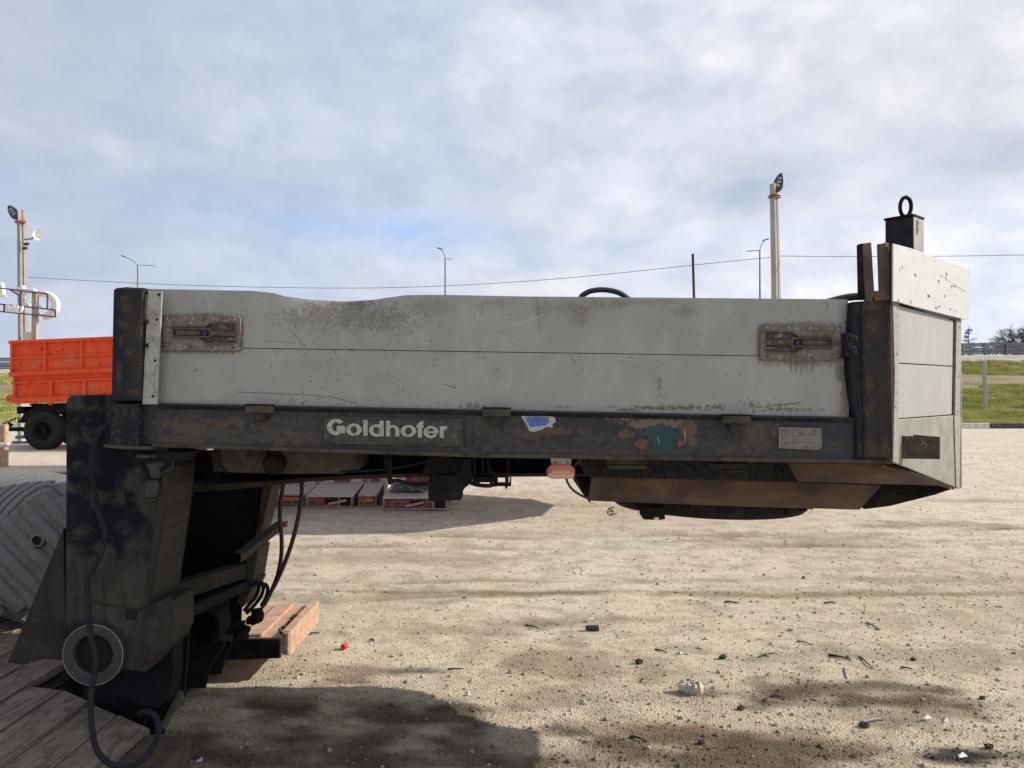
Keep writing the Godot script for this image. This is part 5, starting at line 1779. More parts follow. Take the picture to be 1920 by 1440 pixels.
	slab(s, PackedVector2Array([Vector2(1.036, 1.4635), Vector2(1.1994, 1.4594), Vector2(1.2011, 1.3871), Vector2(1.1907, 1.3747), Vector2(1.0336, 1.3809)]), 2.999, 3.01, 0.0008)
	part("data_plate", s, plate_print(), goose)
	# torn sticker
	s = new_mesh()
	slab(s, PackedVector2Array([Vector2(0.0331, 1.5111), Vector2(0.062, 1.5049), Vector2(0.0993, 1.509), Vector2(0.1344, 1.5131), Vector2(0.1675, 1.5007), Vector2(0.1696, 1.4842), Vector2(0.1572, 1.4739), Vector2(0.1592, 1.4615), Vector2(0.1323, 1.4635), Vector2(0.1158, 1.4532), Vector2(0.0848, 1.4449), Vector2(0.0662, 1.4491), Vector2(0.0538, 1.478), Vector2(0.0393, 1.4987)]), 3.0045, 3.01, 0.0004)
	var st := part("torn_sticker", s, plain(Color(0.38, 0.39, 0.37), 0.6), goose)
	s = new_mesh()
	slab(s, PackedVector2Array([Vector2(0.0517, 1.5007), Vector2(0.0993, 1.5049), Vector2(0.1406, 1.5007), Vector2(0.1448, 1.4842), Vector2(0.1282, 1.4697), Vector2(0.0931, 1.4677), Vector2(0.0724, 1.4635), Vector2(0.06, 1.4801)]), 3.0035, 3.008, 0.0003)
	part("blue_print", s, surfaced(blended(128, 128, Color(0.03, 0.10, 0.36), [[Color(0.16, 0.25, 0.45), 0.05, 4, 0.5, 0.75, 0.8]], 66), 0.06, 0.5), st)
	# side marker lamp
	var lamp := group_part("marker_lamp", goose)
	s = new_mesh()
	slab(s, PackedVector2Array([Vector2(0.1494, 1.3442), Vector2(0.2292, 1.3422), Vector2(0.2271, 1.3176), Vector2(0.1514, 1.3197)]), 2.985, 2.998, 0.001)
	part("lamp_bracket", s, M.aged, lamp)
	for x in [1041.0, 1064.0]:
		s = new_mesh()
		rivet(s, Vector3((x - 960.0) / 1450.0 * 2.985, 1.3306, -2.985), 0.006, 0.003)
		part("lamp_screw", s, M.clamp, lamp)
	var capsule := func(wide: float, high: float, c: Vector2) -> PackedVector2Array:
		var p := PackedVector2Array()
		for k in 24:
			var a := TAU * (k + 0.5) / 24.0
			p.append(c + Vector2(signf(cos(a)) * (wide - high) + cos(a) * high, sin(a) * high))
		return p
	var c2 := Vector2(0.1866, 1.2942)
	s = new_mesh()
	slab(s, capsule.call(0.0541, 0.0255, c2), 2.945, 2.985, 0.009)
	part("lamp_body", s, M.lamp_rim, lamp)
	s = new_mesh()
	slab(s, capsule.call(0.05, 0.0106, c2 - Vector2(0, 0.0122)), 2.9425, 2.95, 0.002)
	part("lower_lens", s, M.lamp_pale, lamp)
	s = new_mesh()
	slab(s, capsule.call(0.0378, 0.0082, c2 + Vector2(0, 0.002)), 2.939, 2.95, 0.003)
	part("reflector", s, M.lamp_lens, lamp)
	s = new_mesh()
	slab(s, capsule.call(0.0327, 0.0033, c2 + Vector2(0, 0.0)), 2.936, 2.942, 0.001)
	part("lens_stripe", s, M.lamp_stripe, lamp)

func plate_print() -> StandardMaterial3D:
	var im := blended(324, 172, Color(0.16, 0.145, 0.115), [
		[Color(0.10, 0.09, 0.075), 0.012, 5, 0.45, 0.75, 0.8],
		[Color(0.24, 0.22, 0.185), 0.03, 4, 0.55, 0.8, 0.5]], 67)
	var pale := Color(0.30, 0.275, 0.24)
	var dark := Color(0.05, 0.045, 0.04)
	for q in [[30, 76, 150, 12, 1], [158, 74, 140, 14, 1], [30, 98, 60, 12, 1], [90, 98, 50, 12, 1], [150, 96, 75, 14, 1], [232, 98, 60, 14, 1], [60, 122, 80, 10, 1], [150, 120, 70, 16, 1], [230, 122, 60, 12, 1], [140, 26, 110, 10, 1], [145, 46, 100, 4, 0], [145, 90, 8, 20, 0], [226, 92, 5, 24, 0], [40, 112, 130, 4, 0], [160, 112, 130, 4, 0]]:
		for k in int(q[2] / 3.0):
			var p := Vector2(q[0] + k * 3.0 + rng.randf_range(-1, 1), q[1] + rng.randf_range(-1.5, 1.5))
			stroke(im, [p, p + Vector2(2.5, q[3])], 1.0, pale if q[4] == 1 else dark, rng.randf_range(0.1, 0.7))
	for q in [[[4, 4], [318, 10]], [[4, 4], [4, 165]], [[4, 165], [300, 170]], [[318, 10], [320, 140]]]:
		stroke(im, [Vector2(q[0][0], q[0][1]), Vector2(q[1][0], q[1][1])], 2.0, pale, 0.6)
	for q in [[14, 16], [306, 20], [14, 152], [300, 156]]:
		stroke(im, [Vector2(q[0], q[1]), Vector2(q[0] + 2, q[1] + 2)], 4.0, dark, 0.9)
	return flat_print(im, 0.6)

# ---------------------------------------------------------------- front corner of the gooseneck
func chamfer() -> Transform3D:
	var k := sqrt(0.5)
	return Transform3D(Basis(Vector3(k, 0, -k), Vector3.UP, Vector3(k, 0, k)), Vector3(1.473, 0, -NEAR))

func front_plate(called: String, poly: PackedVector2Array, off: float, thick: float, m: Material, parent: Node3D, b := 0.0015) -> MeshInstance3D:
	var at := chamfer()
	at.origin += at.basis.z * off
	var s := new_mesh()
	plate(s, poly, at, thick, b)
	return part(called, s, m, parent)

func make_gooseneck_front():
	# corner post
	var s: SurfaceTool
	uv_box = Rect2(1.2804, 1.3265, 1.4862 - 1.2804, 1.971 - 1.3265)
	s = new_mesh()
	slab(s, PackedVector2Array([Vector2(1.3171, 1.9489), Vector2(1.4039, 1.9551), Vector2(1.4679, 1.9551), Vector2(1.4705, 1.6722), Vector2(1.473, 1.3425), Vector2(1.3309, 1.3466), Vector2(1.3294, 1.4866), Vector2(1.3114, 1.5897), Vector2(1.3014, 1.6722), Vector2(1.2997, 1.7547), Vector2(1.3084, 1.8373)]), 2.985, 3.14, 0.006)
	var post := part("corner_post", s, post_print(220, 689, 2.2, 1582, 555, [[1634, 575, 20, 9], [1628, 840, 16, 16], [1660, 835, 8, 20], [1622, 646, 9, 5], [1620, 678, 5, 14], [1636, 612, 12, 12], [1628, 720, 9, 16], [1622, 772, 8, 14], [1635, 760, 8, 10], [1668, 680, 3, 70], [1645, 850, 24, 6]], [[1628, 700, 12, 140], [1640, 610, 20, 30], [1632, 790, 12, 60], [1655, 740, 14, 120]], 82), goose)
	s = new_mesh()
	slab(s, PackedVector2Array([Vector2(1.3456, 1.9477), Vector2(1.3518, 1.9518), Vector2(1.3608, 1.6719), Vector2(1.3634, 1.3475), Vector2(1.3531, 1.3475), Vector2(1.3485, 1.6719)]), 2.979, 2.99, 0.0015)
	part("weld_rib", s, M.black, post)
	for q in [[1586.0, 1600.0, 624.0, 668.0, 2.965], [1594.0, 1607.0, 629.0, 640.0, 2.955], [1594.0, 1606.0, 650.0, 664.0, 2.955]]:
		s = new_mesh()
		var d: float = q[4]
		var x0: float = (q[0] - 960.0) / 1450.0 * d
		var x1: float = (q[1] - 960.0) / 1450.0 * d
		var y0: float = 1.6 + (735.0 - q[3]) / 1450.0 * d
		var y1: float = 1.6 + (735.0 - q[2]) / 1450.0 * d
		box(s, Vector3((x0 + x1) / 2, (y0 + y1) / 2, -d - 0.02), Vector3(x1 - x0, y1 - y0, 0.05), 0.004)
		part("latch_keeper", s, M.black, post)
	# the forked rusty stake on the post
	s = new_mesh()
	slab(s, PackedVector2Array([Vector2(1.3599, 2.1763), Vector2(1.3931, 2.1804), Vector2(1.4064, 1.9459), Vector2(1.3712, 1.9459)]), 2.99, 3.012, 0.003)
	slab(s, PackedVector2Array([Vector2(1.422, 2.1742), Vector2(1.4615, 2.1783), Vector2(1.4665, 1.9459), Vector2(1.3878, 1.9459), Vector2(1.4046, 1.9915), Vector2(1.4274, 1.9936)]), 2.99, 3.012, 0.003)
	var fork := part("stake_fork", s, M.brown, goose)
	s = new_mesh()
	slab(s, PackedVector2Array([Vector2(1.3474, 2.1742), Vector2(1.3619, 2.1783), Vector2(1.3733, 1.9583), Vector2(1.3506, 1.9583)]), 3.0, 3.02, 0.002)
	slab(s, PackedVector2Array([Vector2(1.4552, 2.1721), Vector2(1.4656, 2.1763), Vector2(1.4728, 1.9583), Vector2(1.4603, 1.9583)]), 3.0, 3.03, 0.002)
	part("stake_flange", s, M.dark, fork)
	s = new_mesh()
	slab(s, PackedVector2Array([Vector2(1.4407, 2.1783), Vector2(1.4532, 2.1783), Vector2(1.4531, 2.1617), Vector2(1.4427, 2.1617)]), 2.985, 3.0, 0.001)
	part("bright_chip", s, M.aged, fork)
	# chamfered corner: panels, frame angles and skirt
	front_plate("corner_panel", PackedVector2Array([Vector2(0.0586, 1.9423), Vector2(0.7916, 1.9292), Vector2(0.7754, 1.7199), Vector2(0.0586, 1.7154)]), 0.0, 0.02, M.white, goose)
	front_plate("corner_panel", PackedVector2Array([Vector2(0.0586, 1.7112), Vector2(0.7754, 1.715), Vector2(0.7594, 1.4976), Vector2(0.0468, 1.4955)]), 0.0, 0.02, M.white, goose)
	var la := front_plate("frame_angle", PackedVector2Array([Vector2(0.0003, 1.9563), Vector2(0.0704, 1.9558), Vector2(0.0586, 1.4847), Vector2(0.0468, 1.3346), Vector2(-0.0055, 1.3296), Vector2(0.0176, 1.6727)]), 0.006, 0.03, M.aged, goose)
	var ra := front_plate("frame_angle", PackedVector2Array([Vector2(0.8242, 1.9388), Vector2(0.899, 1.9388), Vector2(0.8655, 1.4929), Vector2(0.8655, 1.4382), Vector2(0.7835, 1.4408)]), 0.006, 0.03, M.aged, goose)
	front_plate("dark_gap", PackedVector2Array([Vector2(0.7754, 1.9355), Vector2(0.8324, 1.9344), Vector2(0.7916, 1.4969), Vector2(0.7514, 1.4978)]), -0.004, 0.02, M.hole, goose)  # dark strip stands in for the shaded gap beside the panels
	front_plate("skirt", PackedVector2Array([Vector2(0.0234, 1.4919), Vector2(0.7835, 1.4922), Vector2(0.8655, 1.473), Vector2(0.8489, 1.1537), Vector2(0.7594, 1.1713), Vector2(0.1676, 1.2949), Vector2(0.0003, 1.3292)]), 0.002, 0.012, M.galvanised, goose)
	front_plate("skirt_edge", PackedVector2Array([Vector2(0.7754, 1.4899), Vector2(0.8738, 1.4828), Vector2(0.8489, 1.1512), Vector2(0.7997, 1.1629)]), 0.007, 0.02, M.aged, goose)
	var up := front_plate("upper_panel", upper_outline(), 0.022, 0.006, panel_print(), goose)
	for q in [Vector2(0.0468, 1.9266), Vector2(0.0409, 1.7484), Vector2(0.0234, 1.5418)]:
		hole_on(q, 0.0066, 0.0045, la)
	for q in [Vector2(0.8572, 1.9012), Vector2(0.8489, 1.6745), Vector2(0.8324, 1.5109)]:
		hole_on(q, 0.0066, 0.006, ra)
	# front face and far corner close the body
	s = new_mesh()
	box(s, Vector3(2.10, 1.66, -3.775), Vector3(0.03, 1.02, 0.28), 0.004)
	part("front_panel", s, M.white, goose)
	s = new_mesh()
	var k := sqrt(0.5)
	var at := Transform3D(Basis(Vector3(-k, 0, -k), Vector3.UP, Vector3(k, 0, -k)), Vector3(2.107, 0, -3.916))
	plate(s, PackedVector2Array([Vector2(0, 1.149), Vector2(0.897, 1.325), Vector2(0.897, 2.06), Vector2(0, 2.06)]), at, 0.03, 0.003)
	part("far_corner_panel", s, M.white, goose)
	s = new_mesh()
	var plan := PackedVector2Array([Vector2(1.40, -3.06), Vector2(1.46, -3.02), Vector2(2.08, -3.65), Vector2(2.08, -3.90), Vector2(1.46, -4.52), Vector2(1.40, -4.52)])
	plate(s, plan, Transform3D(Basis(Vector3(1, 0, 0), Vector3(0, 0, 1), Vector3(0, -1, 0)), Vector3(0, 1.46, 0)), 0.02, 0.003)
	part("nose_floor", s, M.deck, goose)
	# the bent plate under the nose
	s = new_mesh()
	wedge_x(s)
	part("nose_underplate", s, M.brown, goose)
	# bracket standing out from the post
	s = new_mesh()
	slab(s, PackedVector2Array([Vector2(1.5298, 1.4265), Vector2(1.5975, 1.4244), Vector2(1.5975, 1.4307), Vector2(1.699, 1.4223), Vector2(1.6985, 1.3335), Vector2(1.5441, 1.3356)]), 3.07, 3.082, 0.0015)
	var br := part("number_bracket", s, M.rust, goose)
	s = new_mesh()
	var cc := Vector2(1.6311, 1.3863)
	var arc := []
	for i in 12:
		var a := deg_to_rad(lerpf(160.0, -70.0, i / 11.0))
		arc.append(Vector3(cc.x + cos(a) * 0.0105, cc.y + sin(a) * 0.0105, -3.0685))
	tube(s, arc, 0.0016, 6)
	part("weld_mark", s, M.aged, br)
	# square post with a lifting ring
	s = new_mesh()
	var turn := Basis(Vector3.UP, deg_to_rad(-49.0))
	var mid := Vector3(1.7789, (2.3819 + 1.47) / 2.0, -3.5)
	box(s, mid, Vector3(0.122, 2.3819 - 1.47, 0.122), 0.008, turn)
	var sq := part("ring_post", s, M.black, goose)
	s = new_mesh()
	box(s, Vector3(mid.x, 2.3843, -3.5), Vector3(0.128, 0.010, 0.128), 0.004, turn)
	part("post_cap", s, M.dark, sq)
	s = new_mesh()
	box(s, mid + turn.x * 0.061 + Vector3(0, 0.0, 0), Vector3(0.004, 2.3699 - 1.47, 0.108), 0.001, turn)
	part("grey_side", s, M.galvanised, sq)
	s = new_mesh()
	var rc := Vector3(1.7857, 2.4396, -3.5)
	var ring := []
	for i in 33:
		var a := TAU * i / 32.0
		ring.append(rc + Vector3(cos(a) * 0.031 * (0.80 if absf(sin(a)) > 0.85 else 1.0), sin(a) * 0.043, sin(a) * 0.006 - cos(a) * 0.012))
	tube(s, ring, 0.0085, 10)
	part("lifting_ring", s, M.dark, sq)
	s = new_mesh()
	var drip := Vector3(mid.x, 2.3606, -3.5) + turn.x * 0.0645 + turn.z * 0.02
	for i in 7:
		lump(s, drip + Vector3(0.002 * sin(i * 2.0), -0.009 * i, 0.0), Vector3(0.006 - i * 0.0006, 0.008, 0.004), i, 0.3, 4)
	part("paint_drip", s, M.letter, sq)

func wedge_x(s: SurfaceTool):
	var a := Vector3(1.45, 1.315, -3.03)
	var b := Vector3(2.09, 1.145, -3.66)
	var c := Vector3(2.09, 1.145, -3.90)
	var d := Vector3(1.45, 1.315, -4.52)
	var low := Vector3(0, -0.008, 0)
	quad(s, a, b, c, d)
	quad(s, d + low, c + low, b + low, a + low)
	quad(s, a + low, b + low, b, a)
	quad(s, b + low, c + low, c, b)
	quad(s, c + low, d + low, d, c)
	quad(s, d + low, a + low, a, d)

func hole_on(q: Vector2, off: float, r: float, parent: Node3D):
	var at := chamfer()
	var s := new_mesh()
	lathe(s, [Vector2(0.0, r), Vector2(0.0006, 0.0)], at * Transform3D(Basis(), Vector3(q.x, q.y, off)), 10)
	part("bolt_hole", s, M.hole, parent)

func upper_outline() -> PackedVector2Array:
	# its free top edge is bent and torn towards the front
	return PackedVector2Array([Vector2(-0.0396, 2.1688), Vector2(0.1676, 2.1774), Vector2(0.4309, 2.1799), Vector2(0.6196, 2.1819), Vector2(0.65, 2.1783), Vector2(0.6963, 2.1862), Vector2(0.7355, 2.1811), Vector2(0.7997, 2.1862), Vector2(0.8489, 2.1819), Vector2(0.9075, 2.1811), Vector2(0.9502, 2.1884), Vector2(0.9936, 2.1831), Vector2(0.9762, 2.0204), Vector2(0.9588, 1.9478), Vector2(0.899, 1.9388), Vector2(0.5747, 1.941), Vector2(0.1676, 1.9445), Vector2(0.0003, 1.948), Vector2(-0.0452, 1.9463)])

func panel_print() -> StandardMaterial3D:
	var im := blended(640, 320, Color(0.475, 0.485, 0.48), [
		[Color(0.43, 0.435, 0.42), 0.008, 5, 0.45, 0.8, 0.7],
		[Color(0.52, 0.525, 0.515), 0.02, 4, 0.6, 0.8, 0.5]], 68)
	var n := fnl(69, 0.12, 3)
	rng.seed = 33
	# bullet-like dents and rust specks, placed by their share of the panel's width and height
	var spots := [[0.10, 0.36, 3, 6], [0.075, 0.42, 2, 5], [0.255, 0.42, 4, 8], [0.555, 0.40, 4, 8], [0.055, 0.93, 3, 8], [0.20, 0.90, 2, 10], [0.42, 0.72, 6, 8], [0.43, 0.72, 5, 5], [0.64, 0.64, 4, 6], [0.52, 0.90, 5, 6], [0.56, 0.86, 6, 4], [0.74, 0.42, 5, 5], [0.78, 0.40, 9, 4], [0.72, 0.86, 4, 6], [0.80, 0.87, 3, 5], [0.665, 0.22, 4, 10], [0.66, 0.30, 3, 6]]
	for q in spots:
		var x: float = q[0] * 640.0
		var y: float = q[1] * 320.0
		blob(im, x + 1, y + q[3] * 0.9, q[2] * 1.6, q[3] * 2.2, Color(0.30, 0.25, 0.19), 0.7, n, 0.6, 0.8)
		blob(im, x, y, q[2] * 1.9, q[3] * 1.3, Color(0.012, 0.012, 0.014), 1.0, n, 0.35, 0.3)
	for k in 9:
		blob(im, 380.0 + k * 27.0, 92.0 + k * 6.0, rng.randf_range(8, 18), rng.randf_range(4, 9), Color(0.16, 0.155, 0.145), 0.8, n, 0.9, 0.4)
	for k in 40:
		var p := Vector2(rng.randf() * 640.0, rng.randf() * 320.0)
		stroke(im, [p, p + Vector2(rng.randf_range(-6, 6), rng.randf_range(0, 12))], 0.7, Color(0.42, 0.39, 0.33), 0.4)
	var m := flat_print(im, 0.5)
	# the panel lies in the chamfer: the scene's x runs 0.707 of its length, y is height
	uv_box = Rect2(1.4565, 1.9373, 0.70, 2.1742 - 1.9373)
	return m

# ---------------------------------------------------------------- what hangs under the gooseneck
func make_gooseneck_under():
	var s := new_mesh()
	# main girder behind the side beam
	slab(s, PackedVector2Array([Vector2(-1.5534, 1.3309), Vector2(0.3547, 1.3187), Vector2(0.3546, 1.2259), Vector2(-0.3913, 1.2234), Vector2(-0.7092, 1.2136), Vector2(-0.8803, 1.2039), Vector2(-1.0759, 1.1843), Vector2(-1.2959, 1.1672), Vector2(-1.5403, 1.1575)]), 3.55, 3.62, 0.003)
	part("main_girder", s, M.dark, goose)
	s = new_mesh()
	slab(s, PackedVector2Array([Vector2(-1.5188, 1.1902), Vector2(-1.2777, 1.1998), Vector2(-1.0608, 1.2119), Vector2(-0.868, 1.2287), Vector2(-0.6992, 1.2384), Vector2(-0.3858, 1.2456), Vector2(0.3496, 1.2456), Vector2(0.3496, 1.2311), Vector2(-0.3858, 1.2287), Vector2(-0.6992, 1.2191), Vector2(-0.8679, 1.2095), Vector2(-1.0607, 1.1902), Vector2(-1.2776, 1.1685), Vector2(-1.5186, 1.1565)]), 3.38, 3.74, 0.003)
	part("girder_flange", s, M.mud, goose)
	s = new_mesh()
	slab(s, PackedVector2Array([Vector2(0.2728, 1.3113), Vector2(1.5915, 1.2976), Vector2(1.5797, 1.2), Vector2(1.2274, 1.2136), Vector2(0.3182, 1.2409)]), 3.3, 3.34, 0.002)
	part("inner_web", s, M.black, goose)
	# belly pan that carries the king pin plate
	s = new_mesh()
	slab(s, PackedVector2Array([Vector2(0.3557, 1.2349), Vector2(1.2721, 1.2137), Vector2(1.6372, 1.1996), Vector2(1.6253, 1.1784), Vector2(1.5353, 1.0796), Vector2(1.0361, 1.0937), Vector2(0.3368, 1.1196)]), 3.42, 3.46, 0.003)
	part("belly_pan", s, M.brown, goose)
	s = new_mesh()
	bar(s, Vector3(0.332, 1.2379, -3.37), Vector3(1.6156, 1.2101, -3.37), 0.06, 0.012, 0.002)
	part("pan_lip", s, M.mud, goose)
	s = new_mesh()
	slab(s, PackedVector2Array([Vector2(0.2926, 1.2082), Vector2(0.3621, 1.2082), Vector2(0.3545, 1.0943), Vector2(0.3273, 1.129)]), 3.5, 4.1, 0.003)
	part("pan_end", s, M.dark, goose)
	s = new_mesh()
	slab(s, PackedVector2Array([Vector2(1.6533, 1.1996), Vector2(1.9116, 1.1996), Vector2(2.1334, 1.1454), Vector2(2.0144, 1.1068), Vector2(1.8075, 1.0552), Vector2(1.6887, 1.0397)]), 3.7, 4.0, 0.003)
	part("king_pin_plate", s, M.dark, goose)
	s = new_mesh()
	slab(s, PackedVector2Array([Vector2(1.1285, 1.3114), Vector2(1.5452, 1.3049), Vector2(1.7921, 1.216), Vector2(1.5079, 1.2247), Vector2(1.1716, 1.2355)]), 3.16, 3.18, 0.002)
	part("nose_gusset", s, M.brown, goose)
	# timber blocks wedged under the beam
	for q in [[1140.0, 1215.0, 858.0, 871.0], [1142.0, 1214.0, 871.5, 880.0], [1330.0, 1402.0, 868.0, 880.0], [1362.0, 1396.0, 880.5, 886.0]]:
		s = new_mesh()
		var x0: float = (q[0] - 960.0) / 1450.0 * 3.1
		var x1: float = (q[1] - 960.0) / 1450.0 * 3.1
		var y0: float = 1.6 + (735.0 - q[3]) / 1450.0 * 3.1
		var y1: float = 1.6 + (735.0 - q[2]) / 1450.0 * 3.1
		box(s, Vector3((x0 + x1) / 2, (y0 + y1) / 2, -3.16), Vector3(x1 - x0, y1 - y0, 0.1), 0.004)
		part("packing_block", s, M.dust if q[0] < 1300.0 else M.mud, goose)
	# small bolts and scraps of wire on the pan lip
	for q in [[1096.0, 873.0, 1097.0, 880.0], [1119.0, 886.0, 1119.0, 892.0], [1196.0, 882.0, 1194.0, 899.0], [1220.0, 889.0, 1221.0, 894.0], [1261.0, 888.0, 1259.0, 908.0], [1457.0, 880.0, 1459.0, 893.0], [1574.0, 876.0, 1575.0, 886.0], [1635.0, 874.0, 1634.0, 878.0]]:
		s = new_mesh()
		tube(s, [Vector3((q[0] - 960.0) / 1450.0 * 3.28, 1.6 + (735.0 - q[1]) / 1450.0 * 3.28, -3.28), Vector3((q[2] - 960.0) / 1450.0 * 3.28, 1.6 + (735.0 - q[3]) / 1450.0 * 3.28, -3.26)], 0.003, 5)
		part("wire_end", s, M.dust, goose)
	# tank and its valve
	s = new_mesh()
	slab(s, PackedVector2Array([Vector2(-1.2393, 1.3817), Vector2(-0.6483, 1.3729), Vector2(-0.6437, 1.2892), Vector2(-0.6613, 1.2672), Vector2(-0.7054, 1.2605), Vector2(-0.9258, 1.2605), Vector2(-1.1683, 1.2672), Vector2(-1.2257, 1.2716), Vector2(-1.2389, 1.2848)]), 3.2, 3.5, 0.012)
	var tank := part("air_tank", s, M.dust, goose)
	s = new_mesh()
	slab(s, PackedVector2Array([Vector2(-1.2398, 1.356), Vector2(-1.2046, 1.356), Vector2(-1.2044, 1.2989), Vector2(-1.1779, 1.2726), Vector2(-1.2306, 1.2726)]), 3.185, 3.22, 0.003)
	part("tank_strap", s, M.mud, tank)
	s = new_mesh()
	lathe(s, [Vector2(-0.01, 0.045), Vector2(0.03, 0.043), Vector2(0.045, 0.03), Vector2(0.045, 0.0)], Transform3D(Basis(), Vector3(-0.9758, 1.3055, -3.19)), 18)
	box(s, Vector3(-0.9816, 1.3349, -3.18), Vector3(0.05, 0.05, 0.04), 0.006)
	part("drain_valve", s, M.dark, tank)
	# mudflap box, hangers and pipes in the middle
	s = new_mesh()
	slab(s, PackedVector2Array([Vector2(-0.3537, 1.2128), Vector2(-0.3448, 1.253), Vector2(-0.2194, 1.253), Vector2(-0.2104, 1.2128), Vector2(-0.2081, 1.1591), Vector2(-0.2171, 1.1457), Vector2(-0.3357, 1.139), Vector2(-0.3514, 1.1457)]), 3.25, 3.3, 0.004)
	part("rubber_flap", s, M.rubber, goose)
	s = new_mesh()
	slab(s, PackedVector2Array([Vector2(-0.2295, 1.2417), Vector2(-0.1733, 1.2417), Vector2(-0.178, 1.2019), Vector2(-0.2061, 1.1785), Vector2(-0.2295, 1.1434)]), 3.4, 3.6, 0.004)
	part("valve_housing", s, M.mud, goose)
	s = new_mesh()
	slab(s, PackedVector2Array([Vector2(-0.3706, 1.3141), Vector2(-0.183, 1.3095), Vector2(-0.1784, 1.2478), Vector2(-0.3888, 1.2478)]), 3.36, 3.44, 0.004)
	part("cross_member", s, M.mud, goose)
	for q in [[722.0, 850.0, 733.0, 908.0, 5.0, 3.12], [731.0, 850.0, 732.0, 905.0, 3.5, 3.1], [812.0, 850.0, 811.5, 911.0, 3.2, 3.15], [823.5, 886.0, 823.5, 910.0, 2.0, 3.18], [858.0, 852.0, 862.0, 911.0, 2.5, 3.16], [868.0, 853.0, 864.0, 912.0, 2.0, 3.15], [954.0, 852.0, 951.0, 912.0, 2.2, 3.12], [957.0, 890.0, 957.0, 911.0, 1.6, 3.12], [949.0, 893.0, 949.0, 916.0, 2.0, 3.12]]:
		s = new_mesh()
		var d: float = q[5]
		tube(s, [Vector3((q[0] - 960.0) / 1450.0 * d, 1.6 + (735.0 - q[1]) / 1450.0 * d, -d), Vector3((q[2] - 960.0) / 1450.0 * d, 1.6 + (735.0 - q[3]) / 1450.0 * d, -d)], q[4] / 1450.0 * d, 7)
		part("hanger_rod", s, M.dark, goose)
	for q in [[Vector3(-0.5002, 1.24, -3.13), Vector3(-0.47, 1.2421, -3.13), Vector3(-0.4398, 1.2357, -3.13), Vector3(-0.4096, 1.2271, -3.13), Vector3(-0.3665, 1.2271, -3.13), Vector3(-0.3191, 1.2335, -3.13)], [Vector3(-0.1682, 1.2335, -3.13), Vector3(-0.1401, 1.2249, -3.13), Vector3(-0.097, 1.2206, -3.13), Vector3(-0.0647, 1.2271, -3.13), Vector3(-0.0065, 1.2271, -3.13)]]:
		s = new_mesh()
		tube(s, smooth_line(q, 4), 0.0085, 8)
		part("support_bar", s, M.dark, goose)
	s = new_mesh()
	box(s, Vector3(-0.1119, 1.2374, -3.25), Vector3(0.105, 0.028, 0.06), 0.006)
	for x in [897.0, 921.0]:
		box(s, Vector3((x - 960.0) / 1450.0 * 3.25, 1.2217, -3.25), Vector3(0.012, 0.015, 0.02), 0.003)
	part("valve_block", s, M.dark, goose)
	for x in [889.0, 904.0, 915.0]:
		s = new_mesh()
		tube(s, [Vector3((x - 960.0) / 1450.0 * 3.24, 1.3366, -3.24), Vector3((x + 2.0 - 960.0) / 1450.0 * 3.24, 1.2385, -3.24)], 0.006, 7)
		part("brake_pipe", s, M.hose_grey, goose)
	for q in [[Vector3(-0.7054, 1.2694, -3.2), Vector3(-0.5952, 1.276, -3.2), Vector3(-0.507, 1.2826, -3.2), Vector3(-0.4189, 1.298, -3.2), Vector3(-0.3307, 1.32, -3.2), Vector3(-0.2315, 1.342, -3.2)], [Vector3(-0.0948, 1.2848, -3.2), Vector3(-0.0772, 1.2627, -3.2), Vector3(-0.0551, 1.2517, -3.2), Vector3(-0.022, 1.2517, -3.2)]]:
		s = new_mesh()
		tube(s, smooth_line(q, 5), 0.0055, 7)
		part("air_hose", s, M.hose_grey, goose)
	# lamp cable
	s = new_mesh()
	tube(s, smooth_line([Vector3(0.206, 1.2746, -2.99), Vector3(0.2183, 1.2437, -2.99), Vector3(0.2389, 1.2191, -2.99), Vector3(0.2677, 1.2006, -2.99), Vector3(0.2924, 1.1903, -2.99)], 5), 0.0048, 7)
	part("lamp_cable", s, M.hose, goose)
	s = new_mesh()
	tube(s, smooth_line([Vector3(0.233, 1.29, -3.02), Vector3(0.2455, 1.315, -3.02), Vector3(0.2747, 1.3441, -3.02)], 4), 0.004, 6)
	part("lamp_cable", s, M.hose, goose)
	# coupling block at the rear corner
	var cp := group_part("air_coupling", goose)
	s = new_mesh()
	slab(s, PackedVector2Array([Vector2(-1.488, 1.3667), Vector2(-1.3241, 1.3667), Vector2(-1.2778, 1.3625), Vector2(-1.3238, 1.3205), Vector2(-1.4878, 1.3247)]), 3.02, 3.2, 0.004)
	part("coupling_bracket", s, M.hole, cp)
	s = new_mesh()
	slab(s, PackedVector2Array([Vector2(-1.4553, 1.3582), Vector2(-1.4056, 1.3561), Vector2(-1.4056, 1.3437), Vector2(-1.4552, 1.3437)]), 3.0, 3.03, 0.001)
	slab(s, PackedVector2Array([Vector2(-1.3994, 1.3561), Vector2(-1.387, 1.3561), Vector2(-1.387, 1.3458), Vector2(-1.3994, 1.3458)]), 3.0, 3.03, 0.001)
	part("coupling_tag", s, M.dust, cp)
	s = new_mesh()
	slab(s, PackedVector2Array([Vector2(-1.422, 1.3292), Vector2(-1.3538, 1.3292), Vector2(-1.3558, 1.3107), Vector2(-1.3682, 1.3003), Vector2(-1.368, 1.2673), Vector2(-1.3762, 1.2611), Vector2(-1.4052, 1.2611), Vector2(-1.4136, 1.3003), Vector2(-1.422, 1.3107)]), 3.0, 3.06, 0.008)
	slab(s, PackedVector2Array([Vector2(-1.4155, 1.2591), Vector2(-1.3762, 1.2591), Vector2(-1.3679, 1.2343), Vector2(-1.378, 1.1889), Vector2(-1.4255, 1.1848), Vector2(-1.4337, 1.1848), Vector2(-1.4257, 1.2384)]), 2.995, 3.06, 0.006)
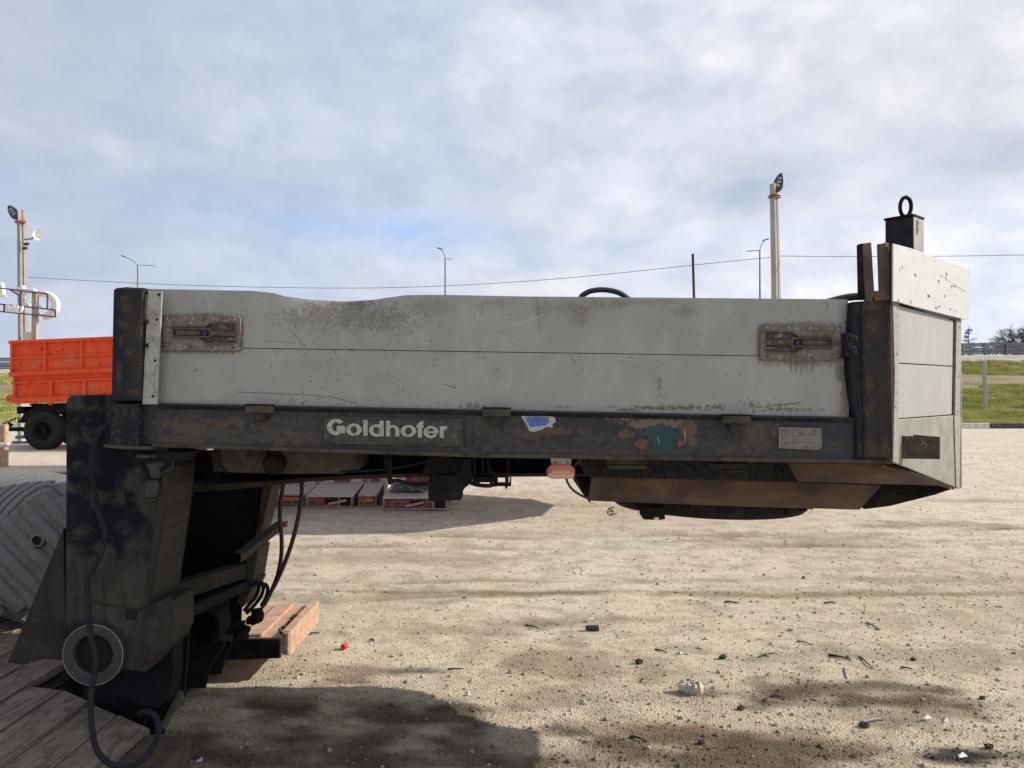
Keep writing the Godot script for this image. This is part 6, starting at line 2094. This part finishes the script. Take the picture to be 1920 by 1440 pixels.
	part("coupling_head", s, M.hose, cp)
	s = new_mesh()
	tube(s, [Vector3(-1.421, 1.2499, -2.99), Vector3(-1.4289, 1.1841, -2.99)], 0.0018, 5)
	tube(s, [Vector3(-1.4125, 1.1841, -2.99), Vector3(-1.3754, 1.1841, -2.99)], 0.0022, 5)
	part("coupling_spring", s, M.dust, cp)
	s = new_mesh()
	tube(s, smooth_line([Vector3(-1.3655, 1.2725, -2.99), Vector3(-1.3471, 1.289, -2.99), Vector3(-1.3265, 1.2993, -2.99), Vector3(-1.3121, 1.3075, -2.99), Vector3(-1.3081, 1.3302, -2.99)], 4), 0.0036, 6)
	part("coupling_cable", s, M.hose, cp)
	# things lying inside the drop sides that show over the edge
	s = new_mesh()
	tube(s, smooth_line([Vector3(0.2932, 1.8857, -3.6), Vector3(0.3132, 2.0225, -3.6), Vector3(0.348, 2.0624, -3.6), Vector3(0.4027, 2.076, -3.6), Vector3(0.4624, 2.0723, -3.6), Vector3(0.5171, 2.0524, -3.6), Vector3(0.5717, 1.9977, -3.6), Vector3(0.5864, 1.8857, -3.6)], 5), 0.0125, 8)
	tag(part("black_hose", s, M.hose), "black hose arching up over the top of the grey board", "hose")
	s = new_mesh()
	tube(s, smooth_line([Vector3(1.2249, 1.6383, -3.7), Vector3(1.3535, 1.8937, -3.7), Vector3(1.456, 2.001, -3.7), Vector3(1.5584, 2.0419, -3.7), Vector3(1.6658, 2.0573, -3.7), Vector3(1.7627, 2.0343, -3.7), Vector3(1.8639, 1.8426, -3.7)], 5), 0.018, 8)
	tag(part("bent_pipe", s, M.dust), "dull brown bent pipe behind the board next to the rusty fork", "pipe")

# ---------------------------------------------------------------- rear arms of the gooseneck
func column_material() -> StandardMaterial3D:
	var im := blended(375, 810, Color(0.046, 0.044, 0.037), [
		[Color(0.066, 0.060, 0.046), 0.006, 5, 0.4, 0.75, 0.9],
		[Color(0.025, 0.026, 0.027), 0.012, 5, 0.5, 0.85, 0.6],
		[Color(0.085, 0.078, 0.064), 0.06, 4, 0.70, 0.82, 0.5],
		[Color(0.016, 0.014, 0.012), 0.03, 4, 0.5, 0.8, 0.5, 5.0]], 73)
	var n := fnl(74, 0.012, 5)
	var nf := fnl(75, 0.06, 4)
	# what is left of the navy paint, towards the top and along the left edge
	for q in [[200, 830, 110, 150, 0.95], [150, 960, 60, 90, 0.8], [215, 980, 70, 60, 0.75], [330, 900, 26, 60, 0.6], [250, 1000, 46, 70, 0.55], [135, 1190, 40, 60, 0.5]]:
		blob(im, (q[0] - 110) * 1.5, (q[1] - 735) * 1.5, q[2] * 1.5, q[3] * 1.5, Color(0.0062, 0.0085, 0.0155), q[4], n, 0.9, 0.7)
	for q in [[152, 782, 12, 8], [165, 788, 10, 5], [172, 768, 12, 5], [150, 765, 7, 4], [140, 790, 6, 6], [275, 935, 12, 6], [160, 1000, 20, 16]]:
		blob(im, (q[0] - 110) * 1.5, (q[1] - 735) * 1.5, q[2] * 1.5, q[3] * 1.5, Color(0.055, 0.038, 0.026), 0.45, nf, 1.2, 0.6)
	rng.seed = 35
	for k in 160:
		var p := Vector2(rng.randf_range(0, 375), rng.randf_range(0, 810))
		stroke(im, [p, p + Vector2(rng.randf_range(-3, 3), rng.randf_range(-3, 6))], rng.randf_range(0.3, 0.9), Color(0.08, 0.075, 0.07), rng.randf_range(0.2, 0.6))
	var m := flat_print(im, 0.85, grey_noise(512, 0.06, 4, 6), 0.04)
	m.metallic_specular = 0.25
	return m

func make_column():
	var arm := group_part("near_arm", goose)
	var cm := column_material()
	uv_box = Rect2(-1.782, 0.4827, -1.2579 - -1.782, 1.6 - 0.4827)
	var s := new_mesh()
	slab(s, PackedVector2Array([Vector2(-1.7545, 1.5602), Vector2(-1.7483, 1.5769), Vector2(-1.7337, 1.5853), Vector2(-1.5639, 1.5895), Vector2(-1.4045, 1.5728), Vector2(-1.3447, 1.3382), Vector2(-1.3486, 1.2754), Vector2(-1.381, 1.0455), Vector2(-1.4132, 0.7701), Vector2(-1.3546, 0.7659), Vector2(-1.3498, 0.6284), Vector2(-1.3788, 0.5743), Vector2(-1.4411, 0.4994), Vector2(-1.4913, 0.5077), Vector2(-1.7337, 0.5327), Vector2(-1.7514, 0.7013)]), 3.04, 3.30, 0.006)
	part("arm_plate", s, cm, arm)
	s = new_mesh()
	slab(s, PackedVector2Array([Vector2(-1.74, 1.5874), Vector2(-1.5639, 1.5916), Vector2(-1.5639, 1.5853), Vector2(-1.7399, 1.5811)]), 3.05, 3.28, 0.001)
	part("top_edge", s, M.dust, arm)
	s = new_mesh()
	slab(s, PackedVector2Array([Vector2(-1.784, 1.0559), Vector2(-2.0023, 0.5265), Vector2(-1.949, 0.518), Vector2(-1.8533, 0.5413), Vector2(-1.7659, 0.5328)]), 3.08, 3.12, 0.002)
	part("gusset", s, M.mud, arm)
	s = new_mesh()
	slab(s, PackedVector2Array([Vector2(-1.3672, 1.2848), Vector2(-1.338, 1.2848), Vector2(-1.3744, 1.0473), Vector2(-1.4087, 0.8019), Vector2(-1.4337, 0.8019), Vector2(-1.3994, 1.0473)]), 3.02, 3.045, 0.003)
	part("edge_flange", s, M.mud, arm)
	s = new_mesh()
	slab(s, PackedVector2Array([Vector2(-1.7212, 0.7936), Vector2(-1.521, 0.7604), Vector2(-1.4543, 0.75), Vector2(-1.4086, 0.7811), Vector2(-1.4086, 0.7749), Vector2(-1.4542, 0.7438), Vector2(-1.521, 0.7541), Vector2(-1.7212, 0.7874)]), 3.035, 3.042, 0.001)
	part("weld_seam", s, M.mud, arm)
	s = new_mesh()
	slab(s, PackedVector2Array([Vector2(-1.5126, 0.7458), Vector2(-1.4709, 0.7458), Vector2(-1.4707, 0.7105), Vector2(-1.5124, 0.7105)]), 3.0355, 3.05, 0.0005)
	part("square_hole", s, M.hole, arm)
	s = new_mesh()
	slab(s, PackedVector2Array([Vector2(-1.4191, 0.7234), Vector2(-1.3822, 0.781), Vector2(-1.3369, 0.8016), Vector2(-1.3242, 0.7234), Vector2(-1.3422, 0.6124), Vector2(-1.3813, 0.5878), Vector2(-1.3915, 0.559), Vector2(-1.4182, 0.5385), Vector2(-1.4307, 0.5673)]), 3.005, 3.045, 0.004)
	part("torn_edge_plate", s, M.mud, arm)
	# pin boss
	s = new_mesh()
	lathe(s, [Vector2(-0.25, 0.075), Vector2(0.034, 0.075), Vector2(0.040, 0.081), Vector2(0.040, 0.111), Vector2(0.034, 0.117), Vector2(0.0, 0.118)], Transform3D(Basis(), Vector3(-1.6212, 0.5826, -3.04)), 48)
	part("pin_boss", s, M.ring, arm)
	s = new_mesh()
	var bright := []
	for i in 41:
		var a := TAU * i / 40.0
		bright.append(Vector3(-1.6212, 0.5826, -3.04) + Vector3(cos(a) * 0.1165, sin(a) * 0.1165, 0.0385))
	tube(s, bright, 0.0017, 5)
	part("pale_rim", s, M.aged, arm)  # thin paler ring along the outer edge of the boss
	s = new_mesh()
	lathe(s, [Vector2(0.012, 0.0745), Vector2(0.004, 0.073), Vector2(0.004, 0.0)], Transform3D(Basis(), Vector3(-1.6212, 0.5826, -3.04)), 32)
	part("pin_hole", s, M.hole, arm)
	s = new_mesh()
	slab(s, PackedVector2Array([Vector2(-1.7965, 0.4984), Vector2(-1.5453, 0.4725), Vector2(-1.4933, 0.4639), Vector2(-1.4288, 0.5458), Vector2(-1.3947, 0.6796), Vector2(-1.3999, 0.3992), Vector2(-1.4148, 0.3302), Vector2(-1.4579, 0.2958), Vector2(-1.5358, 0.3044), Vector2(-1.6442, 0.3518), Vector2(-1.7526, 0.3992)]), 3.2, 3.3, 0.004)
	part("foot_plate", s, M.navy, arm)
	# the web of the near arm and the leaning member behind it
	s = new_mesh()
	slab(s, PackedVector2Array([Vector2(-1.5142, 1.2903), Vector2(-1.4108, 1.2674), Vector2(-1.4485, 0.9698), Vector2(-1.4976, 0.6955), Vector2(-1.5983, 0.6727)]), 3.32, 3.36, 0.003)
	part("web", s, M.navy, arm)
	s = new_mesh()
	slab(s, PackedVector2Array([Vector2(-1.4876, 1.2079), Vector2(-1.4258, 1.2032), Vector2(-1.4398, 1.1486), Vector2(-1.4859, 0.8286), Vector2(-1.5376, 0.715), Vector2(-1.5945, 0.7055), Vector2(-1.5577, 0.947)]), 3.42, 3.5, 0.004)
	part("inner_flange", s, M.mud, arm)
	# far arm
	var fa := group_part("far_arm", goose)
	s = new_mesh()
	slab(s, PackedVector2Array([Vector2(-1.7568, 1.2047), Vector2(-1.3323, 1.2047), Vector2(-1.3466, 1.1024), Vector2(-1.4328, 0.6497), Vector2(-1.4322, 0.4748), Vector2(-1.6363, 0.3582), Vector2(-1.7826, 0.3873)]), 4.2, 4.3, 0.004)
	part("arm_plate", s, M.navy, fa)
	s = new_mesh()
	slab(s, PackedVector2Array([Vector2(-1.331, 1.1805), Vector2(-1.2731, 1.1805), Vector2(-1.2844, 1.0996), Vector2(-1.3985, 0.6321), Vector2(-1.4158, 0.6263), Vector2(-1.3647, 0.8772)]), 4.15, 4.32, 0.004)
	part("edge_flange", s, M.dust, fa)
	s = new_mesh()
	slab(s, PackedVector2Array([Vector2(-1.4048, 0.7762), Vector2(-1.3412, 0.7705), Vector2(-1.3723, 0.5744), Vector2(-1.3579, 0.5975), Vector2(-1.4268, 0.4592), Vector2(-1.4587, 0.488), Vector2(-1.4158, 0.6032)]), 4.1, 4.3, 0.004)
	part("lower_flange", s, M.dust, fa)
	# cross members
	s = new_mesh()
	bar(s, Vector3(-1.5228, 0.7352, -3.2), Vector3(-1.4211, 0.6439, -4.25), 0.07, 0.075, 0.006)
	part("cross_beam", s, M.mud, goose)
	s = new_mesh()
	bar(s, Vector3(-1.4566, 0.6403, -3.3), Vector3(-1.4214, 0.5744, -4.2), 0.08, 0.05, 0.006)
	part("cross_beam", s, M.navy, goose)
	s = new_mesh()
	box(s, Vector3(-1.78, 0.95, -3.74), Vector3(0.06, 1.0, 0.92), 0.005)
	part("back_plate", s, M.navy, goose)
	s = new_mesh()
	bar(s, Vector3(-1.2234, 0.8559, -3.5), Vector3(-1.2249, 0.8916, -4.1), 0.006, 0.05, 0.001)
	bar(s, Vector3(-1.2235, 0.8751, -3.5), Vector3(-1.225, 0.9113, -4.1), 0.05, 0.006, 0.001)
	part("angle_bar", s, M.rust, goose)
	s = new_mesh()
	slab(s, PackedVector2Array([Vector2(-1.2184, 0.917), Vector2(-1.1822, 0.9197), Vector2(-1.1821, 0.8919), Vector2(-1.2155, 0.8891)]), 4.05, 4.09, 0.002)
	part("angle_end", s, plain(Color(0.32, 0.12, 0.06), 0.85), goose)
	# hook plates that bear on the deck
	var rows := [[318.0, 1166.0, 311.0, 1288.0, 3.36], [358.0, 1150.0, 349.0, 1288.0, 3.62], [430.0, 1100.0, 423.0, 1208.0, 3.95], [457.0, 1080.0, 451.0, 1186.0, 4.12]]
	for r in rows:
		var d: float = r[4]
		var a := Vector2((r[0] - 960.0) / 1450.0 * d, 1.6 + (735.0 - r[1]) / 1450.0 * d)
		var b := Vector2((r[2] - 960.0) / 1450.0 * d, 1.6 + (735.0 - r[3]) / 1450.0 * d)
		s = new_mesh()
		slab(s, PackedVector2Array([a + Vector2(-0.35, 0.05), a + Vector2(-0.012, 0.05), a, b, b + Vector2(-0.07, -0.10), b + Vector2(-0.10, -0.22), b + Vector2(-0.36, -0.22)]), d, d + 0.022, 0.004)
		var hp := part("hook_plate", s, M.navy, goose)
		s = new_mesh()
		var f := Vector3(0.001, 0, 0.0)
		tube(s, [Vector3(a.x, a.y, -d) + f, Vector3(b.x, b.y, -d) + f, Vector3(b.x - 0.07, b.y - 0.10, -d) + f], 0.0016, 5)
		part("lit_edge", s, M.dust, hp)  # pale line painted for the skylight that the plate's edge catches
	for q in [Vector3(-1.461, 0.3237, -3.36), Vector3(-1.4336, 0.3484, -3.95)]:
		s = new_mesh()
		tube(s, [q + Vector3(-0.045, 0.004, 0.0), q + Vector3(0.006, -0.004, -0.004)], 0.019, 9)
		part("hook_pin", s, M.dust, goose)
	s = new_mesh()
	var rc := Vector3(-1.5158, 0.458, -3.75)
	lathe(s, [Vector2(0.0, 0.085), Vector2(0.0, 0.105), Vector2(-0.15, 0.105), Vector2(-0.15, 0.085), Vector2(0.0, 0.085)], Transform3D(Basis(), rc), 28)
	part("cross_tube", s, M.navy, goose)
	s = new_mesh()
	bar(s, Vector3(-1.3265, 0.3978, -3.12), Vector3(-1.3805, 0.2701, -3.07), 0.033, 0.012, 0.003)
	part("strut", s, M.dust, goose)
	# hydraulic hoses that run down to the deck
	for q in [[Vector3(-1.1417, 1.1702, -3.9), Vector3(-1.155, 1.1165, -3.9), Vector3(-1.1655, 1.0361, -3.9), Vector3(-1.1679, 0.9557, -3.9), Vector3(-1.1596, 0.8619, -3.9), Vector3(-1.162, 0.7681, -3.9), Vector3(-1.1805, 0.6744, -3.9), Vector3(-1.2124, 0.5942, -3.9), Vector3(-1.2444, 0.53, -3.9)], [Vector3(-1.0313, 1.1812, -3.8), Vector3(-1.0311, 1.1159, -3.8), Vector3(-1.0388, 1.0375, -3.8), Vector3(-1.0568, 0.9461, -3.8), Vector3(-1.0853, 0.8417, -3.8), Vector3(-1.1242, 0.7373, -3.8), Vector3(-1.1605, 0.6591, -3.8), Vector3(-1.1891, 0.6069, -3.8), Vector3(-1.2229, 0.547, -3.8)]]:
		s = new_mesh()
		tube(s, smooth_line(q, 4), 0.0105, 8)
		part("hydraulic_hose", s, M.hose, goose)
	for q in [[Vector3(-1.3204, 0.6138, -3.95), Vector3(-1.2988, 0.6301, -3.95), Vector3(-1.2878, 0.6084, -3.95), Vector3(-1.304, 0.5596, -3.95), Vector3(-1.3418, 0.5136, -3.95), Vector3(-1.3635, 0.4865, -3.95)], [Vector3(-1.3096, 0.6219, -3.95), Vector3(-1.277, 0.6301, -3.95), Vector3(-1.2661, 0.603, -3.95), Vector3(-1.2822, 0.5542, -3.95), Vector3(-1.3255, 0.5, -3.95), Vector3(-1.3525, 0.4729, -3.95)], [Vector3(-1.3042, 0.6068, -4.0), Vector3(-1.2711, 0.6068, -4.0), Vector3(-1.26, 0.5794, -4.0), Vector3(-1.2709, 0.5355, -4.0), Vector3(-1.2928, 0.4998, -4.0)]]:
		s = new_mesh()
		tube(s, smooth_line(q, 4), 0.0095, 8)
		part("hose_loop", s, M.hose_grey, goose)
	s = new_mesh()
	for k in 6:
		lump(s, Vector3(-1.3422, 0.4587, -4.0) + Vector3(rng.randfn() * 0.04, -0.02 * k, rng.randfn() * 0.03), Vector3(0.035, 0.025, 0.03), 90 + k, 0.5, 4)
	part("hose_fittings", s, M.dark, goose)

func make_spare_wheel():
	var c := Vector3(1.0146, 1.105, -4.02)
	var t := thing("spare_wheel", "black spare tyre lying flat under the trailer's belly pan", "tyre", c - Vector3(0, 0.13, 0))
	var at := Transform3D(Basis(Vector3(1, 0, 0), Vector3(0, 0, -1), Vector3(0, 1, 0)).rotated(Vector3(0, 0, 1), -0.02), c)
	var s := new_mesh()
	lathe(s, [Vector2(-0.07, 0.26), Vector2(-0.10, 0.30), Vector2(-0.105, 0.38), Vector2(-0.09, 0.475), Vector2(-0.06, 0.50), Vector2(0.0, 0.505), Vector2(0.06, 0.50), Vector2(0.09, 0.475), Vector2(0.105, 0.38), Vector2(0.10, 0.30), Vector2(0.07, 0.26), Vector2(-0.07, 0.26)], at, 56, false)
	for k in 60:
		var a := TAU * k / 60.0
		box(s, at * (Vector3(cos(a), sin(a), 0) * 0.4985), Vector3(0.04, 0.11 + 0.03 * sin(k * 2.3), 0.012), 0.004, Basis(Vector3(0, 1, 0), -a + PI / 2 + 0.0))
	part("tyre", s, M.rubber, t)
	s = new_mesh()
	lathe(s, [Vector2(0.09, 0.26), Vector2(0.0, 0.24), Vector2(0.0, 0.08), Vector2(-0.05, 0.08), Vector2(-0.05, 0.0)], at, 32)
	part("rim", s, M.rust, t)
	s = new_mesh()
	slab(s, PackedVector2Array([Vector2(0.5932, 1.0641), Vector2(0.7054, 1.0641), Vector2(0.7128, 1.0094), Vector2(0.6878, 1.0044), Vector2(0.6131, 1.0069), Vector2(0.5982, 1.0293)]), 3.60, 3.63, 0.003)
	part("hanging_rag", s, M.rubber, t)
	s = new_mesh()
	slab(s, PackedVector2Array([Vector2(0.658, 1.0168), Vector2(0.6804, 1.0193), Vector2(0.6829, 1.0069), Vector2(0.6629, 1.0044)]), 3.595, 3.605, 0.002)
	part("pale_tag", s, M.sign_white, t)
	s = new_mesh()
	for q in [[Vector3(0.509, 1.0274, -3.85), Vector3(0.4825, 1.0195, -3.85), Vector3(0.4745, 0.9957, -3.85), Vector3(0.4983, 0.9877, -3.85), Vector3(0.5195, 0.9983, -3.85)], [Vector3(0.4798, 1.0248, -3.85), Vector3(0.5036, 1.001, -3.85), Vector3(0.4877, 0.993, -3.85)], [Vector3(0.5037, 1.0142, -3.85), Vector3(0.4771, 1.001, -3.85)]]:
		tube(s, smooth_line(q, 3), 0.0028, 5)
	part("cable_hook", s, M.hose, t)

func make_cables():
	# corrugated cable that hangs from the corner down to the deck and loops back
	var s := new_mesh()
	var pts := smooth_line([Vector3(-1.5559, 1.471, -2.97), Vector3(-1.5751, 1.4552, -2.96), Vector3(-1.5878, 1.417, -2.95), Vector3(-1.5977, 1.3663, -2.95), Vector3(-1.6048, 1.3043, -2.96), Vector3(-1.6082, 1.1985, -2.99), Vector3(-1.5903, 1.1043, -3.0), Vector3(-1.5682, 1.0546, -2.99), Vector3(-1.5737, 0.9869, -2.97), Vector3(-1.5993, 0.9201, -2.95), Vector3(-1.6099, 0.8922, -2.94), Vector3(-1.604, 0.8242, -2.93), Vector3(-1.5831, 0.7527, -2.9), Vector3(-1.5545, 0.6828, -2.87), Vector3(-1.5329, 0.6174, -2.86), Vector3(-1.535, 0.5526, -2.85), Vector3(-1.5174, 0.5135, -2.8), Vector3(-1.4953, 0.4535, -2.76), Vector3(-1.4676, 0.405, -2.72), Vector3(-1.4292, 0.3622, -2.68), Vector3(-1.3818, 0.3315, -2.66), Vector3(-1.3238, 0.3218, -2.65), Vector3(-1.2789, 0.3303, -2.67), Vector3(-1.2583, 0.3549, -2.72), Vector3(-1.2699, 0.38, -2.79), Vector3(-1.3098, 0.4002, -2.86), Vector3(-1.3742, 0.3949, -2.93), Vector3(-1.4283, 0.3662, -2.98)], 6)
	tube(s, pts, 0.0105, 9)
	for i in range(2, 46):
		var a: Vector3 = pts[i]
		var b: Vector3 = pts[i + 1]
		for k in 2:
			var p := a.lerp(b, k * 0.5)
			tube(s, [p, p + (b - a).normalized() * 0.003], 0.0122, 9)
	tag(part("hanging_cable", s, M.hose_grey), "thick grey cable hanging down the gooseneck column and looping onto the deck", "cable")

# ---------------------------------------------------------------- litter on the yard
func on_ground(p: Vector3, up := 0.0) -> Vector3:
	return Vector3(p.x, height_at(p.x, -p.z) + up, p.z)

func make_litter():
	var s := new_mesh()
	var p := on_ground(Vector3(-1.0445, 0.0, -4.8404), 0.018)
	lathe(s, [Vector2(-0.02, 0.0), Vector2(-0.02, 0.018), Vector2(0.02, 0.018), Vector2(0.022, 0.012), Vector2(0.022, 0.0)], Transform3D(Basis(Vector3(0.9, 0.1, 0.3).normalized(), Vector3(0, 1, 0), Vector3(-0.3, 0.0, 0.95).normalized()).orthonormalized(), p), 18)
	tag(part("bottle_cap", s, plain(Color(0.50, 0.03, 0.025), 0.4)), "small bright red plastic cap on the sand by the pink nose", "cap")
	s = new_mesh()
	p = on_ground(Vector3(0.5381, 0.0, -5.2189), 0.018)
	lathe(s, [Vector2(-0.045, 0.0), Vector2(-0.045, 0.02), Vector2(0.035, 0.02), Vector2(0.04, 0.014), Vector2(0.045, 0.014), Vector2(0.045, 0.0)], Transform3D(Basis(Vector3(0, 0, 1), Vector3(0, 1, 0), Vector3(-1, 0.05, 0.1)).orthonormalized(), p), 16)
	tag(part("plastic_tube", s, plain(Color(0.035, 0.032, 0.035), 0.35)), "short dark plastic tube lying in the middle of the yard", "tube")
	# pale broken stone
	var t := thing("broken_stone", "fist-sized pale broken stone with a hollow, lying in the foreground", "stone", on_ground(Vector3(0.9454, 0.0, -4.1087)))
	s = new_mesh()
	lump(s, on_ground(Vector3(0.9355, 0.0, -4.1525), 0.022), Vector3(0.044, 0.036, 0.036), 401, 0.4, 8)
	lump(s, on_ground(Vector3(0.9823, 0.0, -4.1451), 0.022), Vector3(0.034, 0.038, 0.042), 405, 0.45, 8)
	part("stone", s, surfaced(blended(128, 128, Color(0.60, 0.55, 0.45), [[Color(0.36, 0.31, 0.23), 0.04, 4, 0.5, 0.75, 0.8]], 91), 0.2, 0.95), t)
	rng.seed = 12
	var stones := [[1483, 1178, 0.016, "light pebble right of the middle of the yard"], [1197, 1237, 0.020, "dark clod of soil in mid yard, left of the twig"], [1354, 1230, 0.019, "dark clod of soil above the pale broken stone, to its right"], [1313, 1385, 0.014, "small dark clod just below the pale broken stone"], [1388, 1322, 0.016, "small dark clod right of the pale broken stone"], [1617, 1354, 0.020, "dark lump under the grey stick at the lower right"], [698, 1199, 0.013, "little dark clod above the red cap, to its right"], [1505, 1083, 0.012, "tiny dark stone beside the far wheel rut"], [1710, 1234, 0.014, "small dark stone at the right of the yard"], [1850, 1396, 0.015, "dark round stone near the lower right corner"], [1838, 1306, 0.013, "dark pebble at the right edge of the yard"], [1100, 1163, 0.014, "crumpled pale scrap beside the dark tube"]]
	for q in stones:
		s = new_mesh()
		var c := on_ground(ground_px(q[0], q[1]), q[2] * 0.5)
		lump(s, c, Vector3(1.2, 0.8, 1.0) * q[2], rng.randi_range(500, 900), 0.5, 6)
		var pale: bool = q[3].contains("light") or q[3].contains("pale scrap")
		tag(part("clod" if not pale else "pebble", s, plain(Color(0.45, 0.41, 0.33) if pale else Color(0.05, 0.042, 0.034), 0.95)), q[3], "clod" if not pale else "pebble", "clods and pebbles on the sand")
	var sticks := [[[1228, 1212], [1250, 1219], 0.006, "short straight dark twig in the middle of the yard"], [[1553, 1227], [1575, 1231], 0.006, "upper half of the thickest dark stick at the right"], [[1552, 1227], [1593, 1236], 0.009, "thickest dark stick, lying at the right of the yard"], [[1609, 1230], [1634, 1252], 0.006, "bent dark twig right of the thickest stick"], [[1686, 1248], [1709, 1252], 0.006, "short brown twig right of the bent one"], [[1543, 1132], [1566, 1133], 0.007, "straight twig near the wheel rut at the right"], [[1442, 1300], [1465, 1300], 0.006, "short dark twig by the oily patch"], [[1358, 1130], [1383, 1132], 0.008, "dark splinter left of the wheel rut's end"], [[985, 1168], [1012, 1175], 0.006, "dark twig left of the plastic tube"], [[1419, 1229], [1453, 1221], 0.005, "thin curled twig right of the dark clod"], [[1611, 1349], [1650, 1341], 0.008, "bluish grey stick at the lower right"], [[1622, 1166], [1642, 1176], 0.005, "thin slanting twig at the right of the yard"], [[1493, 1197], [1520, 1204], 0.005, "thin twig above the thickest stick"], [[1180, 1376], [1212, 1384], 0.008, "curved dark root piece in the lower middle"], [[1583, 1250], [1586, 1270], 0.006, "pale upright splinter below the thickest stick"], [[840, 1252], [868, 1250], 0.006, "dark twig at the edge of the trailer's shadow"], [[583, 1190], [600, 1187], 0.007, "little twig right beside the pink nose"]]
	for q in sticks:
		if q[3].begins_with("upper half"):
			continue
		s = new_mesh()
		var a := on_ground(ground_px(q[0][0], q[0][1]), q[2] * 0.7)
		var b := on_ground(ground_px(q[1][0], q[1][1]), q[2] * 0.7)
		var m := a.lerp(b, 0.5) + Vector3(rng.randfn() * 0.008, 0.006, rng.randfn() * 0.008)
		tube(s, smooth_line([a, m, b], 4), q[2], 6, q[2] * 0.5)
		var grey: bool = q[3].contains("grey") or q[3].contains("pale")
		tag(part("twig", s, plain(Color(0.30, 0.30, 0.30) if grey else Color(0.055, 0.043, 0.032), 0.95)), q[3], "twig", "twigs on the sand")
	for q in [[1735, 1344, "white torn paper scrap at the lower right, left one of a pair"], [1770, 1350, "white paper scrap at the lower right, right one of a pair"], [1800, 1413, "lone white paper scrap near the lower right corner"], [1108, 1161, "white paper scrap behind the dark tube"], [376, 1428, "white paper scrap in the shadow by the deck's end"]]:
		s = new_mesh()
		var c := on_ground(ground_px(q[0], q[1]), 0.008)
		var w := rng.randf_range(0.012, 0.02)
		quad(s, c + Vector3(-w, 0, w * 0.6), c + Vector3(w, 0.006, w * 0.5), c + Vector3(w * 0.7, 0.012, -w), c + Vector3(-w * 0.6, 0.002, -w * 0.6))
		quad(s, c + Vector3(-w * 0.6, 0.0, -w * 0.6), c + Vector3(w * 0.7, 0.01, -w), c + Vector3(w, 0.004, w * 0.5), c + Vector3(-w, -0.002, w * 0.6))
		tag(part("paper_scrap", s, M.sign_white), q[2], "paper scrap", "paper scraps on the sand")

func ground_px(px: float, py: float) -> Vector3:
	# where a spot seen in the photograph lies on the yard
	var d := 1.6 * 1450.0 / (py - 735.0)
	return Vector3((px - 960.0) / 1450.0 * d, 0.0, -d)
